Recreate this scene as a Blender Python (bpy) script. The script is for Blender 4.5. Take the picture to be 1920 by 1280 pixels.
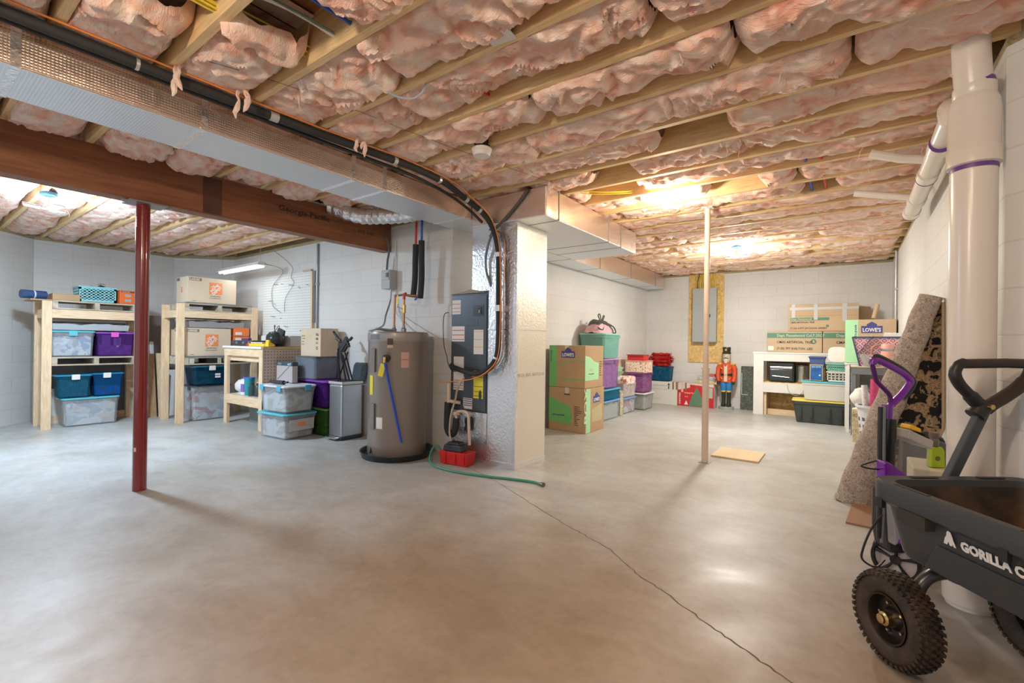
import bpy, bmesh, math, random
from mathutils import Vector, Matrix, noise
PI = math.pi
random.seed(7)
for _o in list(bpy.data.objects):
    bpy.data.objects.remove(_o)
S = bpy.context.scene
COL = S.collection

# ------------------------------------------------------------- camera, world, lamps, exposure
cam_d = bpy.data.cameras.new('camera')
cam = bpy.data.objects.new('camera', cam_d)
COL.objects.link(cam)
cam_d.sensor_width = 36.0
cam_d.lens = 864.0 / 1920.0 * 36.0
cam_d.clip_start = 0.02
_y, _p, _r = math.radians(36.1), math.radians(0.08), math.radians(0.73)
_F = Vector((-math.sin(_y) * math.cos(_p), math.cos(_y) * math.cos(_p), math.sin(_p)))
_R = Vector((math.cos(_y), math.sin(_y), 0))
_U = _R.cross(_F)
_R2 = _R * math.cos(_r) + _U * math.sin(_r)
_U2 = _U * math.cos(_r) - _R * math.sin(_r)
cam.matrix_world = Matrix(((_R2.x, _U2.x, -_F.x, 0), (_R2.y, _U2.y, -_F.y, 0), (_R2.z, _U2.z, -_F.z, 1.16), (0, 0, 0, 1)))
S.camera = cam

S.view_settings.view_transform = 'Standard'
S.view_settings.look = 'None'
S.view_settings.gamma = 1
S.view_settings.use_curve_mapping = False
S.view_settings.exposure = 0.0

W = bpy.data.worlds.new('world')
S.world = W
W.use_nodes = True
W.node_tree.nodes['Background'].inputs[0].default_value = (0.93, 0.95, 1.0, 1)
W.node_tree.nodes['Background'].inputs[1].default_value = 1.0

def lamp(name, loc, power, col, radius=0.06, typ='POINT', size=None, rot=None):
    d = bpy.data.lights.new(name, typ)
    d.energy = power
    d.color = col
    if typ == 'AREA':
        d.shape = 'RECTANGLE'
        d.size, d.size_y = size
    else:
        d.shadow_soft_size = radius
    o = bpy.data.objects.new(name, d)
    COL.objects.link(o)
    o.location = loc
    if rot:
        o.rotation_euler = rot
    return o
lamp('light_left_led', (-6.14, 0.93, 2.30), 70, (0.64, 0.82, 1.0), 0.10)
lamp('light_left_led_down', (-6.14, 0.93, 2.33), 85, (0.64, 0.82, 1.0), typ='AREA', size=(0.22, 0.22))
lamp('light_far_led', (-1.25, 6.90, 2.30), 70, (1.0, 0.98, 0.90), 0.10)
lamp('light_far_led_down', (-1.25, 6.90, 2.33), 48, (1.0, 0.98, 0.90), typ='AREA', size=(0.25, 0.25))
lamp('light_bulb', (-1.33, 4.16, 2.36), 42, (1.0, 0.85, 0.66), 0.05)
lamp('light_workshop_tube', (-7.2, 3.06, 2.12), 4, (0.95, 0.98, 1.0), typ='AREA', size=(1.25, 0.08))
lamp('light_near_bulb', (-1.2, -0.55, 2.30), 84, (1.0, 0.82, 0.63), 0.08)
lamp('light_right_bulb', (-0.1, 0.9, 2.36), 20, (1.0, 0.78, 0.58), 0.05)

# ------------------------------------------------------------- materials
MATS = {}
def _mk(name):
    m = bpy.data.materials.new(name)
    m.use_nodes = True
    return m, m.node_tree, m.node_tree.nodes['Principled BSDF']
def N(t, kind, **kw):
    n = t.nodes.new(kind)
    for k, v in kw.items():
        setattr(n, k, v)
    return n
def mat(name, col, rough=0.5, metal=0.0, var=0.0, vscale=8.0, bump=0.0, bscale=60.0, stretch=(1, 1, 1), emit=None, estr=0.0, spec=0.5, col2=None, lo=0.35, hi=0.65, detail=4.0, coat=0.0):
    """plain or two-colour noise material"""
    if name in MATS:
        return MATS[name]
    m, t, b = _mk(name)
    b.inputs['Base Color'].default_value = (*col, 1)
    b.inputs['Roughness'].default_value = rough
    b.inputs['Metallic'].default_value = metal
    b.inputs['Specular IOR Level'].default_value = spec
    if coat:
        b.inputs['Coat Weight'].default_value = coat
    tc = mp = None
    if var or bump or col2:
        tc = N(t, 'ShaderNodeTexCoord')
        mp = N(t, 'ShaderNodeMapping')
        mp.inputs['Scale'].default_value = stretch
        t.links.new(tc.outputs['Object'], mp.inputs['Vector'])
    if var or col2:
        if not col2:
            col2 = tuple(max(0, c * (1 - var)) for c in col)
        nz = N(t, 'ShaderNodeTexNoise')
        nz.inputs['Scale'].default_value = vscale
        nz.inputs['Detail'].default_value = detail
        t.links.new(mp.outputs['Vector'], nz.inputs['Vector'])
        r = N(t, 'ShaderNodeValToRGB')
        r.color_ramp.elements[0].position = lo
        r.color_ramp.elements[1].position = hi
        r.color_ramp.elements[0].color = (*col2, 1)
        r.color_ramp.elements[1].color = (*col, 1)
        t.links.new(nz.outputs['Fac'], r.inputs['Fac'])
        t.links.new(r.outputs['Color'], b.inputs['Base Color'])
    if bump:
        nb = N(t, 'ShaderNodeTexNoise')
        nb.inputs['Scale'].default_value = bscale
        nb.inputs['Detail'].default_value = 5
        t.links.new(mp.outputs['Vector'], nb.inputs['Vector'])
        bp = N(t, 'ShaderNodeBump')
        bp.inputs['Strength'].default_value = bump
        bp.inputs['Distance'].default_value = 0.01
        t.links.new(nb.outputs['Fac'], bp.inputs['Height'])
        t.links.new(bp.outputs['Normal'], b.inputs['Normal'])
    if emit:
        b.inputs['Emission Color'].default_value = (*emit, 1)
        b.inputs['Emission Strength'].default_value = estr
    MATS[name] = m
    return m

def mat_plastic(name, col, clear=0.45, rough=0.25):
    """translucent storage-bin plastic"""
    if name in MATS:
        return MATS[name]
    m, t, b = _mk(name)
    b.inputs['Base Color'].default_value = (*col, 1)
    b.inputs['Roughness'].default_value = rough
    tr = N(t, 'ShaderNodeBsdfTransparent')
    tr.inputs[0].default_value = (0.5 + 0.5 * col[0], 0.5 + 0.5 * col[1], 0.5 + 0.5 * col[2], 1)
    mx = N(t, 'ShaderNodeMixShader')
    mx.inputs[0].default_value = clear
    t.links.new(b.outputs[0], mx.inputs[1])
    t.links.new(tr.outputs[0], mx.inputs[2])
    t.links.new(mx.outputs[0], t.nodes['Material Output'].inputs['Surface'])
    MATS[name] = m
    return m

def mat_patches(name, cols, scale=9.0, rough=0.8):
    """crumpled contents: patches of several colours"""
    if name in MATS:
        return MATS[name]
    m, t, b = _mk(name)
    tc = N(t, 'ShaderNodeTexCoord')
    nz = N(t, 'ShaderNodeTexNoise')
    nz.inputs['Scale'].default_value = scale * 0.5
    add = N(t, 'ShaderNodeVectorMath', operation='ADD')
    t.links.new(tc.outputs['Object'], nz.inputs['Vector'])
    t.links.new(tc.outputs['Object'], add.inputs[0])
    t.links.new(nz.outputs['Color'], add.inputs[1])
    v = N(t, 'ShaderNodeTexVoronoi')
    v.inputs['Scale'].default_value = scale
    t.links.new(add.outputs[0], v.inputs['Vector'])
    sep = N(t, 'ShaderNodeSeparateColor')
    t.links.new(v.outputs['Color'], sep.inputs[0])
    r = N(t, 'ShaderNodeValToRGB')
    r.color_ramp.interpolation = 'CONSTANT'
    e = r.color_ramp.elements
    while len(e) < len(cols):
        e.new(0.5)
    for i, c in enumerate(cols):
        e[i].position = i / len(cols)
        e[i].color = (*c, 1)
    t.links.new(sep.outputs[0], r.inputs['Fac'])
    t.links.new(r.outputs['Color'], b.inputs['Base Color'])
    b.inputs['Roughness'].default_value = rough
    MATS[name] = m
    return m

def mat_block(name, axis, col=(0.74, 0.74, 0.72)):
    """painted concrete block wall; axis = horizontal axis of the wall"""
    m, t, b = _mk(name)
    tc = N(t, 'ShaderNodeTexCoord')
    sp = N(t, 'ShaderNodeSeparateXYZ')
    cb = N(t, 'ShaderNodeCombineXYZ')
    t.links.new(tc.outputs['Object'], sp.inputs[0])
    t.links.new(sp.outputs['XYZ'.index(axis)], cb.inputs[0])
    t.links.new(sp.outputs[2], cb.inputs[1])
    br = N(t, 'ShaderNodeTexBrick')
    br.inputs['Scale'].default_value = 1.0
    br.inputs['Brick Width'].default_value = 0.406
    br.inputs['Row Height'].default_value = 0.203
    br.inputs['Mortar Size'].default_value = 0.004
    br.inputs['Mortar Smooth'].default_value = 0.6
    br.inputs['Color1'].default_value = (*col, 1)
    br.inputs['Color2'].default_value = tuple(c * 0.965 for c in col) + (1,)
    br.inputs['Mortar'].default_value = tuple(c * 0.87 for c in col) + (1,)
    t.links.new(cb.outputs[0], br.inputs['Vector'])
    nz = N(t, 'ShaderNodeTexNoise')
    nz.inputs['Scale'].default_value = 1.7
    nz.inputs['Detail'].default_value = 6
    t.links.new(tc.outputs['Object'], nz.inputs['Vector'])
    mx = N(t, 'ShaderNodeMix', data_type='RGBA', blend_type='MULTIPLY')
    mx.inputs[0].default_value = 0.35
    t.links.new(br.outputs['Color'], mx.inputs[6])
    rr = N(t, 'ShaderNodeValToRGB')
    rr.color_ramp.elements[0].position = 0.3
    rr.color_ramp.elements[1].position = 0.6
    rr.color_ramp.elements[0].color = (0.82, 0.80, 0.76, 1)
    rr.color_ramp.elements[1].color = (1, 1, 1, 1)
    t.links.new(nz.outputs['Fac'], rr.inputs['Fac'])
    t.links.new(rr.outputs['Color'], mx.inputs[7])
    t.links.new(mx.outputs[2], b.inputs['Base Color'])
    b.inputs['Roughness'].default_value = 0.55
    bp = N(t, 'ShaderNodeBump')
    bp.inputs['Strength'].default_value = 0.35
    bp.inputs['Distance'].default_value = 0.005
    bp.invert = True
    t.links.new(br.outputs['Fac'], bp.inputs['Height'])
    n2 = N(t, 'ShaderNodeTexNoise')
    n2.inputs['Scale'].default_value = 90
    t.links.new(tc.outputs['Object'], n2.inputs['Vector'])
    b2 = N(t, 'ShaderNodeBump')
    b2.inputs['Strength'].default_value = 0.12
    b2.inputs['Distance'].default_value = 0.004
    t.links.new(n2.outputs['Fac'], b2.inputs['Height'])
    t.links.new(bp.outputs['Normal'], b2.inputs['Normal'])
    t.links.new(b2.outputs['Normal'], b.inputs['Normal'])
    return m

def mat_floor():
    m, t, b = _mk('polished_concrete')
    tc = N(t, 'ShaderNodeTexCoord')
    def nz(sc, det, dist=0.0, st=(1, 1, 1)):
        mp = N(t, 'ShaderNodeMapping')
        mp.inputs['Scale'].default_value = st
        t.links.new(tc.outputs['Object'], mp.inputs['Vector'])
        n = N(t, 'ShaderNodeTexNoise')
        n.inputs['Scale'].default_value = sc
        n.inputs['Detail'].default_value = det
        n.inputs['Distortion'].default_value = dist
        t.links.new(mp.outputs['Vector'], n.inputs['Vector'])
        return n
    def ramp(n, p0, p1, c0, c1):
        r = N(t, 'ShaderNodeValToRGB')
        r.color_ramp.elements[0].position = p0
        r.color_ramp.elements[1].position = p1
        r.color_ramp.elements[0].color = (*c0, 1)
        r.color_ramp.elements[1].color = (*c1, 1)
        t.links.new(n.outputs['Fac'], r.inputs['Fac'])
        return r
    def mix(fac, a, bb, bt='MULTIPLY'):
        x = N(t, 'ShaderNodeMix', data_type='RGBA', blend_type=bt)
        x.inputs[0].default_value = fac
        t.links.new(a, x.inputs[6])
        t.links.new(bb, x.inputs[7])
        return x.outputs[2]
    a = ramp(nz(0.9, 6, 0.6), 0.35, 0.68, (0.43, 0.42, 0.39), (0.54, 0.56, 0.56))
    c = mix(0.7, a.outputs['Color'], ramp(nz(3.2, 8, 1.2, (1, 1.6, 1)), 0.3, 0.62, (0.80, 0.77, 0.73), (1, 1, 1)).outputs['Color'])
    c = mix(0.5, c, ramp(nz(24, 10), 0.35, 0.6, (0.86, 0.85, 0.83), (1, 1, 1)).outputs['Color'])
    c = mix(0.8, c, ramp(nz(5, 3, 2.0, (1.5, 0.8, 1)), 0.26, 0.40, (0.90, 0.89, 0.88), (1, 1, 1)).outputs['Color'])
    # dim warm bulb light near mid slab, painted into the colour as brown
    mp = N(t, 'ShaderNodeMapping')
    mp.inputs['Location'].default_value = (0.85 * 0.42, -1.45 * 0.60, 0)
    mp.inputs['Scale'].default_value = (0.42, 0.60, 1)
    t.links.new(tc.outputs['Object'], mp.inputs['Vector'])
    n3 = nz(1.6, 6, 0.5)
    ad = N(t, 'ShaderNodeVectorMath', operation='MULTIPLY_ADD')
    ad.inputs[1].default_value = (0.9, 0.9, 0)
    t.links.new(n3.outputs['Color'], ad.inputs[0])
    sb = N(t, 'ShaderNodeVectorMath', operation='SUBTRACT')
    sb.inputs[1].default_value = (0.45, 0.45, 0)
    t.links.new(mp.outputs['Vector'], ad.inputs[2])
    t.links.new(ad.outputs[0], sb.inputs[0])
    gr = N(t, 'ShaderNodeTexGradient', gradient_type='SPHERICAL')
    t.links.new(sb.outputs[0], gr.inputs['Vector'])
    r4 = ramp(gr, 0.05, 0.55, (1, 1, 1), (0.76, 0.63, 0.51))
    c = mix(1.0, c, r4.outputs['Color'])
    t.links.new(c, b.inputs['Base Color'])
    rg = ramp(nz(1.8, 6, 0.8), 0.3, 0.7, (0.32, 0.32, 0.32), (0.50, 0.50, 0.50))
    t.links.new(rg.outputs['Color'], b.inputs['Roughness'])
    bp = N(t, 'ShaderNodeBump')
    bp.inputs['Strength'].default_value = 0.12
    bp.inputs['Distance'].default_value = 0.01
    t.links.new(nz(5, 8).outputs['Fac'], bp.inputs['Height'])
    t.links.new(bp.outputs['Normal'], b.inputs['Normal'])
    return m

def mat_wood(name, c1, c2, grain=(1, 14, 14), scale=6, rough=0.6):
    if name in MATS:
        return MATS[name]
    m, t, b = _mk(name)
    tc = N(t, 'ShaderNodeTexCoord')
    mp = N(t, 'ShaderNodeMapping')
    mp.inputs['Scale'].default_value = grain
    t.links.new(tc.outputs['Object'], mp.inputs['Vector'])
    n = N(t, 'ShaderNodeTexNoise')
    n.inputs['Scale'].default_value = scale
    n.inputs['Detail'].default_value = 6
    n.inputs['Distortion'].default_value = 0.6
    t.links.new(mp.outputs['Vector'], n.inputs['Vector'])
    r = N(t, 'ShaderNodeValToRGB')
    r.color_ramp.elements[0].position = 0.3
    r.color_ramp.elements[1].position = 0.68
    r.color_ramp.elements[0].color = (*c2, 1)
    r.color_ramp.elements[1].color = (*c1, 1)
    t.links.new(n.outputs['Fac'], r.inputs['Fac'])
    # knots and lumber marks
    v = N(t, 'ShaderNodeTexVoronoi')
    v.inputs['Scale'].default_value = 2.6
    t.links.new(tc.outputs['Object'], v.inputs['Vector'])
    rk = N(t, 'ShaderNodeValToRGB')
    rk.color_ramp.elements[0].position = 0.02
    rk.color_ramp.elements[1].position = 0.045
    rk.color_ramp.elements[0].color = (0.35, 0.2, 0.1, 1)
    rk.color_ramp.elements[1].color = (1, 1, 1, 1)
    t.links.new(v.outputs['Distance'], rk.inputs['Fac'])
    mx = N(t, 'ShaderNodeMix', data_type='RGBA', blend_type='MULTIPLY')
    mx.inputs[0].default_value = 0.8
    t.links.new(r.outputs['Color'], mx.inputs[6])
    t.links.new(rk.outputs['Color'], mx.inputs[7])
    t.links.new(mx.outputs[2], b.inputs['Base Color'])
    b.inputs['Roughness'].default_value = rough
    bp = N(t, 'ShaderNodeBump')
    bp.inputs['Strength'].default_value = 0.15
    bp.inputs['Distance'].default_value = 0.004
    t.links.new(n.outputs['Fac'], bp.inputs['Height'])
    t.links.new(bp.outputs['Normal'], b.inputs['Normal'])
    MATS[name] = m
    return m

def mat_flakes(name, cols, scale=22, rough=0.7, stretch=(1, 1, 1), coord='Object'):
    """chip board / granite / woven speckle"""
    if name in MATS:
        return MATS[name]
    m, t, b = _mk(name)
    tc = N(t, 'ShaderNodeTexCoord')
    mp = N(t, 'ShaderNodeMapping')
    mp.inputs['Scale'].default_value = stretch
    t.links.new(tc.outputs[coord], mp.inputs['Vector'])
    nz = N(t, 'ShaderNodeTexNoise')
    nz.inputs['Scale'].default_value = scale
    nz.inputs['Detail'].default_value = 3
    t.links.new(mp.outputs['Vector'], nz.inputs['Vector'])
    v = N(t, 'ShaderNodeTexVoronoi')
    v.inputs['Scale'].default_value = scale
    md = N(t, 'ShaderNodeVectorMath', operation='MULTIPLY_ADD')
    md.inputs[1].default_value = (0.12, 0.12, 0.12)
    t.links.new(nz.outputs['Color'], md.inputs[0])
    t.links.new(mp.outputs['Vector'], md.inputs[2])
    t.links.new(md.outputs[0], v.inputs['Vector'])
    sep = N(t, 'ShaderNodeSeparateColor')
    t.links.new(v.outputs['Color'], sep.inputs[0])
    r = N(t, 'ShaderNodeValToRGB')
    e = r.color_ramp.elements
    while len(e) < len(cols):
        e.new(0.5)
    for i, c in enumerate(cols):
        e[i].position = i / max(1, len(cols) - 1)
        e[i].color = (*c, 1)
    t.links.new(sep.outputs[0], r.inputs['Fac'])
    t.links.new(r.outputs['Color'], b.inputs['Base Color'])
    b.inputs['Roughness'].default_value = rough
    bp = N(t, 'ShaderNodeBump')
    bp.inputs['Strength'].default_value = 0.2
    bp.inputs['Distance'].default_value = 0.003
    t.links.new(sep.outputs[0], bp.inputs['Height'])
    t.links.new(bp.outputs['Normal'], b.inputs['Normal'])
    MATS[name] = m
    return m

def mat_foil(name, col, rough=0.3, mode='grid', metal=0.9, strength=0.35):
    if name in MATS:
        return MATS[name]
    m, t, b = _mk(name)
    tc = N(t, 'ShaderNodeTexCoord')
    b.inputs['Base Color'].default_value = (*col, 1)
    b.inputs['Metallic'].default_value = metal
    b.inputs['Roughness'].default_value = rough
    nz = N(t, 'ShaderNodeTexNoise')
    nz.inputs['Scale'].default_value = 5.0 if mode == 'grid' else 45.0
    nz.inputs['Detail'].default_value = 4
    t.links.new(tc.outputs['Object'], nz.inputs['Vector'])
    b1 = N(t, 'ShaderNodeBump')
    b1.inputs['Strength'].default_value = strength
    b1.inputs['Distance'].default_value = 0.02 if mode == 'grid' else 0.01
    t.links.new(nz.outputs['Fac'], b1.inputs['Height'])
    last = b1
    if mode == 'grid':
        # fibreglass scrim threads under the foil skin
        ck = N(t, 'ShaderNodeTexVoronoi', distance='CHEBYCHEV')
        ck.inputs['Scale'].default_value = 75
        ck.inputs['Randomness'].default_value = 0.0
        t.links.new(tc.outputs['Object'], ck.inputs['Vector'])
        b2 = N(t, 'ShaderNodeBump')
        b2.inputs['Strength'].default_value = 0.5
        b2.inputs['Distance'].default_value = 0.004
        t.links.new(ck.outputs['Distance'], b2.inputs['Height'])
        t.links.new(b1.outputs['Normal'], b2.inputs['Normal'])
        last = b2
    t.links.new(last.outputs['Normal'], b.inputs['Normal'])
    MATS[name] = m
    return m

def mat_insulation():
    m, t, b = _mk('pink_fiberglass')
    tc = N(t, 'ShaderNodeTexCoord')
    def nz(sc, det, st, dist=0.0):
        mp = N(t, 'ShaderNodeMapping')
        mp.inputs['Scale'].default_value = st
        t.links.new(tc.outputs['Object'], mp.inputs['Vector'])
        n = N(t, 'ShaderNodeTexNoise')
        n.inputs['Scale'].default_value = sc
        n.inputs['Detail'].default_value = det
        n.inputs['Distortion'].default_value = dist
        t.links.new(mp.outputs['Vector'], n.inputs['Vector'])
        return n
    n1 = nz(5.5, 8, (1, 1.4, 1), 1.4)
    r = N(t, 'ShaderNodeValToRGB')
    e = r.color_ramp.elements
    e[0].position, e[1].position = 0.30, 0.72
    e[0].color = (0.80, 0.37, 0.27, 1)
    e[1].color = (1.0, 0.88, 0.78, 1)
    k = e.new(0.42); k.color = (0.93, 0.58, 0.46, 1)
    k = e.new(0.55); k.color = (0.97, 0.73, 0.62, 1)
    t.links.new(n1.outputs['Fac'], r.inputs['Fac'])
    t.links.new(r.outputs['Color'], b.inputs['Base Color'])
    b.inputs['Roughness'].default_value = 0.95
    b.inputs['Specular IOR Level'].default_value = 0.1
    n2 = nz(22, 9, (0.6, 1.8, 1), 3.0)
    b1 = N(t, 'ShaderNodeBump')
    b1.inputs['Strength'].default_value = 0.7
    b1.inputs['Distance'].default_value = 0.012
    t.links.new(n2.outputs['Fac'], b1.inputs['Height'])
    n3 = nz(70, 6, (0.35, 2.2, 1), 4.0)
    b2 = N(t, 'ShaderNodeBump')
    b2.inputs['Strength'].default_value = 0.55
    b2.inputs['Distance'].default_value = 0.006
    t.links.new(n3.outputs['Fac'], b2.inputs['Height'])
    t.links.new(b1.outputs['Normal'], b2.inputs['Normal'])
    t.links.new(b2.outputs['Normal'], b.inputs['Normal'])
    return m

INS = mat_insulation()
LUM = mat_wood('joist_lumber', (0.90, 0.68, 0.38), (0.72, 0.48, 0.22))
LUMY = mat_wood('new_lumber', (0.86, 0.66, 0.44), (0.70, 0.48, 0.28), grain=(8, 8, 1.0))
LUMH = mat_wood('new_lumber_rail', (0.86, 0.67, 0.45), (0.70, 0.49, 0.29), grain=(8, 1.0, 8))
LUMX = mat_wood('new_lumber_cross', (0.86, 0.67, 0.45), (0.70, 0.49, 0.29), grain=(1, 8, 8))
PALLET = mat_wood('grey_pallet_wood', (0.60, 0.52, 0.40), (0.38, 0.31, 0.22), grain=(3, 1, 3))
BEAMM = mat_wood('laminated_beam', (0.33, 0.13, 0.055), (0.20, 0.07, 0.03), grain=(6, 0.6, 7), scale=4, rough=0.5)
SUBF = mat_wood('dark_subfloor', (0.42, 0.21, 0.09), (0.28, 0.12, 0.05), grain=(2, 6, 2))
OSB = mat_flakes('osb_board', [(0.55, 0.33, 0.10), (0.78, 0.55, 0.22), (0.66, 0.43, 0.15), (0.86, 0.66, 0.32)], 30)
FOIL = mat_foil('duct_wrap_foil', (0.80, 0.68, 0.60), 0.27)  # warm tint paints in the pink ceiling's reflection; the foil itself is plain silver
FOILW = mat_foil('duct_underside_foil', (0.80, 0.84, 0.88), 0.42, metal=0.75, strength=0.25)
FOILC = mat_foil('crinkled_foil', (0.84, 0.85, 0.87), 0.28, 'crinkle', strength=0.5)
FOILT = mat_foil('foil_tape', (0.88, 0.88, 0.90), 0.22, 'crinkle')
WHITEP = mat('white_paint', (0.82, 0.81, 0.78), 0.45, var=0.06)
BLACKP = mat('black_plastic', (0.022, 0.023, 0.026), 0.42, bump=0.1, bscale=200)
BLACKF = mat('black_foam', (0.03, 0.03, 0.032), 0.75, bump=0.2, bscale=90)
GREYM = mat('grey_metal', (0.35, 0.36, 0.38), 0.35, 0.8)
STEEL = mat('bright_steel', (0.65, 0.65, 0.66), 0.25, 1.0)
COPPER = mat('copper', (0.55, 0.28, 0.15), 0.35, 0.9, var=0.3)
BRASS = mat('brass', (0.70, 0.50, 0.20), 0.3, 1.0)
PVC = mat('white_pvc', (0.84, 0.79, 0.72), 0.25, var=0.05, vscale=3)
PRIMER = mat('purple_primer', (0.16, 0.06, 0.28), 0.4)
TAPEM = mat('silver_tape', (0.62, 0.63, 0.64), 0.35, 0.6)
CARD = mat('cardboard', (0.60, 0.45, 0.29), 0.8, var=0.12, vscale=3, bump=0.05)
CARDL = mat('light_cardboard', (0.70, 0.57, 0.41), 0.8, var=0.1, vscale=3)
CARDD = mat('brown_cardboard', (0.50, 0.33, 0.18), 0.8, var=0.12, vscale=3)
CLEARTAPE = mat('packing_tape', (0.66, 0.55, 0.42), 0.2)
DUCTTAPE = mat('grey_duct_tape', (0.55, 0.56, 0.57), 0.4)
INK = mat('black_ink', (0.04, 0.035, 0.03), 0.7)
WHITEINK = mat('white_ink', (0.85, 0.85, 0.85), 0.6)
PAPER = mat('white_label', (0.80, 0.78, 0.75), 0.6)
YELLOWL = mat('yellow_label', (0.85, 0.74, 0.05), 0.5)
REDINK = mat('red_ink', (0.60, 0.10, 0.09), 0.6)
ORANGE = mat('orange_print', (0.85, 0.27, 0.08), 0.6)
GREENP = mat('green_print', (0.16, 0.50, 0.16), 0.6)
GREENL = mat('light_green_print', (0.42, 0.78, 0.45), 0.6)
NAVY = mat('navy_print', (0.06, 0.07, 0.28), 0.5)

# ------------------------------------------------------------- mesh helpers
class MB:
    def __init__(s):
        s.v = []; s.f = []; s.m = []; s.cur = 0
    def add(s, vs, fs, mi=None):
        o = len(s.v)
        s.v += [tuple(v) for v in vs]
        mi = s.cur if mi is None else mi
        for f in fs:
            s.f.append(tuple(o + i for i in f)); s.m.append(mi)
        return s
    def box(s, x0, x1, y0, y1, z0, z1, mi=None):
        vs = [(x, y, z) for z in (z0, z1) for y in (y0, y1) for x in (x0, x1)]
        return s.add(vs, [(0, 2, 3, 1), (4, 5, 7, 6), (0, 1, 5, 4), (2, 6, 7, 3), (0, 4, 6, 2), (1, 3, 7, 5)], mi)
    def bar(s, p0, p1, w, h, up=(0, 0, 1), mi=None):
        """rectangular bar between two points"""
        p0 = Vector(p0); p1 = Vector(p1); d = (p1 - p0).normalized(); up = Vector(up)
        a = d.cross(up)
        if a.length < 1e-4:
            a = d.cross(Vector((1, 0, 0)))
        a.normalize(); b = a.cross(d).normalized()
        vs = []
        for p in (p0, p1):
            for i, j in ((-1, -1), (1, -1), (1, 1), (-1, 1)):
                vs.append(p + a * (i * w / 2) + b * (j * h / 2))
        return s.add(vs, [(0, 1, 2, 3), (7, 6, 5, 4), (0, 4, 5, 1), (1, 5, 6, 2), (2, 6, 7, 3), (3, 7, 4, 0)], mi)
    def frustum(s, cx, cy, z0, z1, w0, d0, w1, d1, mi=None):
        vs = []
        for z, w, d in ((z0, w0, d0), (z1, w1, d1)):
            vs += [(cx - w / 2, cy - d / 2, z), (cx + w / 2, cy - d / 2, z), (cx + w / 2, cy + d / 2, z), (cx - w / 2, cy + d / 2, z)]
        return s.add(vs, [(3, 2, 1, 0), (4, 5, 6, 7), (0, 1, 5, 4), (1, 2, 6, 5), (2, 3, 7, 6), (3, 0, 4, 7)], mi)
    def tube(s, pts, r, n=8, mi=None, caps=True):
        pts = [Vector(p) for p in pts]
        rs = r if isinstance(r, (list, tuple)) else [r] * len(pts)
        vs = []; prev = None
        for i, p in enumerate(pts):
            t = (pts[min(i + 1, len(pts) - 1)] - pts[max(i - 1, 0)])
            if t.length < 1e-9:
                t = Vector((0, 0, 1))
            t.normalize()
            if prev is None:
                u = t.cross(Vector((0, 0, 1)))
                if u.length < 0.05:
                    u = t.cross(Vector((1, 0, 0)))
            else:
                u = prev - t * prev.dot(t)
                if u.length < 1e-5:
                    u = t.cross(Vector((0, 0, 1)))
            u.normalize(); w = t.cross(u); prev = u
            for k in range(n):
                a = 2 * PI * k / n
                vs.append(p + (u * math.cos(a) + w * math.sin(a)) * rs[i])
        fs = []
        for i in range(len(pts) - 1):
            for k in range(n):
                fs.append((i * n + k, i * n + (k + 1) % n, (i + 1) * n + (k + 1) % n, (i + 1) * n + k))
        if caps:
            fs.append(tuple(range(n - 1, -1, -1)))
            fs.append(tuple((len(pts) - 1) * n + k for k in range(n)))
        return s.add(vs, fs, mi)
    def lathe(s, prof, c=(0, 0, 0), n=24, mi=None, M=None, a0=0, a1=2 * PI):
        full = abs(a1 - a0 - 2 * PI) < 1e-6
        k = n if full else n + 1
        vs = []
        for r, z in prof:
            for i in range(k):
                a = a0 + (a1 - a0) * i / n
                p = Vector((r * math.cos(a), r * math.sin(a), z))
                if M is not None:
                    p = M @ p
                vs.append(p + Vector(c))
        fs = []
        for j in range(len(prof) - 1):
            for i in range(n):
                i2 = (i + 1) % k
                fs.append((j * k + i, j * k + i2, (j + 1) * k + i2, (j + 1) * k + i))
        return s.add(vs, fs, mi)
    def prism(s, poly, t0, t1, fn=None, mi=None):
        """poly: 2D outline, fn(u,v,t)->xyz"""
        fn = fn or (lambda u, v, t: (u, v, t))
        n = len(poly)
        vs = [fn(u, v, t0) for u, v in poly] + [fn(u, v, t1) for u, v in poly]
        fs = [tuple(range(n - 1, -1, -1)), tuple(range(n, 2 * n))]
        for i in range(n):
            j = (i + 1) % n
            fs.append((i, j, n + j, n + i))
        return s.add(vs, fs, mi)
    def grid(s, nu, nv, fn, mi=None, closed_u=False):
        vs = [fn(i / (nu if closed_u else nu - 1), j / (nv - 1)) for j in range(nv) for i in range(nu)]
        fs = []
        for j in range(nv - 1):
            for i in range(nu if closed_u else nu - 1):
                i2 = (i + 1) % nu
                fs.append((j * nu + i, j * nu + i2, (j + 1) * nu + i2, (j + 1) * nu + i))
        return s.add(vs, fs, mi)
    def build(s, name, mats, parent=None, smooth=False, bevel=0.0, fix=True, **props):
        me = bpy.data.meshes.new(name)
        me.from_pydata(s.v, [], s.f)
        for m in (mats if isinstance(mats, (list, tuple)) else [mats]):
            me.materials.append(m)
        for p, mi in zip(me.polygons, s.m):
            p.material_index = mi
        if fix:
            b = bmesh.new(); b.from_mesh(me)
            bmesh.ops.recalc_face_normals(b, faces=b.faces)
            b.to_mesh(me); b.free()
        if smooth:
            for p in me.polygons:
                p.use_smooth = True
            try:
                me.set_sharp_from_angle(angle=math.radians(40))
            except Exception:
                pass
        o = bpy.data.objects.new(name, me)
        COL.objects.link(o)
        if parent:
            o.parent = parent
        if bevel:
            md = o.modifiers.new('bevel', 'BEVEL')
            md.width = bevel; md.segments = 2; md.limit_method = 'ANGLE'
        for k, v in props.items():
            o[k] = v
        return o

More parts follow.
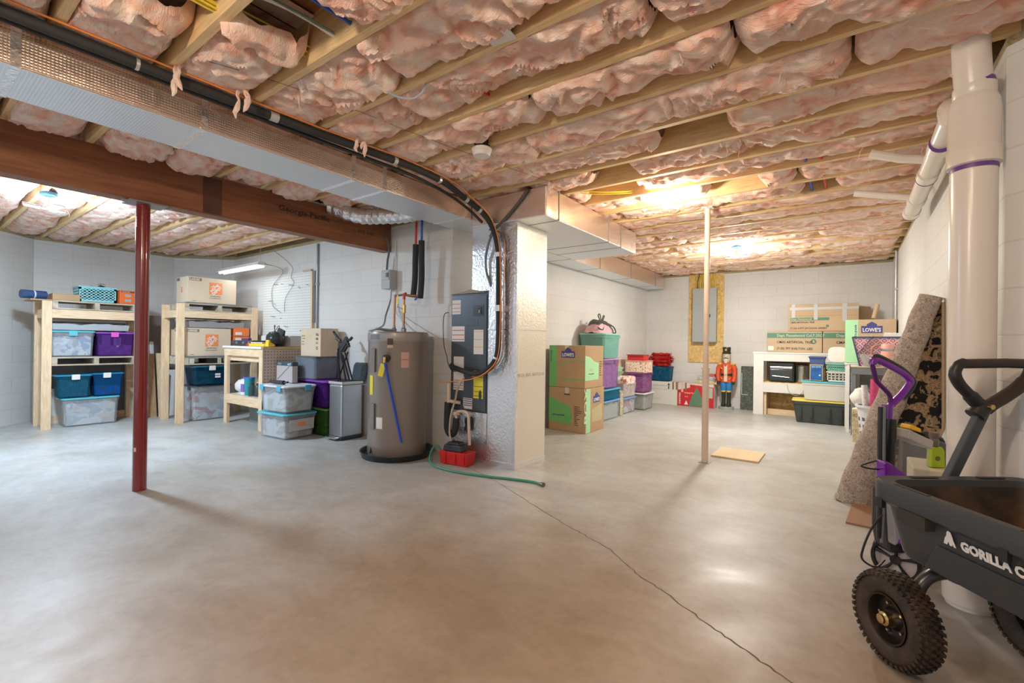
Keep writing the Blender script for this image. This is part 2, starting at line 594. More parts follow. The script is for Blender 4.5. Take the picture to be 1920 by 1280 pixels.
def thing(name, label, cat, loc=(0, 0, 0), rz=0.0, group=None, rot=None):
    o = bpy.data.objects.new(name, None)
    COL.objects.link(o)
    o.location = loc
    o.rotation_euler = rot if rot else (0, 0, rz)
    o.empty_display_size = 0.1
    o['label'] = label; o['category'] = cat
    if group:
        o['group'] = group
    return o
def tag(o, label, cat, group=None, kind=None):
    o['label'] = label; o['category'] = cat
    if group: o['group'] = group
    if kind: o['kind'] = kind
    return o
def struct(name, mb, mats, **kw):
    o = mb.build(name, mats, **kw)
    o['kind'] = 'structure'
    return o
def at0(o, loc, rz=0.0, rot=None):
    o.location = loc
    o.rotation_euler = rot if rot else (0, 0, rz)
    return o

FRONT = Matrix(((1, 0, 0), (0, 0, -1), (0, 1, 0)))       # text on a face looking towards -Y
RIGHT = Matrix(((0, 0, 1), (1, 0, 0), (0, 1, 0)))        # text on a face looking towards +X
def text(body, size, loc, parent, material, face=FRONT, name='lettering', bold=0.0, sx=1.0, spin=0.0, align='LEFT', depth=0.0006, M=None):
    cu = bpy.data.curves.new(name, 'FONT')
    cu.body = body; cu.size = size; cu.extrude = depth; cu.offset = bold * size
    cu.align_x = align; cu.resolution_u = 2; cu.space_line = 0.9
    tmp = bpy.data.objects.new('tmp_text', cu)
    COL.objects.link(tmp)
    bpy.context.view_layer.update()
    dg = bpy.context.evaluated_depsgraph_get()
    me = bpy.data.meshes.new_from_object(tmp.evaluated_get(dg))
    bpy.data.objects.remove(tmp)
    T = (M if M is not None else face.to_4x4())
    T = Matrix.Translation(Vector(loc)) @ T @ Matrix.Rotation(spin, 4, 'Z') @ Matrix.Diagonal((sx, 1, 1, 1))
    me.transform(T)
    me.materials.clear(); me.materials.append(material)
    me.name = name
    o = bpy.data.objects.new(name, me)
    COL.objects.link(o)
    o.parent = parent
    return o
def smoothpath(pts, n=6):
    """Catmull-Rom through points"""
    P = [Vector(p) for p in pts]
    out = []
    for i in range(len(P) - 1):
        a = P[max(i - 1, 0)]; b = P[i]; c = P[i + 1]; d = P[min(i + 2, len(P) - 1)]
        for k in range(n):
            t = k / n
            out.append(0.5 * ((2 * b) + (c - a) * t + (2 * a - 5 * b + 4 * c - d) * t * t + (3 * b - a - 3 * c + d) * t ** 3))
    out.append(P[-1])
    return out
# ============================================================= THE SETTING
ZJ = 2.52          # underside of the joists
ZT = 2.76          # underside of the subfloor
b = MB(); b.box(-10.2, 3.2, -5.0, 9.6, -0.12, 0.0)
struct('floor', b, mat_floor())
b = MB(); b.box(-10.2, 3.2, -5.0, 9.6, ZT, ZT + 0.03)
struct('ceiling', b, SUBF)
BX = mat_block('painted_block_x', 'X')
BY = mat_block('painted_block_y', 'Y')
def slab(p0, p1, th, z0, z1):
    """vertical wall slab between two floor points, th to the left of p0->p1"""
    a = Vector((p0[0], p0[1], 0)); c = Vector((p1[0], p1[1], 0))
    n = (c - a).cross(Vector((0, 0, 1))).normalized() * -th
    m = MB(); vs = []
    for z in (z0, z1):
        vs += [a + Vector((0, 0, z)), c + Vector((0, 0, z)), c + n + Vector((0, 0, z)), a + n + Vector((0, 0, z))]
    m.add(vs, [(3, 2, 1, 0), (4, 5, 6, 7), (0, 1, 5, 4), (1, 2, 6, 5), (2, 3, 7, 6), (3, 0, 4, 7)])
    return m
ZW = 2.48
struct('wall_workshop_back', slab((-8.35, 3.5), (-3.33, 3.5), 0.2, 0, ZW), BX)
struct('wall_corner_angle', slab((-9.0, 2.85), (-8.35, 3.5), 0.2, 0, ZW), BY)
struct('wall_left', slab((-9.0, 1.23), (-9.0, 2.85), 0.2, 0, ZW), BY)
struct('wall_left_angle', slab((-7.2, -0.57), (-9.0, 1.23), 0.2, 0, ZW), BY)
struct('wall_left_near', slab((-7.2, -4.9), (-7.2, -0.57), 0.2, 0, ZW), BY)
struct('wall_far_left', slab((-3.33, 3.7), (-3.33, 9.25), 0.2, 0, ZW), BY)
struct('wall_far', slab((-3.53, 9.25), (0.75, 9.25), 0.2, 0, ZW), BX)
struct('wall_right', slab((0.55, 9.25), (0.55, 2.90), 0.2, 0, ZW), BY)
struct('wall_right_angle', slab((0.55, 2.90), (2.4, 1.05), 0.2, 0, ZW), BY)
struct('wall_right_near', slab((2.4, 1.05), (2.4, -4.9), 0.2, 0, ZW), BY)
# sill plates and rim boards above the walls
b = MB()
for (x0, x1, y0, y1) in ((-8.4, -3.35, 3.5, 3.7), (-9.2, -9.0, 1.2, 2.9), (-3.53, -3.33, 3.5, 9.25), (-3.5, 0.75, 9.25, 9.45), (0.55, 0.75, 2.9, 9.25)):
    b.box(x0, x1, y0, y1, ZW, ZJ)
    b.box(x0 + 0.05, x1 - 0.02 if x1 - x0 < 0.5 else x1, y0 + 0.04, y1, ZJ, ZT)
for p0, p1 in (((-9.0, 2.85), (-8.35, 3.5)), ((-7.2, -0.57), (-9.0, 1.23)), ((0.55, 2.9), (2.4, 1.05))):
    m = slab(p0, p1, 0.2, ZW, ZT); b.add(m.v, m.f)
struct('trim_1', b, mat_wood('sill_plate_wood', (0.50, 0.40, 0.22), (0.30, 0.24, 0.13)))

# concrete crack
pts = [(-2.9, 3.25), (-2.31, 3.01), (-1.95, 2.83), (-1.52, 2.62), (-1.28, 2.52), (-1.04, 2.41), (-0.86, 2.27), (-0.68, 2.17), (-0.476, 2.044), (-0.3, 1.948), (-0.153, 1.868), (0.1, 1.75)]
pp = smoothpath([(x, y, 0) for x, y in pts], 8)
b = MB(); vs = []
for i, p in enumerate(pp):
    w = 0.0012 + 0.0012 * random.random()
    q = p + Vector((random.uniform(-.006, .006), random.uniform(-.006, .006), 0.0004))
    vs += [q + Vector((w, w * 1.5, 0)), q - Vector((w, w * 1.5, 0))]
b.add(vs, [(2 * i, 2 * i + 1, 2 * i + 3, 2 * i + 2) for i in range(len(pp) - 1)])
struct('trim_2', b, mat('crack_shadow', (0.16, 0.13, 0.10), 0.9))

# ============================================================= JOISTS, INSULATION
Y0, DY = 1.278, 0.406
def yfar(k): return Y0 + DY * k
ORD = ['first', 'second', 'third', 'fourth', 'fifth', 'sixth', 'seventh', 'eighth', 'ninth', 'tenth', 'eleventh', 'twelfth', 'thirteenth', 'fourteenth', 'fifteenth', 'sixteenth', 'seventeenth', 'eighteenth', 'nineteenth', 'twentieth', 'twenty-first', 'twenty-second', 'twenty-third', 'twenty-fourth', 'twenty-fifth']
jn = 0
for k in range(-5, 20):
    y = yfar(k)
    if y > 9.2: break
    x1 = 0.60 if y > 2.95 else min(3.1, 0.60 + (2.9 - y) + 0.1)
    x0 = -4.62 if y < 3.5 else -3.35
    b = MB(); b.box(x0, x1, y - 0.038, y, ZJ, ZT)
    o = b.build('ceiling_joist', LUM)
    vis = k + 3
    if k >= -2:
        lab = 'bare wooden ceiling joist over the open floor, %s from the camera' % ORD[min(24, k + 2)]
    else:
        lab = 'bare wooden ceiling joist overhead, %s behind the first joist in view' % ORD[-3 - k]
    tag(o, lab, 'joist', 'ceiling joists over the main floor')
for k in range(-5, 6):
    y = yfar(k) + 0.042
    if y > 3.5: break
    xl = -9.1 if 1.25 < y < 2.85 else (-9.1 + (y - 2.8) if y >= 2.85 else -9.1 + (1.23 - y))
    b = MB(); b.box(max(xl, -9.1), -4.33, y - 0.038, y, ZJ, ZT)
    o = b.build('ceiling_joist', LUM)
    lab = 'bare wooden ceiling joist beyond the beam in the workshop, %s from the back wall' % ORD[5 - k]
    tag(o, lab, 'joist', 'ceiling joists over the workshop')
# blocking between joists
for x, k, w in ((-0.50, 4, 0.09), (-0.55, 7, 0.09), (-2.23, 6, 0.10)):
    b = MB(); b.box(x, x + w, yfar(k) + 0.001, yfar(k + 1) - 0.039, ZJ + 0.02, ZT)
    lab = {4: 'short wood block between ceiling joists, nearest to the vertical drain pipe', 7: 'short wood block between ceiling joists right above the thin white post', 6: 'short wood block between ceiling joists beside the yellow cable loop'}[k]
    tag(b.build('joist_block', LUMY), lab, 'wood block')

def nz3(x, y, z):
    return noise.noise(Vector((x, y, z)))
def batt(x0, x1, yc, w, seed, res, bulge=0.0, amp=1.0, ragged=0.03):
    nx = max(6, int((x1 - x0) / res)); ny = max(9, int(0.36 / res / 0.9))
    rnd = random.Random(seed)
    off = Vector((rnd.uniform(0, 90), rnd.uniform(0, 90), rnd.uniform(0, 90)))
    vs = []
    lean = rnd.uniform(-0.02, 0.02)
    for j in range(ny + 1):
        s = 2.0 * j / ny - 1
        for i in range(nx + 1):
            t = i / nx
            x = x0 + (x1 - x0) * t
            e = min(1.0, min(t, 1 - t) * (x1 - x0) / 0.07)
            endf = 1 - (1 - e) ** 2
            p = Vector((x * 2.2, s * 0.5, 0)) + off
            big = nz3(p.x, p.y, p.z)
            p2 = Vector((x * 7.5, yc * 5 + s * 1.1, 0)) + off
            dx = nz3(p2.x + 7, p2.y, 3.1)
            fold = 1 - abs(nz3(p2.x * .8 + 1.1 * dx, p2.y * 1.3 + 1.5 * dx, 0.3)) * 2.4
            fine = nz3(p2.x * 1.9 + 2 * dx, p2.y * 4.2, 1.2)
            vf = nz3(p2.x * 5.5, p2.y * 12.0, 4.7)
            hw = w / 2 * (1 + 0.03 * big)
            y = yc + s * hw * (0.86 + 0.14 * endf) + 0.012 * dx
            side = abs(s) ** 4.0
            z = ZJ + 0.016 - bulge + (0.13 if s > 0 else 0.05) * side * (0.8 - 0.6 * big) - 0.035 * big * amp
            z -= (0.030 * fold + 0.010 * fine + 0.004 * vf) * amp * (1 - 0.4 * side)
            z += (1 - endf) * 0.07 + s * lean
            y += max(0.0, ZJ - z) * 0.55 * s
            if abs(s) > 0.99:
                z += 0.05
            if (y < 4.03 and -3.40 < x < -2.60) or (y > 3.31 and -2.98 < x < -2.06 and y < 5.46) or (y > 3.9 and x < -2.83):
                z = max(z, ZJ - 0.006)
            if x < -4.28 and x > -4.48:
                z = max(z, ZJ + 0.004)
            vs.append((x, y, min(z, ZT - 0.005)))
    fs = []
    for j in range(ny):
        for i in range(nx):
            a = j * (nx + 1) + i
            fs.append((a, a + 1, a + nx + 2, a + nx + 1))
    m = MB(); m.add(vs, fs)
    # flat upper skin closes the batt against the subfloor
    top = [(x0, yc - w / 2, ZT - 0.02), (x1, yc - w / 2, ZT - 0.02), (x1, yc + w / 2, ZT - 0.02), (x0, yc + w / 2, ZT - 0.02)]
    m.add(top, [(0, 1, 2, 3)])
    # loose wisps
    for q in range(rnd.randint(0, 2)):
        wx = rnd.uniform(x0 + .1, x1 - .1); wy = yc + rnd.uniform(-.12, .17)
        L = rnd.uniform(.03, .10)
        pts = [Vector((wx, wy, ZJ + .03))]
        for h in range(5):
            pts.append(pts[-1] + Vector((rnd.uniform(-.012, .012), rnd.uniform(-.012, .012), -(L + .03) / 5)))
        m.tube(pts, [rnd.uniform(.003, .006) * (1 - .16 * h) for h in range(6)], 5)
    return m
GRP = 'pink insulation batts between the joists'
seed = 1
GAPS = {-2: [(-2.35, -2.0)], -1: [(-2.12, -1.72)], 0: [], 1: [], 2: [], 3: [], 4: [(-1.05, -0.62)], 5: [(-1.72, -1.40)], 6: [(-2.0, -1.5)], 7: [(-1.0, -0.62)], 8: [(-0.22, -0.10)]}
for k in range(-4, 20):
    y0 = yfar(k); y1 = yfar(k + 1) - 0.038
    if y0 > 9.0: break
    y1 = min(y1, 9.22)
    yc = (y0 + y1) / 2; w = y1 - y0 - 0.004
    xs = -4.30 if yc < 3.45 else -3.30
    xe = 0.53 if yc > 2.9 else 0.53 + (2.9 - yc) * 0.9
    near = k <= 3
    res = 0.0125 if near else (0.02 if k < 9 else 0.03)
    cuts = [xs]
    rr = random.Random(k + 50)
    x = xs + (0.95 if yc < 3.45 else rr.uniform(0.9, 1.6))
    while x < xe - 0.7:
        cuts.append(x); x += rr.uniform(1.0, 1.9) if near else rr.uniform(1.5, 2.4)
    cuts.append(xe)
    nb = -1
    for i in range(len(cuts) - 1):
        a, c = cuts[i] + 0.006, cuts[i + 1] - 0.006
        segs = [(a, c)]
        for g0, g1 in GAPS.get(k, []):
            ns = []
            for (p, q) in segs:
                if g1 <= p or g0 >= q: ns.append((p, q))
                else:
                    if g0 - p > 0.15: ns.append((p, g0))
                    if q - g1 > 0.15: ns.append((g1, q))
            segs = ns
        for (p, q) in segs:
            seed += 1
            bl = 0.028 if near else 0.012
            o = batt(p, q, yc, w, seed, res, bulge=bl * random.uniform(0.2, 1.3), amp=1.15 if near else 0.9).build('insulation_batt', INS, smooth=True, fix=True)
            nb += 1
            lab = 'pink insulation batt, %s joist bay from the camera, %s from the left' % (ORD[k + 4], ORD[nb])
            tag(o, lab, 'insulation', 'pink insulation batts between the joists')
for k in range(-5, 6):
    y0 = yfar(k) + 0.042; y1 = yfar(k + 1) + 0.004
    yc = (y0 + y1) / 2
    if yc > 3.45: break
    y1 = min(y1, 3.48); yc = (y0 + y1) / 2
    xs = -8.98 if 1.2 < yc < 2.9 else (-8.98 + (yc - 2.85) if yc >= 2.85 else -8.98 + (1.23 - yc))
    for (p, q) in ((xs + 0.02, -6.6 + 0.1 * (k % 3)), (-6.58 + 0.1 * (k % 3), -4.46)):
        seed += 1
        o = batt(p, q, yc, y1 - y0 - 0.004, seed, 0.026, bulge=0.012, amp=0.75).build('insulation_batt', INS, smooth=True)
        tag(o, 'pale pink insulation batt in the workshop ceiling, %s bay from the back wall, %s half' % (ORD[5 - k], 'left' if p < -7 else 'right'), 'insulation', 'pink insulation batts over the workshop')

# hanging torn tufts
def tuft(loc, L, seed, label):
    rnd = random.Random(seed); m = MB()
    for q in range(3):
        p = Vector((rnd.uniform(-.015, .015), rnd.uniform(-.015, .015), 0.03)); pts = [p]
        for h in range(7):
            pts.append(pts[-1] + Vector((rnd.uniform(-.012, .012), rnd.uniform(-.012, .012), -(L * (1 - .2 * q) + .03) / 7)))
        m.tube(pts, [.010, .012, .008, .006, .011, .015, .012, .003], 6)
    o = m.build('insulation_tuft', INS, smooth=True); o.location = loc
    tag(o, label, 'insulation tuft')
tuft((-2.72, 0.86, ZJ), 0.16, 3, 'thin torn pink insulation tuft dangling in front of the foil duct')
tuft((-2.69, 1.16, ZJ - .01), 0.15, 4, 'forked pink insulation tuft dangling over the black insulated pipe')
tuft((-2.62, 1.86, ZJ + .01), 0.16, 5, 'narrow pinkish strip hanging over the duct beside the joists')
tuft((-2.05, 3.30, ZJ + .01), 0.12, 6, 'curled pale insulation tuft hanging above the duct box corner')

# ============================================================= BEAM
b = MB(); b.box(-4.445, -4.31, -3.5, 3.49, 2.19, ZJ)
beam = b.build('laminated_beam', BEAMM)
tag(beam, 'long dark brown laminated wood beam carrying the joists', 'beam')
FX = Matrix(((0, 0, 1), (1, 0, 0), (0, 1, 0))).to_4x4()
text('Georgia-Pacific', 0.070, (-4.3090, 2.18, 2.37), beam, mat('faded_stamp', (0.06, 0.025, 0.015), 0.8), M=FX, name='stamped_lettering', bold=0.02, sx=1.25)
text('1  372  LVL', 0.05, (-4.3095, 2.98, 2.33), beam, MATS['faded_stamp'], M=FX, name='stamped_lettering', sx=1.2)
b = MB(); b.box(-4.309, -4.306, 1.56, 1.70, 2.20, 2.50)
b.build('bleed_stain', mat('dark_wood_stain', (0.13, 0.05, 0.03), 0.6, var=0.4), parent=beam)

# ============================================================= DUCTS
b = MB()
b.box(-3.36, -2.945, -3.2, 3.98, 2.335, ZJ - 0.012, 0)
du = b.build('supply_duct', [FOIL], bevel=0.008)
tag(du, 'long foil-wrapped supply duct running under the joists beside the beam', 'duct')
b = MB(); b.box(-3.355, -2.95, -3.19, 3.97, 2.3335, 2.3355)
b.build('duct_underside', FOILW, parent=du, label='smooth whitish foil underside')
for y in (0.32, 1.05, 2.02, 2.30, 3.25):
    b = MB(); b.box(-3.365, -2.94, y, y + 0.035, 2.331, ZJ - 0.008)
    b.build('seam_tape', FOILT, parent=du)
def clip(x, y):
    m = MB(); m.box(x, x + .004, y, y + .04, 2.335, ZJ); return m
b = MB()
b.box(-2.94, -2.10, 3.35, 5.42, 2.255, ZJ - 0.012, 0)
d2 = b.build('return_duct_box', [FOIL], bevel=0.008)
tag(d2, 'wide foil-wrapped return duct box above the foil column', 'duct')
b = MB(); b.box(-2.935, -2.105, 3.36, 5.41, 2.2535, 2.2555)
b.build('duct_underside', FOILW, parent=d2, label='pale smooth foil underside')
for y in (3.56, 4.62, 4.95):
    b = MB(); b.box(-2.945, -2.095, y, y + 0.012, 2.2515, ZJ - 0.009)
    b.build('seam_tape', mat('dark_seam', (0.25, 0.24, 0.22), 0.5), parent=d2)
b = MB()
b.box(-3.31, -2.945, 4.0, 9.15, 2.255, ZJ - 0.012, 0)
d3 = b.build('branch_duct', [FOIL], bevel=0.008)
tag(d3, 'foil-wrapped duct hugging the far left wall to the back corner', 'duct')
b = MB(); b.box(-3.305, -2.95, 4.01, 9.14, 2.2535, 2.2555)
b.build('duct_underside', FOILW, parent=d3, label='pale smooth foil underside')
for y in (5.3, 6.2, 7.4, 8.6):
    b = MB(); b.box(-3.315, -2.9415, y, y + 0.012, 2.2515, ZJ - 0.009)
    b.build('seam_tape', MATS['dark_seam'], parent=d3)
b = MB(); b.box(-3.08, -2.76, 3.52, 3.86, 1.66, 2.334)
tag(b.build('plenum', FOILC, bevel=0.006), 'silver foil plenum between the air handler and the duct', 'plenum')
# tall foil-wrapped return drop
b = MB(); b.box(-2.755, -2.43, 3.39, 3.90, 0.0, 2.253)
colo = b.build('return_column', [FOILC], bevel=0.006)
tag(colo, 'floor-to-duct silver foil column beside the air handler', 'duct')
b = MB(); b.box(-2.432, -2.427, 3.392, 3.898, 0.0, 2.252)
b.build('side_panel', mat_foil('cream_foil', (0.86, 0.83, 0.74), 0.36, 'crinkle', metal=0.55, strength=0.3), parent=colo, label='cream coloured foil face')
for z in (1.27,):
    b = MB(); b.box(-2.758, -2.424, 3.387, 3.903, z, z + 0.012)
    b.build('seam_tape', FOILT, parent=colo)
b = MB(); b.box(-2.758, -2.4235, 3.386, 3.904, 0.001, 0.05); b.box(-2.46, -2.4236, 3.3865, 3.42, 0.051, 2.25)
b.build('corner_tape', FOILT, parent=colo)
text('05-23  0571  BATCH 42', 0.045, (-2.425, 3.42, 0.84), colo, mat('faint_ink', (0.55, 0.54, 0.5), 0.8), face=RIGHT, name='stamped_lettering')

# flexible duct over the beam
pts = smoothpath([(-3.37, 3.12, 2.43), (-3.6, 3.08, 2.42), (-3.85, 2.98, 2.42), (-4.05, 2.86, 2.43), (-4.3, 2.72, 2.52)], 10)
rs = [0.078 + 0.007 * math.sin(i * 2.1) for i in range(len(pts))]
b = MB(); b.tube(pts, rs, 18)
tag(b.build('flexible_duct', mat_foil('flex_foil', (0.8, 0.8, 0.8), 0.3, 'crinkle', strength=0.6), smooth=True), 'ribbed silver flexible duct passing over the beam end', 'duct')

# ============================================================= LINE SETS
def hose(name, label, cat, pts, r, material, n=10, sm=8):
    m = MB(); m.tube(smoothpath(pts, sm), r, n)
    return tag(m.build(name, material, smooth=True), label, cat)
big = [(-2.81, -2.6, 2.485), (-2.80, 0.3, 2.485), (-2.795, 0.85, 2.483), (-2.77, 1.5, 2.484), (-2.73, 2.0, 2.486), (-2.70, 2.4, 2.484), (-2.72, 2.75, 2.475), (-2.76, 3.05, 2.43), (-2.72, 3.25, 2.34), (-2.65, 3.315, 2.20), (-2.60, 3.335, 1.98), (-2.59, 3.335, 1.6), (-2.585, 3.335, 1.2), (-2.60, 3.325, 1.02), (-2.68, 3.30, 0.91), (-2.80, 3.28, 0.86), (-2.95, 3.29, 0.875), (-3.14, 3.33, 0.905), (-3.2, 3.37, 0.92)]
ls = hose('insulated_refrigerant_pipe', 'thick black foam insulated pipe along the duct, curving down to the air handler', 'pipe', big, 0.026, BLACKF)
sp = smoothpath(big, 8)
for i in (12, 22, 36, 46, 56, 62, 80, 90, 104):
    if i < len(sp) - 2:
        m = MB(); m.tube([sp[i], sp[i] * 0.4 + sp[i + 1] * 0.6] if i < 50 else [sp[i], sp[i + 1]], 0.0285, 10)
        m.build('tape_wrap', TAPEM, parent=ls, smooth=True)
second = [(-2.855, -2.6, 2.478), (-2.85, 0.3, 2.475), (-2.84, 1.2, 2.472), (-2.81, 2.0, 2.47), (-2.79, 2.5, 2.462), (-2.81, 2.9, 2.43), (-2.80, 3.15, 2.36), (-2.74, 3.27, 2.26)]
hose('small_insulated_pipe', 'thinner black insulated pipe just below the thick one along the duct', 'pipe', second, 0.013, BLACKF)
hose('orange_cable', 'orange cable following the black insulated pipe along the duct', 'cable', [(-2.75, -2.6, 2.507), (-2.745, 0.3, 2.508), (-2.735, 1.5, 2.508), (-2.67, 2.3, 2.508), (-2.675, 2.8, 2.49), (-2.70, 3.05, 2.44), (-2.66, 3.25, 2.33), (-2.60, 3.31, 2.15), (-2.565, 3.32, 1.9), (-2.56, 3.325, 1.3), (-2.575, 3.31, 1.02), (-2.66, 3.27, 0.89), (-2.8, 3.25, 0.82), (-2.95, 3.25, 0.79), (-3.1, 3.26, 0.77), (-3.27, 3.25, 0.76)], 0.005, mat('orange_jacket', (0.85, 0.30, 0.07), 0.4), 6)
hose('suction_line', 'bare copper pipe running beside the black foam pipe down the column', 'pipe', [(-2.70, 3.32, 2.2), (-2.545, 3.345, 2.1), (-2.54, 3.345, 1.6), (-2.54, 3.345, 1.15), (-2.57, 3.33, 0.98), (-2.7, 3.29, 0.865), (-2.84, 3.265, 0.83)], 0.007, COPPER, 8)
hose('black_vent_hose', 'dark rubber hose crossing the front of the duct box to the column top', 'hose', [(-2.69, 3.325, 2.13), (-2.64, 3.335, 2.2), (-2.5, 3.335, 2.3), (-2.36, 3.335, 2.42), (-2.28, 3.33, 2.5)], 0.014, mat('dark_rubber', (0.10, 0.09, 0.08), 0.5))
hose('grey_conduit', 'grey flexible conduit hanging from the duct to the air handler top', 'conduit', [(-2.66, 3.32, 2.16), (-2.72, 3.34, 2.08), (-2.77, 3.36, 1.95), (-2.765, 3.37, 1.82), (-2.73, 3.39, 1.70), (-2.73, 3.44, 1.62)], 0.011, mat('grey_pvc_conduit', (0.16, 0.22, 0.25), 0.5))

# ============================================================= CABLES ACROSS THE BAYS
def bundle(name, label, cat, x, yr, cols, r=0.004, spread=0.012, z=2.60, dip=0.02, seed=0, dx=0.0):
    t = thing(name, label, cat, (x, yr[0], z))
    rnd = random.Random(seed)
    for i, c in enumerate(cols):
        o1 = rnd.uniform(-spread, spread); o2 = rnd.uniform(-spread, spread)
        L = yr[1] - yr[0]; pts = []
        n = max(3, int(L / 0.2))
        for j in range(n + 1):
            s = j / n
            pts.append((o1 + dx * s + rnd.uniform(-spread, spread) * .8, L * s, o2 - dip * abs(math.sin(PI * L * s / DY)) + rnd.uniform(-.004, .004)))
        m = MB(); m.tube(smoothpath(pts, 4), r, 6)
        m.build('cable', c, parent=t, smooth=True)
    return t
YW = mat('yellow_cable', (0.80, 0.60, 0.05), 0.4)
WC = mat('white_cable', (0.72, 0.72, 0.70), 0.4)
GC = mat('green_cable', (0.18, 0.42, 0.25), 0.4)
BC = mat('blue_pex', (0.03, 0.10, 0.55), 0.35)
RC = mat('red_pex', (0.62, 0.03, 0.03), 0.35)
bundle('yellow_cable_bundle', 'bundle of yellow electrical cables beside the duct near the camera', 'cable', -2.20, (0.55, 1.30), [YW] * 9, 0.005, 0.022, z=2.60, seed=1)
bundle('yellow_cable_bundle', 'bundle of yellow electrical cables passing the smoke detector', 'cable', -2.22, (2.13, 2.98), [YW] * 7, 0.005, 0.02, z=2.585, seed=2)
bundle('yellow_cable_bundle', 'loose yellow cables in the bay above the duct box corner', 'cable', -2.1, (3.78, 4.1), [YW] * 3, 0.005, 0.02, z=2.58, seed=3, dx=0.5)
bundle('data_cable_bundle', 'white, green and grey data cables between joists near the camera', 'cable', -1.99, (0.6, 1.75), [WC, GC, WC, mat('grey_cable', (0.40, 0.45, 0.55), 0.4)], 0.004, 0.012, z=2.60, seed=4, dx=0.06)
bundle('data_cable_bundle', 'thin green and white data cables beyond the smoke detector', 'cable', -1.98, (2.2, 3.3), [WC, GC, WC], 0.003, 0.008, z=2.59, seed=5)
bundle('blue_water_pipe', 'blue plastic water pipe crossing the joist bays beside the data cables', 'pipe', -1.83, (0.7, 3.35), [BC], 0.009, 0.003, z=2.585, dip=0.0, seed=6)
bundle('red_water_pipe', 'red plastic water pipe crossing the joist bays in mid room', 'pipe', -1.68, (1.3, 2.95), [RC], 0.009, 0.003, z=2.585, dip=0.0, seed=7)
bundle('blue_water_pipe', 'blue plastic water pipe strapped across the far joists', 'pipe', -0.27, (3.8, 5.4), [BC], 0.011, 0.002, z=2.55, dip=0.0, seed=8)
bundle('red_water_pipe', 'red plastic water pipe strapped across the far joists', 'pipe', -0.17, (3.25, 5.6), [RC], 0.011, 0.002, z=2.55, dip=0.0, seed=9)
m = MB(); m.tube([(-0.62, 3.20, 2.57), (-0.17, 3.26, 2.57)], 0.014, 8); m.tube([(-0.17, 3.24, 2.57), (-0.17, 3.34, 2.54)], 0.014, 8)
tag(m.build('red_pipe_elbow', RC, smooth=True), 'thick red pipe elbow between joists near the wood block', 'pipe')
hose('grey_loop_cable', 'sagging loop of flat grey cable under the near insulation', 'cable', [(-1.93, 1.42, 2.56), (-1.99, 1.50, 2.51), (-1.99, 1.60, 2.48), (-1.93, 1.68, 2.47), (-1.86, 1.70, 2.49), (-1.83, 1.705, 2.54)], 0.006, MATS['grey_cable'], 8)
hose('support_wire', 'thin dark insulation support wire under the near joists', 'wire', [(-2.56, 0.9, ZJ - .004), (-2.45, 1.2, ZJ - .006), (-2.35, 1.6, ZJ - .012), (-2.3, 2.0, ZJ - .01), (-2.2, 2.6, ZJ - .006), (-2.05, 3.3, ZJ - .004)], 0.0012, INK, 5)
m = MB(); m.box(-0.062, 0.062, -0.04, 0.04, 0, 0.004)
o = tag(m.build('nail_plate', WHITEP), 'white rectangular tag stapled to a near joist', 'tag'); o.location = (-1.265, 1.617, ZJ - 0.0045)
o.rotation_euler = (0, 0, 0.12)
# ============================================================= POSTS
def lathe_obj(name, prof, material, parent=None, n=28, loc=None, rot=None, M=None, **kw):
    m = MB(); m.lathe(prof, n=n, M=M)
    o = m.build(name, material, parent=parent, smooth=True, **kw)
    if loc: o.location = loc
    if rot: o.rotation_euler = rot
    return o
t = thing('support_post', 'dark red steel post holding up the brown beam', 'post', (-4.345, 1.172, 0))
lathe_obj('pole', [(0, 0), (0.0445, 0), (0.0445, 2.165), (0, 2.165)], mat('red_oxide_paint', (0.21, 0.012, 0.010), 0.22, coat=0.6), t, 32)
m = MB(); m.box(-0.075, 0.10, -0.11, 0.13, 2.165, 2.175); m.box(0.02, 0.06, -0.14, -0.11, 2.160, 2.172); m.box(0.02, 0.06, 0.13, 0.17, 2.160, 2.172)
m.build('top_plate', GREYM, parent=t)
m = MB(); m.box(-0.05, -0.047, -0.012, 0.012, 1.98, 2.10); m.box(0.018, 0.022, -0.046, -0.043, 1.99, 2.07)
m.build('paper_tag', PAPER, parent=t)
m = MB(); m.lathe([(0.0448, 0.30), (0.0450, 0.33)], n=3, a0=-1.2, a1=-0.8)
m.build('paint_chip', mat('chipped_paint', (0.7, 0.6, 0.55), 0.7), parent=t)
t = thing('telescoping_post', 'thin cream telescoping post on the floor near the plywood scrap', 'post', (-1.131, 4.80, 0))
CREAM = mat('cream_paint', (0.68, 0.56, 0.46), 0.4)
lathe_obj('lower_tube', [(0, 0.005), (0.031, 0.005), (0.031, 0.86), (0.034, 0.86), (0.034, 0.93), (0.026, 0.93)], CREAM, t)
lathe_obj('upper_tube', [(0.026, 0.93), (0.026, 2.50), (0, 2.50)], CREAM, t)
m = MB(); m.box(-0.05, 0.05, -0.05, 0.05, 0, 0.006); m.build('foot_plate', GREYM, parent=t)
m = MB(); m.box(-0.05, 0.05, -0.05, 0.05, 2.50, 2.512); m.build('top_plate', WHITEP, parent=t)
m = MB(); m.tube([(-0.045, 0, 0.925), (0.045, 0, 0.925)], 0.004, 8); m.build('locking_pin', STEEL, parent=t)

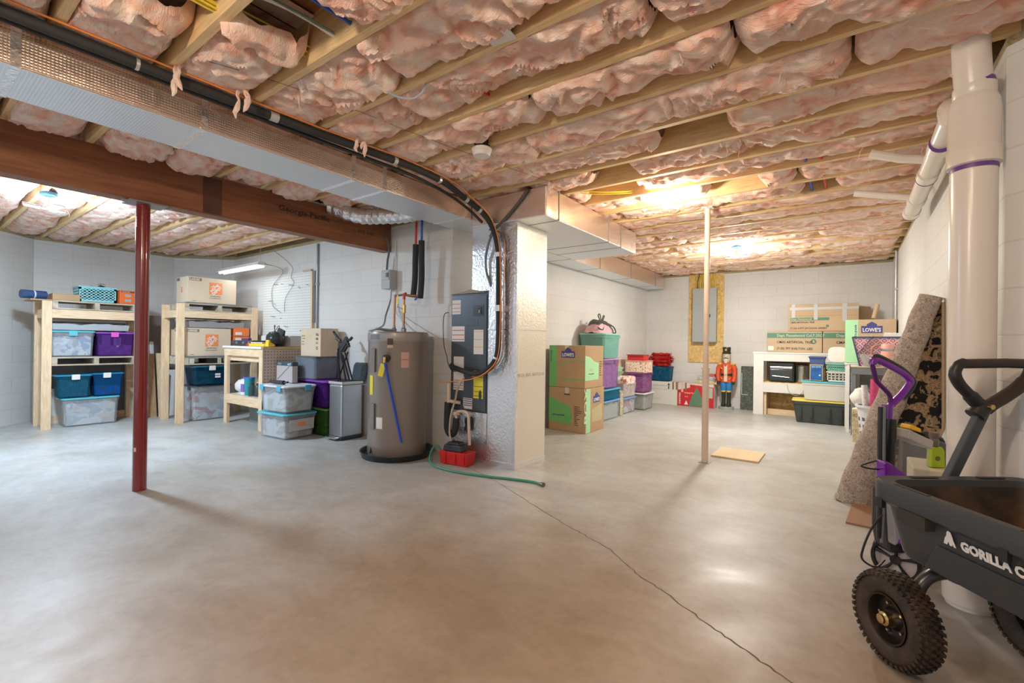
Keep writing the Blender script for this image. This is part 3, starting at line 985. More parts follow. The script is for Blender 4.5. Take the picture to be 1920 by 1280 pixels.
# ============================================================= WATER HEATER
HX, HY = -3.71, 3.12
t = thing('water_heater', 'tall grey-brown electric water heater standing in a black drain pan', 'water heater', (HX, HY, 0.02))
HM = mat('heater_enamel', (0.30, 0.27, 0.245), 0.28, 0.15, coat=0.4)
lathe_obj('tank', [(0, 0), (0.285, 0), (0.295, 0.02), (0.295, 1.13), (0.299, 1.135), (0.299, 1.215), (0.292, 1.228), (0, 1.235)], HM, t, 48)
lathe_obj('top_band', [(0.2996, 1.135), (0.301, 1.14), (0.301, 1.21), (0.2996, 1.215)], mat('heater_band', (0.36, 0.35, 0.34), 0.35, 0.3), t, 48)
def cyl_label(name, a, z0, z1, half, material, parent=t, r=0.2968, label=None):
    m = MB(); m.lathe([(r, z0), (r, z1)], n=6, a0=a - half, a1=a + half)
    o = m.build(name, material, parent=parent, smooth=True, fix=False)
    if label: o['label'] = label
    return o
ca = math.atan2(0 - HY, 0 - HX)    # azimuth towards the camera
for z0, z1 in ((0.83, 1.06), (0.28, 0.53)):
    m = MB(); m.lathe([(0.297, z0), (0.309, z0), (0.309, z1), (0.297, z1)], n=4, a0=ca - 1.02, a1=ca - 0.80)
    m.build('element_cover', mat('heater_cover', (0.24, 0.22, 0.20), 0.4, 0.2), parent=t)
cyl_label('energy_label', ca - 1.02, 0.61, 0.80, 0.10, YELLOWL, r=0.2972)
cyl_label('warning_label', ca + 0.22, 0.88, 1.03, 0.13, mat('pinkish_label', (0.62, 0.42, 0.36), 0.6), label='pink and red warning label')
cyl_label('warning_stripe', ca + 0.22, 0.955, 0.962, 0.12, REDINK, r=0.2974)
cyl_label('brand_label', ca - 0.26, 1.10, 1.16, 0.09, mat('dark_label', (0.08, 0.04, 0.03), 0.5), r=0.3015)
cyl_label('brand_label_base', ca - 0.26, 1.07, 1.098, 0.09, mat('tan_label', (0.6, 0.45, 0.36), 0.5), r=0.3015)
cyl_label('rating_label', ca - 0.62, 0.29, 0.40, 0.12, PAPER)
cyl_label('logo_badge', ca - 0.85, 1.15, 1.20, 0.22, mat('badge_grey', (0.20, 0.22, 0.23), 0.4), r=0.3015)
da = ca - 0.36
vx, vy = 0.297 * math.cos(da), 0.297 * math.sin(da)
nrm = Vector((math.cos(da), math.sin(da), 0))
m = MB(); m.tube([Vector((vx, vy, 0.97)), Vector((vx, vy, 0.97)) + nrm * 0.03], 0.036, 18)
m.build('valve_collar', BLACKP, parent=t, smooth=True)
m = MB(); m.tube([Vector((vx, vy, 0.97)) + nrm * 0.02, Vector((vx, vy, 0.97)) + nrm * 0.07], 0.014, 12); m.tube([Vector((vx, vy, 0.985)) + nrm * 0.06, Vector((vx, vy, 0.93)) + nrm * 0.06], 0.013, 12)
rv = m.build('relief_valve', BRASS, parent=t, smooth=True)
tang = Vector((-nrm.y, nrm.x, 0))
m = MB(); m.tube([Vector((vx, vy, 0.93)) + nrm * 0.055, Vector((vx, vy, 0.18)) + nrm * 0.045 + tang * 0.17], 0.0115, 12)
m.build('blue_drain_tube', mat('blue_tube', (0.02, 0.07, 0.55), 0.3), parent=t, smooth=True)
m = MB(); q = Vector((vx, vy, 0.80)) + nrm * 0.052 - tang * 0.045
m.bar(q, q + Vector((0, 0, 0.12)) + tang * 0.03, 0.004, 0.05, up=tang)
m.build('hang_tag', YELLOWL, parent=t, label='yellow hang tag')
m = MB(); m.tube([(nrm.x * .29 - .19, nrm.y * .29, 0.075), (nrm.x * .34 - .21, nrm.y * .33, 0.075)], 0.013, 10); m.tube([(nrm.x * .33 - .21, nrm.y * .33, 0.09), (nrm.x * .36 - .2, nrm.y * .36, 0.05)], 0.01, 10)
m.build('drain_valve', BLACKP, parent=t, smooth=True)
m = MB(); m.tube(smoothpath([(-0.21, -0.2, 1.235), (-0.10, -0.2, 1.255), (0, -0.16, 1.245), (0.06, -0.1, 1.238)], 5), 0.014, 8)
m.build('wire_conduit', GREYM, parent=t, smooth=True)
for dx, dy in ((-0.07, 0.0), (0.10, -0.02)):
    m = MB(); m.lathe([(0.0, 1.232), (0.026, 1.232), (0.026, 1.262), (0.016, 1.27), (0.016, 1.29), (0, 1.29)], (dx, dy, 0), 12)
    m.build('pipe_fitting', GREYM, parent=t, smooth=True)
t = thing('drain_pan', 'round black plastic drain pan under the water heater', 'pan', (HX, HY, 0))
lathe_obj('pan', [(0, 0.004), (0.345, 0.0), (0.36, 0.055), (0.368, 0.058), (0.366, 0.064), (0.355, 0.06), (0.338, 0.012), (0, 0.012)], mat('pan_plastic', (0.012, 0.018, 0.022), 0.35), t, 48)
# copper pipes, valves and risers
def pipes(name, label, cat, segs, r, material, n=10):
    m = MB()
    for s in segs: m.tube(s, r, n)
    return tag(m.build(name, material, smooth=True), label, cat)
cl = (HX - 0.07, HY + 0.0); cr = (HX + 0.10, HY - 0.02)
hp = pipes('copper_hot_pipe', 'copper pipe with elbow rising from the left heater fitting', 'pipe', [[(cl[0], cl[1], 1.30), (cl[0], cl[1], 1.62)], [(cl[0], cl[1], 1.62), (cl[0] + .10, cl[1] + .03, 1.63), (cl[0] + .13, cl[1] + .12, 1.62)]], 0.011, COPPER)
cp = pipes('copper_cold_pipe', 'copper pipe with valve rising from the right heater fitting', 'pipe', [[(cr[0], cr[1], 1.30), (cr[0], cr[1], 1.62)], [(cr[0], cr[1], 1.62), (cr[0] + .13, cr[1] + .06, 1.61)]], 0.011, COPPER)
m = MB(); m.tube([(cr[0], cr[1], 1.44), (cr[0], cr[1], 1.52)], 0.02, 10); m.build('ball_valve', BRASS, parent=cp, smooth=True)
m = MB(); m.bar((cr[0], cr[1] - .02, 1.48), (cr[0] - .06, cr[1] - .035, 1.50), 0.012, 0.004); m.build('valve_handle', mat('blue_handle', (0.05, 0.07, 0.3), 0.4), parent=cp)
m = MB(); m.box(cr[0] - .075, cr[0] - .055, cr[1] - .03, cr[1] - .028, 1.53, 1.62); m.build('yellow_tag', YELLOWL, parent=cp)
m = MB(); m.tube([(cr[0], cr[1], 1.575), (cr[0], cr[1], 1.63), (cr[0] + 0.02, cr[1] + .01, 1.635)], 0.0145, 10); m.build('red_sleeve', RC, parent=cp, smooth=True)
def riser(name, label, x, y, zt, zb, dx, colr, nm):
    t = thing(name, label, 'pipe', (x, y, zb))
    m = MB(); m.tube([(dx * 0.97, 0, zt - zb - .03), (dx * 1.2, 0, 2.40 - zb)], 0.0115, 10); m.build('bare_pipe', colr, parent=t, smooth=True, label=nm)
    m = MB(); m.tube(smoothpath([(0, 0, 0), (dx * .35, .012, (zt - zb) * .35), (dx * .7, .005, (zt - zb) * .7), (dx, 0, zt - zb)], 5), 0.031, 14)
    m.build('foam_sleeve', BLACKF, parent=t, smooth=True)
    return t
riser('red_insulated_riser', 'red pipe in a black foam sleeve, left of the pair above the heater', -3.70, 3.30, 2.17, 1.62, 0.03, RC, 'bare red pipe')
riser('blue_insulated_riser', 'blue pipe in a black foam sleeve, right of the pair above the heater', -3.56, 3.27, 2.19, 1.60, 0.01, BC, 'bare blue pipe')
pipes('pex_stub', 'short blue ended copper stub under the foam sleeves', 'pipe', [[(-3.50, 3.17, 1.60), (-3.60, 3.24, 1.585)]], 0.012, BC)
# disconnect box
t = thing('disconnect_box', 'small grey electrical disconnect box on the block wall left of the heater', 'switch box', (-4.27, 3.5, 1.75))
LG = mat('light_grey_enamel', (0.42, 0.44, 0.44), 0.4)
m = MB(); m.box(-0.075, 0.075, -0.11, -0.002, 0, 0.215); m.build('box', LG, parent=t, bevel=0.004)
m = MB(); m.box(-0.065, 0.065, -0.116, -0.111, 0.10, 0.205); m.build('cover', LG, parent=t, bevel=0.002)
m = MB(); m.box(0.02, 0.055, -0.125, -0.117, 0.13, 0.18); m.build('handle', mat('dark_grey_plastic', (0.12, 0.13, 0.14), 0.5), parent=t)
hose('box_feed_conduit', 'dark conduit dropping from the beam end into the disconnect box', 'conduit', [(-4.33, 3.40, 2.40), (-4.275, 3.42, 2.30), (-4.265, 3.43, 2.18), (-4.30, 3.44, 2.08), (-4.31, 3.44, 1.968)], 0.012, mat('dark_conduit', (0.12, 0.13, 0.14), 0.45))
hose('heater_feed_conduit', 'grey conduit curving from the disconnect box down to the heater top', 'conduit', [(-4.23, 3.44, 1.748), (-4.235, 3.43, 1.60), (-4.20, 3.35, 1.45), (-4.05, 3.2, 1.33), (-3.92, 3.02, 1.28)], 0.010, GREYM)
hose('box_side_cable', 'white cable hanging behind the disconnect box to the heater fittings', 'cable', [(-4.21, 3.48, 2.30), (-4.21, 3.485, 2.0), (-4.20, 3.485, 1.7), (-4.16, 3.45, 1.5), (-3.95, 3.36, 1.38), (-3.72, 3.2, 1.285)], 0.006, WC, 6)
# wall conduit + fine wires
m = MB(); m.tube([(-5.81, 3.478, 1.28), (-5.81, 3.478, 2.46)], 0.014, 12); m.box(-5.835, -5.785, 3.462, 3.5, 1.9, 1.925)
tag(m.build('wall_conduit', GREYM, smooth=True), 'vertical grey metal conduit on the block wall beside the pegboard', 'conduit')
m = MB(); m.tube([(0.532, 8.3, 0.2), (0.532, 8.3, 2.5)], 0.016, 10); m.box(.515, .55, 8.275, 8.325, 1.95, 1.98)
tag(m.build('wall_conduit', mat('galvanised', (0.5, 0.51, 0.5), 0.4, 0.6), smooth=True), 'vertical grey metal conduit at the far right corner of the room', 'conduit')

# ============================================================= AIR HANDLER
AX, AY = -3.235, 3.39
m = MB(); m.box(-3.235, -2.762, 3.40, 3.93, 0, 0.478)
o = tag(m.build('foil_platform', FOILC, bevel=0.006), 'foil covered platform box carrying the air handler', 'platform')
m = MB(); m.box(-3.238, -2.76, 3.396, 3.402, 0.43, 0.478); m.box(-2.80, -2.765, 3.394, 3.40, 0.0, 0.43)
m.build('foil_tape', FOILT, parent=o)
t = thing('air_handler', 'dark grey air handler cabinet beside the water heater', 'air handler', (AX, AY, 0.48))
AH = mat('air_handler_paint', (0.085, 0.105, 0.125), 0.35, 0.3, bump=0.06, bscale=120)
m = MB(); m.box(0, 0.475, 0.005, 0.52, 0, 1.15); m.build('cabinet', AH, parent=t, bevel=0.006)
m = MB(); m.box(0.012, 0.465, -0.006, 0.004, 0.41, 1.135); m.build('upper_door', AH, parent=t, bevel=0.003)
m = MB(); m.box(0.012, 0.465, -0.006, 0.004, 0.012, 0.40)
ld = m.build('lower_door', AH, parent=t, bevel=0.003)
m = MB(); m.lathe([(0, 0), (0.028, 0), (0.028, 0.004), (0, 0.004)], n=20, M=Matrix.Rotation(PI / 2, 3, 'X') @ Matrix.Diagonal((0.6, 1.7, 1)))
o = m.build('door_recess', mat('recess_dark', (0.03, 0.05, 0.09), 0.4), parent=ld); o.location = (0.40, -0.006, 0.17)
m = MB(); m.box(0.30, 0.43, -0.009, -0.005, 0.925, 1.03); sw = m.build('switch_panel', mat('switch_blue', (0.03, 0.05, 0.08), 0.35), parent=t)
m = MB(); m.box(0.365, 0.405, -0.014, -0.009, 0.945, 1.01); m.build('breaker_switch', BLACKP, parent=sw)
m = MB(); m.box(0.375, 0.385, -0.0155, -0.014, 0.955, 0.985); m.build('breaker_lever', mat('breaker_tan', (0.6, 0.45, 0.35), 0.5), parent=sw)
m = MB(); m.box(0.21, 0.36, -0.0085, -0.006, 0.835, 0.89); m.build('nameplate', AH, parent=t, bevel=0.002)
def alabel(x0, x1, z0, z1, material, stripes=(), sm=None, name='label', lab=None, yy=-0.0075):
    m = MB(); m.box(x0, x1, yy, -0.006, z0, z1); o = m.build(name, material, parent=t)
    if lab: o['label'] = lab
    if stripes:
        m = MB()
        for s in stripes: m.box(x0 + .006, x1 - .006, yy - .0006, yy, s - .004, s + .004)
        m.build('printed_lines', sm, parent=o)
    return o
alabel(0.02, 0.135, 0.95, 1.09, PAPER, (0.975, 1.01, 1.05), mat('pink_ink', (0.65, 0.3, 0.33), 0.7), lab='white label with red lines')
alabel(0.02, 0.19, 0.68, 0.83, PAPER, (0.70, 0.745, 0.79), REDINK, lab='white label with red lines')
alabel(0.31, 0.43, 0.56, 0.795, PAPER, (0.63, 0.70, 0.775), mat('yellow_ink', (0.75, 0.62, 0.1), 0.7), lab='white label with yellow lines')
alabel(0.05, 0.185, 0.20, 0.53, PAPER, (0.22, 0.245, 0.27, 0.295), mat('grey_ink', (0.35, 0.33, 0.32), 0.7))
alabel(0.315, 0.435, 0.115 + .02, 0.40, YELLOWL, (0.16, 0.20, 0.25, 0.34), mat('olive_ink', (0.35, 0.30, 0.03), 0.7), lab='yellow energy label', yy=-0.009)
alabel(0.20, 0.30, -0.02 + .045, 0.115, PAPER, (), None, yy=-0.009)
alabel(0.19, 0.30, 0.035, 0.04, PAPER, (), None)
m = MB(); m.box(0.19, 0.30, -0.0085, -0.006, 0.05, 0.13)
m = MB(); m.box(0.185, 0.30, -0.0085, -0.006, 0.045, 0.13); lb = m.build('barcode_label', PAPER, parent=ld)
m = MB()
for i in range(4): m.box(0.19, 0.295, -0.0092, -0.0085, 0.055 + .02 * i, 0.063 + .02 * i)
m.build('barcode_lines', NAVY, parent=lb)
m = MB(); m.prism([(-0.02, 1.15), (0.26, 1.19), (0.46, 1.152)], 0.0, 0.05, lambda u, v, s: (u, s, v)); m.build('top_flap', mat('liner_board', (0.35, 0.33, 0.28), 0.8), parent=t)
m = MB(); m.box(-0.03, -0.002, 0.005, 0.05, 0.945, 1.03); m.build('side_outlet', WHITEP, parent=t)
hose('pump_power_cord', 'black power cord looping down the left edge of the air handler', 'cord', [(-3.262, 3.385, 1.45), (-3.30, 3.36, 1.43), (-3.315, 3.36, 1.30), (-3.29, 3.35, 1.12), (-3.255, 3.36, 1.0), (-3.25, 3.365, 0.95), (-3.20, 3.36, 0.88), (-3.15, 3.37, 0.86)], 0.004, BLACKP, 6)
# condensate trap and pump
t = thing('condensate_trap', 'condensate drain trap of cream pipe and black foam in front of the platform', 'pipe', (-3.17, 3.30, 0))
TRAPM = mat('tan_cpvc', (0.70, 0.56, 0.46), 0.45)
m = MB(); m.tube([(0.0, 0, 0.55), (0.0, 0, 0.72)], 0.017, 12); m.lathe([(0, 0.72), (0.022, 0.72), (0.022, 0.755), (0, 0.765)], (0, 0, 0), 12); m.build('vent_stub', TRAPM, parent=t, smooth=True)
m = MB(); m.tube(smoothpath([(-0.01, 0, 0.56), (-0.015, 0, 0.40), (-0.01, 0, 0.30), (0.04, -0.01, 0.255), (0.10, -0.02, 0.28), (0.12, -0.02, 0.36), (0.125, -0.02, 0.42)], 6), 0.032, 14)
m.build('foam_trap', BLACKF, parent=t, smooth=True)
m = MB(); m.tube(smoothpath([(0.125, -0.02, 0.42), (0.125, -0.02, 0.47), (0.16, -0.015, 0.49), (0.22, 0, 0.49), (0.26, 0, 0.46), (0.27, 0, 0.35), (0.28, 0, 0.18)], 5), 0.014, 12); m.tube([(0.0, 0.0, 0.575), (0.11, 0.05, 0.56)], 0.017, 10); m.tube([(0.10, -0.02, 0.46), (0.15, -0.02, 0.475)], 0.024, 12)
m.build('drain_pipe', TRAPM, parent=t, smooth=True)
hose('clear_tube', 'translucent beige tube running from the pipe bend down to the trap', 'hose', [(-2.93, 3.26, 0.82), (-3.0, 3.25, 0.72), (-3.03, 3.245, 0.60), (-3.06, 3.22, 0.45), (-3.07, 3.215, 0.30), (-3.05, 3.22, 0.205)], 0.009, mat('beige_tube', (0.45, 0.38, 0.25), 0.3))
m = MB(); m.lathe([(0.03, .30), (.036, .30), (.036, .33), (.03, .34), (.03, .36), (.036, .37), (.036, .42), (0, .43)], (-2.97, 3.37, 0), 16)
tag(m.build('black_drain_fitting', BLACKP, smooth=True), 'round black fitting against the foil platform', 'fitting')
t = thing('condensate_pump', 'red box condensate pump with black motor cap on the floor', 'pump', (-2.985, 3.235, 0), 0.12)
RB = mat('red_plastic', (0.62, 0.02, 0.02), 0.3)
m = MB(); m.frustum(0, 0, 0.003, 0.125, 0.30, 0.13, 0.325, 0.15); m.build('reservoir', RB, parent=t, bevel=0.006)
m = MB()
for x in (-0.09, 0.02, 0.12): m.box(x, x + .012, -0.079, -0.073, 0.02, 0.12)
m.build('rib', RB, parent=t)
m = MB(); m.frustum(-0.02, 0, 0.127, 0.185, 0.21, 0.13, 0.19, 0.11); m.frustum(-0.02, 0, 0.185, 0.21, 0.17, 0.10, 0.12, 0.08); m.build('motor_cap', BLACKP, parent=t, bevel=0.008)
m = MB(); m.tube([(-0.155, -0.02, 0.06), (-0.185, -0.02, 0.06)], 0.014, 10); m.build('outlet', TRAPM, parent=t, smooth=True)
t = thing('garden_hose', 'thin green hose lying on the floor from the red pump', 'hose', (0, 0, 0))
GH = mat('green_hose_rubber', (0.06, 0.30, 0.20), 0.4)
m = MB(); m.tube(smoothpath([(-3.17, 3.215, 0.06), (-3.20, 3.20, 0.14), (-3.24, 3.17, 0.13), (-3.235, 3.12, 0.05), (-3.12, 3.04, 0.011), (-2.92, 3.00, 0.011), (-2.72, 3.01, 0.011), (-2.50, 3.06, 0.011), (-2.28, 3.13, 0.011), (-2.09, 3.18, 0.011), (-2.0, 3.165, 0.011)], 8), 0.0105, 10)
m.build('tube', GH, parent=t, smooth=True)
m = MB(); m.tube([(-2.01, 3.168, 0.014), (-1.985, 3.160, 0.014)], 0.011, 10); m.tube([(-1.99, 3.162, 0.017), (-1.965, 3.153, 0.017)], 0.017, 12)
m.build('hose_end', mat('hose_brass', (0.25, 0.22, 0.18), 0.35, 0.9), parent=t, smooth=True)

# ============================================================= LIGHT FITTINGS
GLOW_C = mat('glow_cool', (1, 1, 1), 0.5, emit=(0.85, 0.93, 1.0), estr=14)
GLOW_W = mat('glow_warm', (1, 1, 1), 0.5, emit=(1.0, 0.78, 0.50), estr=14)
def led_fixture(name, loc, glow, label, rz=0):
    t = thing(name, label, 'ceiling light', loc, rz)
    m = MB(); m.lathe([(0, 0.145), (0.06, 0.145), (0.065, 0.12), (0.04, 0.11), (0, 0.11)], n=20); m.build('base', mat('junction_box_blue', (0.06, 0.22, 0.40), 0.4), parent=t, smooth=True)
    m = MB(); m.lathe([(0, 0.11), (0.02, 0.11), (0.028, 0.02), (0.05, 0.0), (0.05, -0.012), (0, -0.014)], n=20); m.build('socket', STEEL, parent=t, smooth=True)
    for a in (0.3, 2.4, 4.5):
        c, s_ = math.cos(a), math.sin(a)
        m = MB(); m.bar((c * .05, s_ * .05, 0), (c * .17, s_ * .17, .012), 0.085, 0.016)
        p = m.build('light_panel', STEEL, parent=t, bevel=0.004)
        m = MB(); m.bar((c * .06, s_ * .06, -.009), (c * .165, s_ * .165, .002), 0.072, 0.003)
        m.build('diffuser', glow, parent=p)
    return t
led_fixture('led_garage_light', (-6.14, 0.93, 2.375), GLOW_C, 'bright cool white LED ceiling light with panels in the workshop')
led_fixture('led_garage_light', (-1.25, 6.90, 2.375), mat('glow_far', (1, 1, 1), 0.5, emit=(1.0, 0.97, 0.9), estr=14), 'bright white LED ceiling light with panels toward the far wall')
def bulb_fixture(loc, label):
    t = thing('bulb_holder', label, 'ceiling light', loc)
    m = MB(); m.lathe([(0, 0.10), (0.055, 0.10), (0.055, 0.085), (0.03, 0.06), (0.022, 0.045), (0, 0.045)], n=20); m.build('porcelain_base', WHITEP, parent=t, smooth=True)
    m = MB(); m.lathe([(0, 0.045), (0.014, 0.045), (0.016, 0.03), (0.03, 0.0), (0.031, -0.018), (0.022, -0.038), (0, -0.046)], n=20); m.build('bulb', GLOW_W, parent=t, smooth=True)
bulb_fixture((-1.33, 4.16, 2.43), 'glowing warm bare bulb in a white holder between joists in mid room')
bulb_fixture((-1.2, -0.55, 2.43), 'warm bare bulb in a white holder behind the camera')
bulb_fixture((-0.1, 0.9, 2.45), 'warm bare bulb in a white holder overhead to the right of the camera')
t = thing('smoke_detector', 'white round smoke detector hanging on a black box under a joist', 'smoke detector', (-2.06, 2.44, 2.44))
m = MB(); m.lathe([(0, 0.0), (0.055, 0.002), (0.062, 0.018), (0.062, 0.03), (0.068, 0.034), (0.070, 0.050), (0.066, 0.055), (0, 0.055)], n=32); m.build('housing', mat('detector_white', (0.82, 0.76, 0.72), 0.45), parent=t, smooth=True)
m = MB(); m.box(-0.045, 0.045, -0.03, 0.04, 0.056, 0.13); m.build('junction_box', BLACKP, parent=t, bevel=0.005)
m = MB(); m.tube(smoothpath([(0.02, -0.03, 0.10), (0.03, -0.05, 0.13), (0.025, -0.05, 0.17)], 4), 0.004, 6); m.build('cable', MATS['grey_cable'], parent=t, smooth=True)
# fluorescent shop light
t = thing('shop_light', 'long white fluorescent light hanging over the workbench', 'ceiling light', (-7.2, 3.10, 2.18), 0.0)
m = MB(); m.prism([(-.07, 0), (.07, 0), (.045, .045), (-.045, .045)], -.66, .66, lambda u, v, s: (s, u, v)); m.build('housing', WHITEP, parent=t)
for y in (-.03, .03):
    m = MB(); m.tube([(-.62, y, -.014), (.62, y, -.014)], 0.0145, 10); m.build('fluorescent_tube', mat('glow_tube', (1, 1, 1), 0.5, emit=(0.93, 0.97, 1.0), estr=3), parent=t, smooth=True)
for x in (-.6, .6):
    m = MB(); m.tube([(x, 0, .045), (x, 0, .34)], 0.003, 6); m.build('chain', GREYM, parent=t)
hose('hanging_cable', 'dark cord hanging from the shop light down over the pegboard', 'cord', [(-6.52, 3.12, 2.2), (-6.60, 3.42, 2.15), (-6.97, 3.46, 1.95), (-6.99, 3.465, 1.70), (-6.90, 3.46, 1.62), (-6.72, 3.46, 1.55)], 0.003, mat('dark_cord', (0.08, 0.08, 0.08), 0.5), 5)
hose('hanging_cable', 'second dark cord hanging right of the first over the pegboard', 'cord', [(-6.42, 3.2, 2.38), (-6.40, 3.44, 2.2), (-6.45, 3.46, 2.05), (-6.38, 3.46, 1.95), (-6.60, 3.46, 1.75), (-6.62, 3.46, 1.55)], 0.003, MATS['dark_cord'], 5)

# ============================================================= DRAIN STACK
t = thing('drain_stack', 'thick white vertical drain pipe in front of the right wall', 'pipe', (0.450, 2.90, 0))
m = MB(); m.lathe([(0.0, 0.0), (0.080, 0.0), (0.080, 2.06)], n=36); m.build('main_pipe', PVC, parent=t, smooth=True)
m = MB(); m.lathe([(0.090, 0.02), (0.092, 0.14), (0.081, 0.145)], n=36); m.build('floor_coupling', PVC, parent=t, smooth=True)
for prf in ([(0.0925, 0.112), (0.0925, 0.118)], [(0.0815, 1.955), (0.0825, 1.965), (0.0815, 1.975)], [(0.0672, 2.33), (0.0705, 2.345), (0.0672, 2.36)]):
    m = MB(); m.lathe(prf, n=36); m.build('primer_ring', PRIMER, parent=t, smooth=True, label='purple primer ring')
m = MB(); m.lathe([(0.081, 1.975), (0.092, 1.98), (0.093, 2.05), (0.089, 2.055), (0.089, 2.22), (0.085, 2.26), (0.074, 2.29)], n=36)
m.build('wye_fitting', PVC, parent=t, smooth=True)
m = MB(); m.lathe([(0.070, 2.28), (0.074, 2.285), (0.074, 2.335), (0.066, 2.34)], n=36); m.build('reducer', PVC, parent=t, smooth=True)
m = MB(); m.tube([(0, 0, 2.30), (-0.012, -0.02, 2.42), (-0.03, -0.05, 2.70), (-0.03, -0.05, 2.745)], 0.065, 30); m.build('upper_pipe', PVC, parent=t, smooth=True)
m = MB(); m.tube([(-0.021, -0.036, 2.565), (-0.026, -0.044, 2.63)], 0.072, 30); m.build('coupling', PVC, parent=t, smooth=True)
t = thing('branch_drain', 'white horizontal drain pipe running along the top of the right wall', 'pipe', (0.43, 3.0, 2.30))
m = MB(); m.tube(smoothpath([(0.005, -0.10, -0.12), (-0.02, 0.02, -0.02), (-0.02, 0.16, 0.055), (0.0, 0.30, 0.07)], 6), 0.056, 24); m.build('elbow', PVC, parent=t, smooth=True)
m = MB(); m.tube([(0.0, 0.28, 0.07), (0.0, 1.75, 0.03), (0.0, 2.25, 0.02)], 0.052, 24); m.build('pipe_run', PVC, parent=t, smooth=True)
for y in (0.62, 1.15, 1.78, 2.15):
    m = MB(); m.tube([(0, y, 0.061 - .018 * y), (0, y + 0.11, 0.059 - .018 * y)], 0.060, 24); m.build('coupling', PVC, parent=t, smooth=True)
for y in (0.61, 1.27, 2.27):
    m = MB(); m.tube([(0, y, 0.061 - .018 * y), (0, y + 0.006, 0.061 - .018 * y)], 0.0608, 24)
    m.build('primer_ring', PRIMER, parent=t, smooth=True)
for pts in ([(-0.005, 0.95, 0.06), (-0.16, 0.95, 0.10), (-0.32, 0.95, 0.17)], [(-0.005, 1.85, 0.05), (-0.40, 1.86, 0.16)]):
    m = MB(); m.tube(pts, 0.028, 16); m.build('side_inlet', PVC, parent=t, smooth=True)
# ============================================================= STORAGE HELPERS
CLEAR = mat_plastic('clear_plastic', (0.78, 0.82, 0.84), 0.80)
LIDBLUE = mat('aqua_lid', (0.12, 0.52, 0.62), 0.35)
def storage_bin(label, loc, w, d, h, body, lid=None, rz=0.0, latch=None, taper=0.88, cols=None, fill=0.8, name='storage_bin', clabel=None, group=None, rim=0.012, lidname=None, cscale=9, lab=None):
    t = thing(name, label, 'storage bin', loc, rz, group)
    hb = h - (0.022 if lid else 0)
    m = MB(); th = 0.004
    def ring(wx, dx, z):
        c = min(wx, dx) * 0.07
        x, y = wx / 2, dx / 2
        return [(-x + c, -y, z), (x - c, -y, z), (x, -y + c, z), (x, y - c, z), (x - c, y, z), (-x + c, y, z), (-x, y - c, z), (-x, -y + c, z)]
    rings = [ring(w * taper - .01, d * taper - .01, 0.001), ring(w * taper, d * taper, 0.012), ring(w - .012, d - .012, hb * .86), ring(w - .012 + rim, d - .012 + rim, hb * .87), ring(w + rim * .6, d + rim * .6, hb), ring(w - 2 * th - .008, d - 2 * th - .008, hb), ring(w * taper - 2 * th, d * taper - 2 * th, 0.016)]
    vs = [v for r in rings for v in r]
    fs = [tuple(range(7, -1, -1)), tuple(8 * (len(rings) - 1) + i for i in range(8))]
    for j in range(len(rings) - 1):
        for i in range(8):
            fs.append((8 * j + i, 8 * j + (i + 1) % 8, 8 * j + 8 + (i + 1) % 8, 8 * j + 8 + i))
    m.add(vs, fs); m.build('tub', body, parent=t)
    if lid:
        m = MB()
        r0 = ring(w + .022, d + .022, hb + .0005); r1 = ring(w + .024, d + .024, hb + .014); r2 = ring(w - .01, d - .01, hb + .021); r3 = ring(w - .05, d - .05, hb + .016)
        vs = r0 + r1 + r2 + r3; fs = [tuple(range(7, -1, -1)), tuple(24 + i for i in range(8))]
        for j in range(3):
            for i in range(8): fs.append((8 * j + i, 8 * j + (i + 1) % 8, 8 * j + 8 + (i + 1) % 8, 8 * j + 8 + i))
        m.add(vs, fs); lo = m.build('lid', lid, parent=t)
    if latch:
        ms, where = latch
        for (ax, s, off) in where:
            m = MB()
            if ax == 'x': m.box(s * (w / 2 + .006) - .008, s * (w / 2 + .006) + .008, off - .04, off + .04, hb - .045, hb + .022)
            else: m.box(off - .04, off + .04, s * (d / 2 + .006) - .008, s * (d / 2 + .006) + .008, hb - .045, hb + .022)
            m.build('latch', ms, parent=t, bevel=0.003)
    if cols:
        M_ = mat_patches('contents_' + label[:24].replace(' ', '_'), cols, cscale)
        o = lump(w * taper * .93, d * taper * .93, hb * fill, hash(label) % 97 if False else len(label)).build('bin_contents', M_, smooth=True)
        o.location = Vector(loc) + Vector((0, 0, .018)); o.rotation_euler = (0, 0, rz)
        tag(o, clabel or ('jumbled contents inside the ' + label)[:90], 'contents', None, 'stuff')
    return t
def lump(w, d, h, seed=0, amp=1.0, n=18):
    off = Vector((seed * 3.7, seed * 1.3, 0)); m = MB()
    vs = []; fs = []
    def P(u, v, top):
        x = (u - .5) * w; y = (v - .5) * d
        if not top: return (x * .97, y * .97, 0.0)
        e = min(1, 5 * min(u, 1 - u, v, 1 - v))
        hh = h * (0.86 + 0.14 * e) + 0.05 * amp * noise.noise(Vector((x * 9, y * 9, seed)) + off) * min(1, h * 5) + 0.02 * amp * noise.noise(Vector((x * 24, y * 24, seed)) + off)
        return (x, y, max(.02, min(hh, h * 1.12)))
    m.grid(n, n, lambda u, v: P(u, v, True))
    base = len(m.v)
    m.grid(n, n, lambda u, v: P(u, v, False))
    for i in range(n - 1):
        for (a, b_) in ((i, i + 1), ((n - 1) * n + i, (n - 1) * n + i + 1), (i * n, (i + 1) * n), (i * n + n - 1, (i + 1) * n + n - 1)):
            m.add([], [])
            m.f.append((a, b_, base + b_, base + a)); m.m.append(0)
    return m
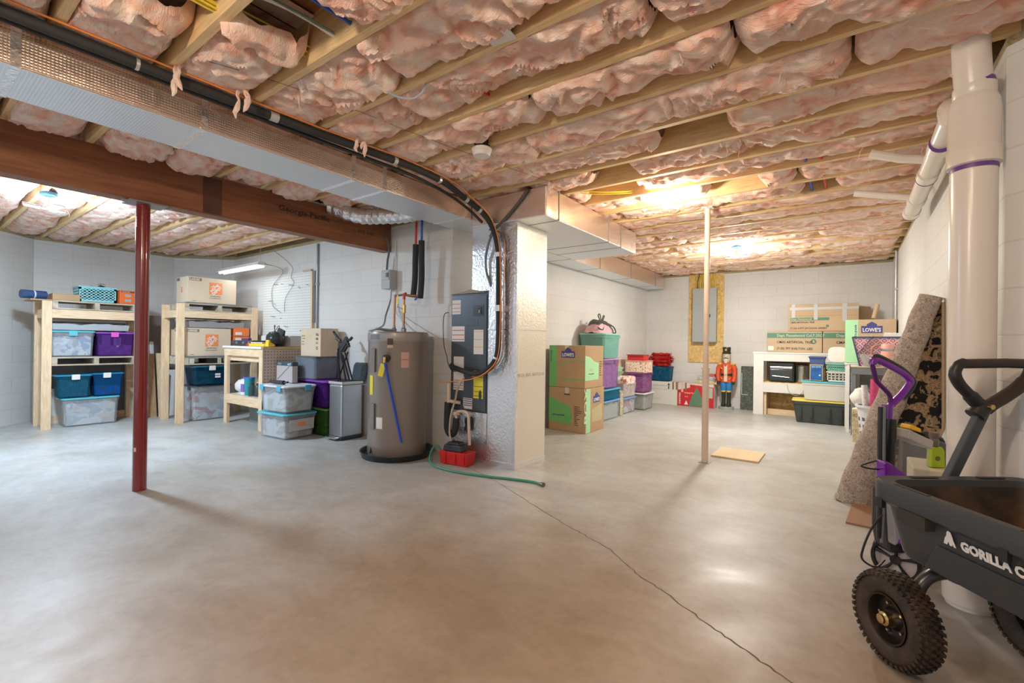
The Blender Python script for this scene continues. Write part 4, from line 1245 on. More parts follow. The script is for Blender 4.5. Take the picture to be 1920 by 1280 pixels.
def carton(label, x0, x1, y0, y1, z0, z1, material=CARD, rz=0.0, name='cardboard_box', group=None, tape=None, seam='x', cat='box'):
    cx, cy = (x0 + x1) / 2, (y0 + y1) / 2
    w, d, h = x1 - x0, y1 - y0, z1 - z0
    t = thing(name, label, cat, (cx, cy, z0), rz, group)
    m = MB(); m.box(-w / 2, w / 2, -d / 2, d / 2, 0.001, h - .004)
    m.build('carton', material, parent=t, bevel=0.004)
    m = MB()
    if seam == 'x':
        m.box(-w / 2 + .001, w / 2 - .001, -d / 2 + .001, -.002, h - .004, h); m.box(-w / 2 + .001, w / 2 - .001, .002, d / 2 - .001, h - .004, h)
    else:
        m.box(-w / 2 + .001, -.002, -d / 2 + .001, d / 2 - .001, h - .004, h); m.box(.002, w / 2 - .001, -d / 2 + .001, d / 2 - .001, h - .004, h)
    m.build('flap', material, parent=t)
    if tape:
        m = MB(); tw = 0.03
        if seam == 'x':
            m.box(-w / 2 - .0012, w / 2 + .0012, -tw, tw, h, h + .001); m.box(w / 2, w / 2 + .0014, -tw, tw, h - .08, h); m.box(-w / 2 - .0014, -w / 2, -tw, tw, h - .08, h)
        else:
            m.box(-tw, tw, -d / 2 - .0012, d / 2 + .0012, h, h + .001); m.box(-tw, tw, -d / 2 - .0014, -d / 2, h - .08, h)
        m.build('tape', tape, parent=t)
    return t, w, d, h
def rack(label, x0, x1, y0, y1, H, levels, rails, loc_group=None, deck=None):
    t = thing('storage_shelf', label, 'shelf', ((x0 + x1) / 2, (y0 + y1) / 2, 0))
    cx, cy = (x0 + x1) / 2, (y0 + y1) / 2
    for px in (x0, x1 - .04):
        for py in (y0, y1 - .09):
            m = MB(); m.box(px - cx, px + .04 - cx, py - cy, py + .09 - cy, 0.0, H); m.build('post', LUMY, parent=t, bevel=0.002)
    for (z0_, z1_) in rails:
        m = MB(); m.box(x1 - .038 - cx, x1 - .002 - cx, y0 + .09 - cy, y1 - .09 - cy, z0_, z1_); m.build('front_rail', LUMH, parent=t, bevel=0.002)
        m = MB(); m.box(x0 + .002 - cx, x0 + .038 - cx, y0 + .09 - cy, y1 - .09 - cy, z0_, z1_); m.build('back_rail', LUMH, parent=t)
        for py in (y0 + .02, y1 - .06):
            m = MB(); m.box(x0 + .04 - cx, x1 - .04 - cx, py - cy, py + .038 - cy, z0_, z1_); m.build('side_rail', LUMX, parent=t)
    for zt in levels:
        m = MB(); ys0, ys1 = y0 + .092 - cy, y1 - .092 - cy
        L = ys1 - ys0; n = 4
        xa, xb = x0 + .045 - cx, x1 - .002 - cx
        for i in range(n):
            w = (xb - xa - .03 * (n - 1)) / n; q = xa + i * (w + .03)
            m.box(q, q + w, ys0, ys1, zt - .018, zt)
            m.box(q, q + w, ys0, ys1, zt - .11, zt - .094)
        for f_ in (0, .5, 1):
            yy = ys0 + (L - .05) * f_
            m.box(xa, xb, yy, yy + .05, zt - .094, zt - .018)
        m.build('pallet', PALLET, parent=t)
        if deck:
            m = MB(); m.box(xa, xb + .01, ys0, ys1, zt, zt + .008); m.build('deck_sheet', deck, parent=t)
    return t

# ============================================================= LEFT PALLET SHELF
rack('tall pallet shelf of new lumber at the left, partly behind the red post', -8.50, -8.0, 1.17, 2.20, 1.60, [0.90, 1.615], [(1.39, 1.50)])
WRAPG = mat('wrapped_grey_panel', (0.20, 0.20, 0.21), 0.25, var=0.3, vscale=4)
m = MB(); m.box(-8.60, -8.57, 1.27, 2.12, 0.10, 1.36)
tag(m.build('wrapped_board', WRAPG), 'grey plastic-wrapped panel behind the left pallet shelf', 'panel')
m = MB(); m.box(-8.565, -8.54, 1.27, 1.75, 0.10, 0.46)
tag(m.build('standing_board', WHITEP), 'white panel standing behind the big clear bin', 'panel')
m = MB(); m.box(-8.58, -8.53, 1.25, 2.14, 0.0, 0.10)
tag(m.build('lumber_board', LUMH), 'wood board on the floor behind the left shelf', 'board')
PLASTIC_WRAP = mat_plastic('plastic_sheet', (0.75, 0.78, 0.8), 0.35, 0.15)
o = lump(0.34, 0.78, 0.09, 11).build('plastic_sheeting', PLASTIC_WRAP, smooth=True); o.location = (-8.28, 1.66, 1.245)
tag(o, 'crumpled clear plastic sheeting lying over the clear and purple bins', 'plastic sheet')
B1 = 'clear storage bin of folded clothes with aqua lid on the middle left shelf'
storage_bin(B1, (-8.22, 1.46, 0.901), 0.38, 0.42, 0.335, CLEAR, LIDBLUE, latch=(LIDBLUE, [('x', 1, 0)]), cols=[(0.55, 0.57, 0.62), (0.75, 0.76, 0.78), (0.16, 0.28, 0.55), (0.30, 0.32, 0.40), (0.80, 0.80, 0.80), (0.5, 0.2, 0.25), (0.62, 0.64, 0.70)], fill=.8, clabel='folded grey, white and blue clothes in the clear bin on the left shelf', taper=.92)
PURP = mat_plastic('purple_plastic', (0.22, 0.07, 0.42), 0.80)
pb = storage_bin('purple translucent storage bin with pink latch on the middle left shelf', (-8.22, 1.895, 0.901), 0.38, 0.40, 0.325, PURP, mat('purple_lid', (0.28, 0.07, 0.50), 0.3), latch=(mat('pink_latch', (0.75, 0.12, 0.55), 0.35), [('x', 1, -.02)]), cols=[(0.62, 0.35, 0.60), (0.70, 0.45, 0.62), (0.45, 0.25, 0.6)], fill=.45, clabel='pink drawers and papers in the purple bin on the left shelf', taper=.92)
m = MB(); m.box(.171, .174, -.03, .05, .14, .26); m.build('paper_label', PAPER, parent=pb)
m = MB(); m.box(.174, .176, .0, .03, .12, .27); m.build('tape_strip', DUCTTAPE, parent=pb)
m = MB(); m.box(.168, .171, -.15, -.06, .13, .29); m.build('card_insert', mat('lilac_card', (0.60, 0.45, 0.70), 0.6), parent=pb)
TEALP = mat_plastic('teal_plastic', (0.02, 0.22, 0.36), 0.80)
storage_bin('clear blue storage bin full of colourful toys, left of the pair', (-8.18, 1.48, 0.372), 0.30, 0.33, 0.30, mat_plastic('blue_tint_plastic', (0.03, 0.25, 0.40), 0.80), mat('blue_lid', (0.03, 0.26, 0.45), 0.35), latch=(WHITEP, [('x', 1, 0.01)]), cols=[(0.02, 0.30, 0.28), (0.0, 0.10, 0.25), (0.05, 0.45, 0.40), (0.55, 0.60, 0.45), (0.02, 0.08, 0.20), (0.55, 0.30, 0.1), (0.05, 0.35, 0.55)], fill=.85, cscale=30, clabel='small bright toys in the clear blue bin')
storage_bin('solid bright blue storage bin with a toy truck, right of the pair', (-8.18, 1.82, 0.372), 0.30, 0.31, 0.31, mat_plastic('bright_blue_plastic', (0.01, 0.20, 0.50), 0.80), mat('bright_blue_lid', (0.01, 0.18, 0.40), 0.35), latch=(WHITEP, [('x', 1, -0.02)]), cols=[(0.05, 0.35, 0.75), (0.55, 0.25, 0.1), (0.1, 0.4, 0.8), (0.05, 0.3, 0.7)], fill=.35, clabel='orange and yellow toy truck pieces in the bright blue bin')
storage_bin('large clear storage bin of folded towels on the floor under the left shelf', (-8.20, 1.65, 0.0), 0.34, 0.56, 0.37, CLEAR, LIDBLUE, cols=[(0.60, 0.61, 0.64), (0.62, 0.48, 0.42), (0.70, 0.58, 0.46), (0.35, 0.40, 0.50), (0.75, 0.75, 0.76), (0.50, 0.52, 0.56)], fill=.88, cscale=7, clabel='folded towels and blankets in the big clear bin', taper=.93)
# things on top
t = thing('rolled_tarp', 'rolled navy blue bundle lying on the left end of the pallet shelf', 'roll', (-8.12, 1.10, 1.672))
m = MB(); m.tube([(0.03, -0.10, 0), (-0.03, 0.12, 0)], 0.052, 16); m.build('roll', mat('navy_fabric', (0.03, 0.07, 0.18), 0.6), parent=t, smooth=True)
m = MB(); m.tube([(0.003, 0.0, 0), (-0.001, 0.014, 0)], 0.0545, 16); m.build('strap', mat('pale_strap', (0.6, 0.65, 0.7), 0.6), parent=t, smooth=True)
m = MB(); m.box(-8.45, -8.02, 1.07, 1.26, 1.602, 1.618)
tag(m.build('plywood_strip', CARDD), 'thin brown board under the navy roll', 'board')
t_, w, d, h = carton('flat brown cardboard box on top of the left shelf', -8.42, -8.03, 1.265, 1.52, 1.617, 1.70, CARDD, seam='y')
# perforated basket
BAS = mat('aqua_basket_plastic', (0.25, 0.62, 0.66), 0.35)
t = thing('laundry_basket', 'aqua perforated plastic basket on top of the left shelf', 'basket', (-8.20, 1.70, 1.618))
def perforated(t, W_, D_, H_, nx, nz, material, hole=.5):
    """four walls made of strips around square holes"""
    for (side, L) in (('px', D_), ('nx', D_), ('py', W_), ('ny', W_)):
        m = MB(); n = nx if side[1] == 'x' else max(3, int(nx * W_ / D_))
        def put(a0, a1, z0, z1):
            if side == 'px': m.box(W_ / 2 - .004, W_ / 2, a0, a1, z0, z1)
            if side == 'nx': m.box(-W_ / 2, -W_ / 2 + .004, a0, a1, z0, z1)
            if side == 'py': m.box(a0, a1, D_ / 2 - .004, D_ / 2, z0, z1)
            if side == 'ny': m.box(a0, a1, -D_ / 2, -D_ / 2 + .004, z0, z1)
        p = (L * .92) / n; a = -L / 2 + L * .04
        put(-L / 2, a + p * (1 - hole) / 2, 0, H_); put(a + n * p - p * (1 - hole) / 2, L / 2, 0, H_)
        q = (H_ * .72) / nz; zb = H_ * .14
        put(-L / 2, L / 2, 0, zb + q * (1 - hole) / 2); put(-L / 2, L / 2, zb + nz * q - q * (1 - hole) / 2, H_)
        for i in range(1, n): put(a + i * p - p * (1 - hole) / 2, a + i * p + p * (1 - hole) / 2, zb, zb + nz * q)
        for i in range(1, nz): put(a, a + n * p, zb + i * q - q * (1 - hole) / 2, zb + i * q + q * (1 - hole) / 2)
        m.build('perforated_side', material, parent=t, fix=True)
    m = MB(); m.box(-W_ / 2, W_ / 2, -D_ / 2, D_ / 2, 0, .004); m.build('bottom', material, parent=t)
    m = MB(); e = .008
    m.box(-W_ / 2 - e, W_ / 2 + e, -D_ / 2 - e, -D_ / 2, H_ - .012, H_ + .004); m.box(-W_ / 2 - e, W_ / 2 + e, D_ / 2, D_ / 2 + e, H_ - .012, H_ + .004)
    m.box(-W_ / 2 - e, -W_ / 2, -D_ / 2, D_ / 2, H_ - .012, H_ + .004); m.box(W_ / 2, W_ / 2 + e, -D_ / 2, D_ / 2, H_ - .012, H_ + .004)
    m.build('rim', material, parent=t)
perforated(t, 0.30, 0.38, 0.20, 8, 4, BAS)
o = lump(0.27, 0.35, 0.15, 5).build('basket_contents', mat_patches('basket_stuff', [(0.04, 0.08, 0.18), (0.45, 0.10, 0.05), (0.08, 0.10, 0.16), (0.5, 0.2, 0.1)], 8), smooth=True); o.location = (-8.20, 1.70, 1.623)
tag(o, 'dark blue and red sports gear inside the aqua basket', 'contents', None, 'stuff')
t = thing('catcher_mask', 'dark navy helmet guard sticking out of the aqua basket', 'helmet', (-8.2, 1.76, 1.78))
m = MB(); m.lathe([(0, 0.085), (0.03, 0.07), (0.045, 0.03), (0.045, 0)], n=14, a0=0, a1=PI * 1.3); m.build('shell', mat('navy_shell', (0.02, 0.03, 0.10), 0.3), parent=t, smooth=True)
m = MB()
for z in (.035, .06, .085): m.tube(smoothpath([(.03, -.04, z), (.06, 0, z + .006), (.03, .04, z)], 4), .004, 6)
m.build('face_guard', STEEL, parent=t, smooth=True)
o = at0(lathe_obj('orange_ball', [(0, 0), (0.03, 0.006), (0.045, 0.03), (0.045, 0.045), (0.03, 0.07), (0, 0.08)], mat('brick_orange', (0.55, 0.13, 0.05), 0.6)), (-8.2, 1.66, 1.765))
tag(o, 'reddish orange ball lying in the aqua basket', 'ball')
OB = mat('orange_box_card', (0.80, 0.16, 0.035), 0.5)
t_, w, d, h = carton('bright orange printed product box on the left shelf', -8.30, -8.02, 1.905, 2.085, 1.617, 1.80, OB, rz=0.1, seam='y')
for i, zz in enumerate((0.045, 0.115)):
    m = MB(); m.box(w / 2 + .001, w / 2 + .002, -.035, .035, zz - .018, zz + .018); m.build('picture_label', mat_patches('box_picture', [(0.5, 0.45, 0.3), (0.1, 0.2, 0.25), (0.6, 0.5, 0.4)], 60), parent=t_)
m = MB(); m.box(w / 2 + .001, w / 2 + .002, -.075, .075, .155, .172); m.build('title_strip', mat('dark_print', (0.12, 0.04, 0.04), 0.5), parent=t_)
for yy in (-.06, -.02, .02): pass
text('SPORT BALL', 0.016, (w / 2 + .003, -.065, .158), t_, WHITEINK, face=RIGHT)
# leaning boards between the two shelves
def lean(label, x, y0, y1, zt, material, th=.02, tilt=.08, cat='board', name='leaning_board'):
    m = MB(); m.add([(x, y0, 0), (x + th, y0, 0), (x + th, y1, 0), (x, y1, 0), (x - tilt, y0, zt), (x - tilt + th, y0, zt), (x - tilt + th, y1, zt), (x - tilt, y1, zt)], [(3, 2, 1, 0), (4, 5, 6, 7), (0, 1, 5, 4), (1, 2, 6, 5), (2, 3, 7, 6), (3, 0, 4, 7)])
    return tag(m.build(name, material), label, cat)
lean('tall dark grey-brown panel leaning between the two pallet shelves', -8.62, 2.42, 2.78, 1.5, mat('taupe_panel', (0.20, 0.16, 0.14), 0.6), tilt=.12)
lean('brown wood plank leaning left of the second shelf', -8.20, 2.23, 2.40, 0.92, mat_wood('brown_plank', (0.50, 0.33, 0.17), (0.36, 0.22, 0.11), grain=(8, 8, 1)), tilt=.15)
lean('narrow pale plank leaning beside the second shelf post', -8.14, 2.41, 2.48, 0.93, LUMY, tilt=.15)
lean('narrow white strip leaning against the dark panel', -8.50, 2.44, 2.49, 1.10, WHITEP, tilt=.2)

# ============================================================= SECOND PALLET SHELF
rack('tall pallet shelf of new lumber behind the workbench', -7.88, -7.29, 2.35, 3.40, 1.63, [0.90, 1.645], [(1.44, 1.54)], deck=mat('blue_grey_sheet', (0.17, 0.22, 0.28), 0.5))
def depot(t, x, y0, z, s, face=RIGHT, big=True):
    """orange square with diagonal stencil lettering on the +X face"""
    m = MB(); m.box(x, x + .0012, y0, y0 + s, z, z + s); sq = m.build('logo_square', ORANGE, parent=t)
    for i, (w_, sz, dd) in enumerate((('THE', .17, .27), ('HOME', .30, .03), ('DEPOT', .30, -.24))):
        text(w_, s * sz, (x + .0018, y0 + s / 2 - dd * s * .70, z + s / 2 + dd * s * .70 - s * .06), sq, WHITEINK, face=RIGHT, spin=PI / 4, align='CENTER', bold=.02)
def large_box(label, x0, x1, y0, y1, z0, z1):
    t, w, d, h = carton(label, x0, x1, y0, y1, z0, z1, CARDL, seam='y')
    X_ = w / 2 + .0006
    m = MB(); m.box(X_, X_ + .001, -d / 2 + .02, -d / 2 + .17, h - .055, h - .015); lg = m.build('size_banner', mat('grey_brown_print', (0.25, 0.19, 0.14), 0.7), parent=t)
    text('LARGE', .036, (X_ + .0016, -d / 2 + .028, h - .048), lg, mat('cream_ink', (0.75, 0.65, 0.5), 0.7), face=RIGHT, bold=.03, sx=1.05)
    depot(t, X_, -.045, h * .36, .165)
    text('MOVING BOXES', .018, (X_ + .001, -.03, h * .27), t, MATS['grey_brown_print'], face=RIGHT)
    text('caja de mudanza grande', .016, (X_ + .001, -.045, h * .20), t, MATS['grey_brown_print'], face=RIGHT)
    text('recycle', .016, (X_ + .001, -d / 2 + .06, .02), t, MATS['grey_brown_print'], face=RIGHT)
    m = MB(); m.box(-w / 2 + .02, -w / 2 + .12, -d / 2 - .001, -d / 2 - .0002, h - .05, h - .01); m.build('side_banner', mat('navy_brown_print', (0.15, 0.13, 0.16), 0.7), parent=t)
    text('5', .10, (-.03, -d / 2 - .001, h * .4), t, REDINK, face=FRONT, bold=.02)
    return t
large_box('large moving box with orange logo on top of the second shelf', -7.70, -7.30, 2.47, 3.09, 1.654, 2.01)
large_box('large moving box with orange logo on the middle of the second shelf', -7.72, -7.33, 2.46, 3.04, 0.909, 1.30)
t_, w, d, h = carton('small cardboard box tucked behind the left post of the second shelf', -7.86, -7.74, 2.46, 2.60, 0.909, 1.28, CARD)
o = lump(0.45, 0.72, 0.10, 21).build('plastic_sheeting', mat_plastic('dusty_sheet', (0.45, 0.42, 0.40), 0.3, 0.15), smooth=True); o.location = (-7.55, 2.86, 1.31)
tag(o, 'crumpled dusty plastic sheeting lying over the middle moving box', 'plastic sheet')
SO = mat('orange_shoebox', (0.85, 0.20, 0.05), 0.5)
for i, (z0, z1, lab) in enumerate(((0.91, 1.105, 'tall orange box under the shoe box on the second shelf'), (1.11, 1.19, 'lower orange shoe box on the second shelf'), (1.195, 1.32, 'upper orange shoe box with a label on the second shelf'))):
    t_, w, d, h = carton(lab, -7.62, -7.31, 3.075, 3.285, z0, z1, SO, name='shoe_box')
    if i:
        m = MB(); m.box(w / 2 + .001, w / 2 + .002, -.09, 0.0, .02, .06); m.build('paper_label', PAPER, parent=t_)
# bits stored inside the pallet of the second shelf
for j, (y0, y1, c, lab) in enumerate(((2.50, 2.56, (0.55, 0.55, 0.5), 'speckled brick stuck in the pallet of the second shelf, left end'), (2.72, 2.92, (0.01, 0.01, 0.01), 'black case pushed into the second shelf pallet'))):
    m = MB(); m.box(-7.6, -7.295, y0, y1, .808, .88)
    tag(m.build('stored_case' if j else 'brick', mat('stash_%d' % j, c, 0.6, var=.3)), lab, 'case' if j else 'brick')
m = MB(); m.box(-7.87, -7.80, 2.45, 2.58, .91, 1.02)
BT = mat_plastic('dark_teal_plastic', (0.01, 0.13, 0.24), 0.80)
tb = storage_bin('dark teal storage bin stacked on a clear bin under the second shelf', (-7.46, 2.78, 0.50), 0.36, 0.46, 0.275, BT, mat('dark_teal_lid', (0.01, 0.11, 0.18), 0.35), latch=(WHITEP, [('x', 1, 0.0)]), cols=[(0.02, 0.30, 0.32), (0.01, 0.10, 0.30), (0.1, 0.4, 0.35), (0.01, 0.08, 0.2)], fill=.8, cscale=7, clabel='blue and green cloth in the dark teal bin')
for zz in (.10, .135):
    m = MB(); m.box(.170, .173, .04, .11, zz, zz + .026); m.build('paper_label', PAPER, parent=tb)
storage_bin('clear bin of plastic bags with dark lid on the floor under the second shelf', (-7.52, 2.80, 0.0), 0.38, 0.50, 0.50, CLEAR, mat('charcoal_lid', (0.05, 0.06, 0.09), 0.4), latch=(MATS['charcoal_lid'], [('y', -1, 0.1)]), cols=[(0.55, 0.57, 0.60), (0.68, 0.69, 0.72), (0.40, 0.42, 0.46), (0.6, 0.5, 0.45), (0.45, 0.12, 0.15), (0.72, 0.73, 0.76)], fill=.85, cscale=6, clabel='crumpled grey plastic bags in the clear bin under the second shelf')
lean('white board leaning at the back of the second shelf', -8.22, 2.52, 2.95, 0.68, WHITEP, tilt=.04)
m = MB(); m.box(-8.18, -8.15, 2.45, 2.52, 0, 0.66)
tag(m.build('dark_strip', mat('dark_grey_board', (0.13, 0.13, 0.14), 0.6)), 'dark grey strip standing beside the leaning white board', 'board')

# ============================================================= WORKBENCH
t = thing('workbench', 'wooden workbench with white top and pegboard side', 'workbench', (-6.46, 3.12, 0))
bx0, bx1, by0, by1 = -0.54, 0.54, -0.30, 0.36
for x in (bx0, bx1 - .09):
    for y in (by0, by1 - .04):
        m = MB(); m.box(x, x + .09, y, y + .04, 0, 1.03); m.build('leg', LUMY, parent=t, bevel=.002)
m = MB(); m.box(bx0, bx1, by0 - .002, by0 + .036, .93, 1.03); m.box(bx0 + .09, bx1 - .01, by0 + .04, by0 + .078, .86, .93); m.build('top_rail', LUMX, parent=t, bevel=.002)
m = MB(); m.box(bx0 + .02, bx1, by0 - .002, by0 + .036, .28, .40); m.build('lower_rail', LUMX, parent=t, bevel=.002)
m = MB(); m.box(bx0 + .02, bx1 - .01, by0 + .037, by1, .385, .402); m.build('lower_shelf', mat('old_white_board', (0.60, 0.57, 0.52), 0.6), parent=t)
m = MB(); m.box(bx0 - .02, bx1 + .0, by0 - .02, by1 + .01, 1.031, 1.062); m.build('worktop', mat('white_worktop', (0.80, 0.80, 0.80), 0.3), parent=t, bevel=.006)
m = MB(); m.box(bx1 + .001, bx1 + .014, by0 + .0, by1 + .01, 1.035, 1.062); m.build('edge_trim', mat_wood('trim_yellow', (0.70, 0.50, 0.2), (0.5, 0.35, 0.12)), parent=t)
def pegmat(name, axis, base, hole, sc=26):
    m_, t_, b_ = _mk(name)
    tc = N(t_, 'ShaderNodeTexCoord'); v = N(t_, 'ShaderNodeTexVoronoi'); v.inputs['Scale'].default_value = sc; v.inputs['Randomness'].default_value = 0
    sp = N(t_, 'ShaderNodeSeparateXYZ'); cb = N(t_, 'ShaderNodeCombineXYZ')
    t_.links.new(tc.outputs['Object'], sp.inputs[0]); t_.links.new(sp.outputs['XYZ'.index(axis)], cb.inputs[0]); t_.links.new(sp.outputs[2], cb.inputs[1])
    t_.links.new(cb.outputs[0], v.inputs['Vector'])
    r = N(t_, 'ShaderNodeValToRGB'); r.color_ramp.elements[0].position = .16; r.color_ramp.elements[1].position = .2
    r.color_ramp.elements[0].color = (*hole, 1); r.color_ramp.elements[1].color = (*base, 1)
    t_.links.new(v.outputs['Distance'], r.inputs['Fac']); t_.links.new(r.outputs['Color'], b_.inputs['Base Color']); b_.inputs['Roughness'].default_value = .5
    return m_
m = MB(); m.box(bx1 + .001, bx1 + .008, by0, by1, .40, 1.03); m.build('pegboard_side', pegmat('brown_pegboard', 'Y', (0.56, 0.47, 0.39), (0.12, 0.07, 0.04)), parent=t)
m = MB(); m.box(bx0 + .05, bx1 - .02, by1 - .045, by1 - .041, .40, 1.02); m.build('pegboard_back', pegmat('dark_pegboard', 'X', (0.30, 0.18, 0.09), (0.7, 0.6, 0.4)), parent=t, label='brown pegboard back')
# wall pegboard
t = thing('wall_pegboard', 'white pegboard on the block wall behind the workbench', 'pegboard', (-6.6, 3.49, 1.08))
m = MB(); m.box(-.70, .66, -.012, -.006, 0.0, 1.02); m.build('board', pegmat('white_pegboard', 'X', (0.74, 0.75, 0.72), (0.35, 0.35, 0.33)), parent=t)
m = MB(); m.box(.66, .70, -.03, .005, -.02, 1.0); m.build('frame_strip', LUMY, parent=t); m = MB(); m.box(.705, .73, -.022, .005, .32, 1.02); m.build('metal_strip', GREYM, parent=t)
m = MB(); m.box(.45, .66, -.03, .0, 1.02, 1.045); m.build('top_strip', mat('beige_strip', (0.5, 0.45, 0.36), 0.6), parent=t)
m = MB()
rnd = random.Random(4)
for i in range(14):
    x, z = rnd.uniform(-.6, .6), rnd.uniform(.2, .95)
    L_ = rnd.choice([.02, .05, .12]); m.tube([(x, -.013, z), (x, -.035, z), (x + L_, -.036, z - .005)], .003, 5)
m.build('peg_hook', INK, parent=t)
# bench-top clutter
ZB = 1.063
def blk(name, label, cat, x0, x1, y0, y1, z0, z1, material, rz=0, bev=.006):
    m = MB(); m.box(-(x1 - x0) / 2, (x1 - x0) / 2, -(y1 - y0) / 2, (y1 - y0) / 2, 0, z1 - z0)
    o = m.build(name, material, bevel=bev); at0(o, ((x0 + x1) / 2, (y0 + y1) / 2, z0), rz)
    return tag(o, label, cat)
t = thing('tool_case', 'long black tool case lying on the left of the workbench', 'tool case', (-6.66, 2.98, ZB), 0.05)
m = MB(); m.box(-.25, .30, -.10, .10, .001, .075); m.build('case_body', mat('case_black', (0.035, 0.038, 0.045), 0.45), parent=t, bevel=.01)
m = MB()
for x in (-.12, .06, .2): m.box(x, x + .05, -.107, -.10, .03, .06)
m.build('clasp', GREYM, parent=t)
blk('purple_tool', 'small purple and black tool on the long tool case', 'tool', -6.80, -6.60, 2.95, 3.0, ZB + .077, ZB + .105, mat('purple_tool_p', (0.10, 0.05, 0.22), 0.4))
blk('white_parts_tray', 'white parts tray on the workbench behind the tool case', 'tray', -6.62, -6.40, 3.14, 3.30, ZB + .001, ZB + .14, WHITEP, .1)
blk('grey_organizer', 'dark grey organiser box on the workbench behind the yellow level', 'organiser', -6.36, -6.16, 3.12, 3.30, ZB + .001, ZB + .13, mat('organiser_grey', (0.11, 0.11, 0.12), 0.5), -.08)
blk('clear_organizer', 'pale organiser with lid on the workbench next to the black bag', 'organiser', -6.14, -5.97, 3.20, 3.36, ZB + .001, ZB + .145, mat('pale_grey_plastic', (0.55, 0.57, 0.55), 0.4), .05)
t = thing('yellow_tool_box', 'yellow hand tool case lying along the workbench edge', 'tool case', (-6.18, 2.93, ZB), .1)
YP = mat('yellow_plastic', (0.85, 0.58, 0.03), 0.35)
m = MB(); m.box(-.22, .16, -.06, .06, .001, .035); m.frustum(.19, 0, .001, .085, .08, .10, .06, .08); m.build('case_body', YP, parent=t, bevel=.008)
m = MB(); m.box(-.16, .1, -.05, .05, .036, .055); m.build('insert', mat('beige_insert', (0.65, 0.58, 0.45), 0.6), parent=t, bevel=.004)
m = MB(); m.box(-.24, -.18, -.062, -.055, .005, .03); m.build('red_end', RB, parent=t)
# black bag
def sack(label, loc, w, d, h, material, seed, name='bag', cat='bag'):
    t = thing(name, label, cat, loc)
    rnd = random.Random(seed)
    def fn(u, v):
        a = 2 * PI * u; z = v * h
        prof = (math.sin(min(1, v * 1.15) * PI * .86) ** .6) if v > 0 else .75
        prof = max(.12, prof) if v < .98 else .10
        k = 1 + .22 * noise.noise(Vector((math.cos(a) * 2, math.sin(a) * 2, v * 3 + seed))) + .06 * noise.noise(Vector((math.cos(a) * 7, math.sin(a) * 7, v * 6 + seed)))
        return (math.cos(a) * w / 2 * prof * k, math.sin(a) * d / 2 * prof * k, z)
    m = MB(); m.grid(26, 14, fn, closed_u=True); m.f.append(tuple(range(25, -1, -1))); m.m.append(0)
    m.build('sack', material, parent=t, smooth=True)
    return t
t = sack('crumpled black drawstring bag on the workbench', (-6.02, 3.02, ZB + .001), .24, .2, .20, mat('black_nylon', (0.018, 0.026, 0.028), 0.35), 3)
m = MB(); m.tube(smoothpath([(0, 0, .19), (.03, -.02, .25), (.0, 0, .28), (-.04, .02, .24), (0, 0, .19)], 5), .004, 6); m.tube(smoothpath([(0, 0, .19), (.06, 0, .24), (.09, .01, .27), (.08, .02, .22)], 5), .004, 6); m.build('drawstring', INK, parent=t, smooth=True)
t = thing('canvas_pouch', 'flattened dark grey pouch leaning behind the black bag', 'bag', (-6.12, 3.12, ZB), .1)
m = MB(); m.prism([(-.14, 0), (.06, 0), (.11, .21), (-.02, .25)], 0, .035, lambda u, v, s: (u, s, v)); m.build('pouch', mat('dark_canvas', (0.07, 0.07, 0.075), 0.8), parent=t, bevel=.01)
m = MB(); m.box(-.0, .06, -.003, 0, .15, .165); m.build('red_patch', mat('pink_patch', (0.6, 0.2, 0.2), 0.6), parent=t)
# under-bench clutter
ZL = .403
def tub(label, loc, r, h, body, lid, name='paint_bucket', cat='bucket'):
    t = thing(name, label, cat, loc)
    lathe_obj('body', [(0, 0), (r * .88, 0), (r, h * .97), (r * 1.04, h * .97), (r * 1.04, h)], body, t, 22)
    lathe_obj('lid', [(0, h), (r * 1.07, h), (r * 1.07, h + .018), (r * .9, h + .02), (0, h + .016)], lid, t, 22)
    return t
SKY = mat('sky_blue_plastic', (0.04, 0.22, 0.62), 0.35)
tub('white bucket with blue lid at the back of the bench shelf', (-6.52, 3.22, ZL + .16), .10, .16, WHITEP, SKY)
m = MB(); m.box(-6.66, -6.38, 3.10, 3.34, ZL, ZL + .158); tag(m.build('white_carton', mat('dull_white_card', (0.66, 0.66, 0.66), 0.6), bevel=.004), 'white carton under the white bucket on the bench shelf', 'box')
t = sack('white plastic bag of supplies on the lower bench shelf', (-6.80, 2.98, ZL), .22, .18, .20, mat('white_bag', (0.72, 0.72, 0.73), 0.4), 9)
def bottle(label, loc, r, h, body, cap, name='bottle', lab=None):
    t = thing(name, label, 'bottle', loc)
    lathe_obj('body', [(0, 0), (r, 0), (r, h * .72), (r * .45, h * .88), (r * .4, h * .9)], body, t, 16)
    lathe_obj('cap', [(r * .46, h * .88), (r * .5, h * .88), (r * .5, h), (0, h)], cap, t, 14)
    if lab: lathe_obj('wrap_label', [(r * 1.01, h * .15), (r * 1.01, h * .6)], lab, t, 16)
    return t
bottle('purple and white detergent bottle on the lower bench shelf', (-6.635, 2.93, ZL), .045, .24, WHITEP, mat('violet_cap', (0.20, 0.10, 0.42), 0.35), lab=mat('violet_label', (0.25, 0.14, 0.50), 0.4))
tub('large teal jar with blue lid on the lower bench shelf', (-6.51, 2.94, ZL), .065, .22, mat('teal_jar', (0.02, 0.28, 0.32), 0.35), SKY, name='jar', cat='jar')
bottle('clear bottle with black cap right of the teal jar on the bench shelf', (-6.375, 2.91, ZL), .045, .17, mat_plastic('smoky_bottle', (0.15, 0.2, 0.2), 0.68), INK)
bottle('second clear bottle with black cap beside the bench leg', (-6.28, 2.94, ZL), .04, .17, MATS['smoky_bottle'], INK)
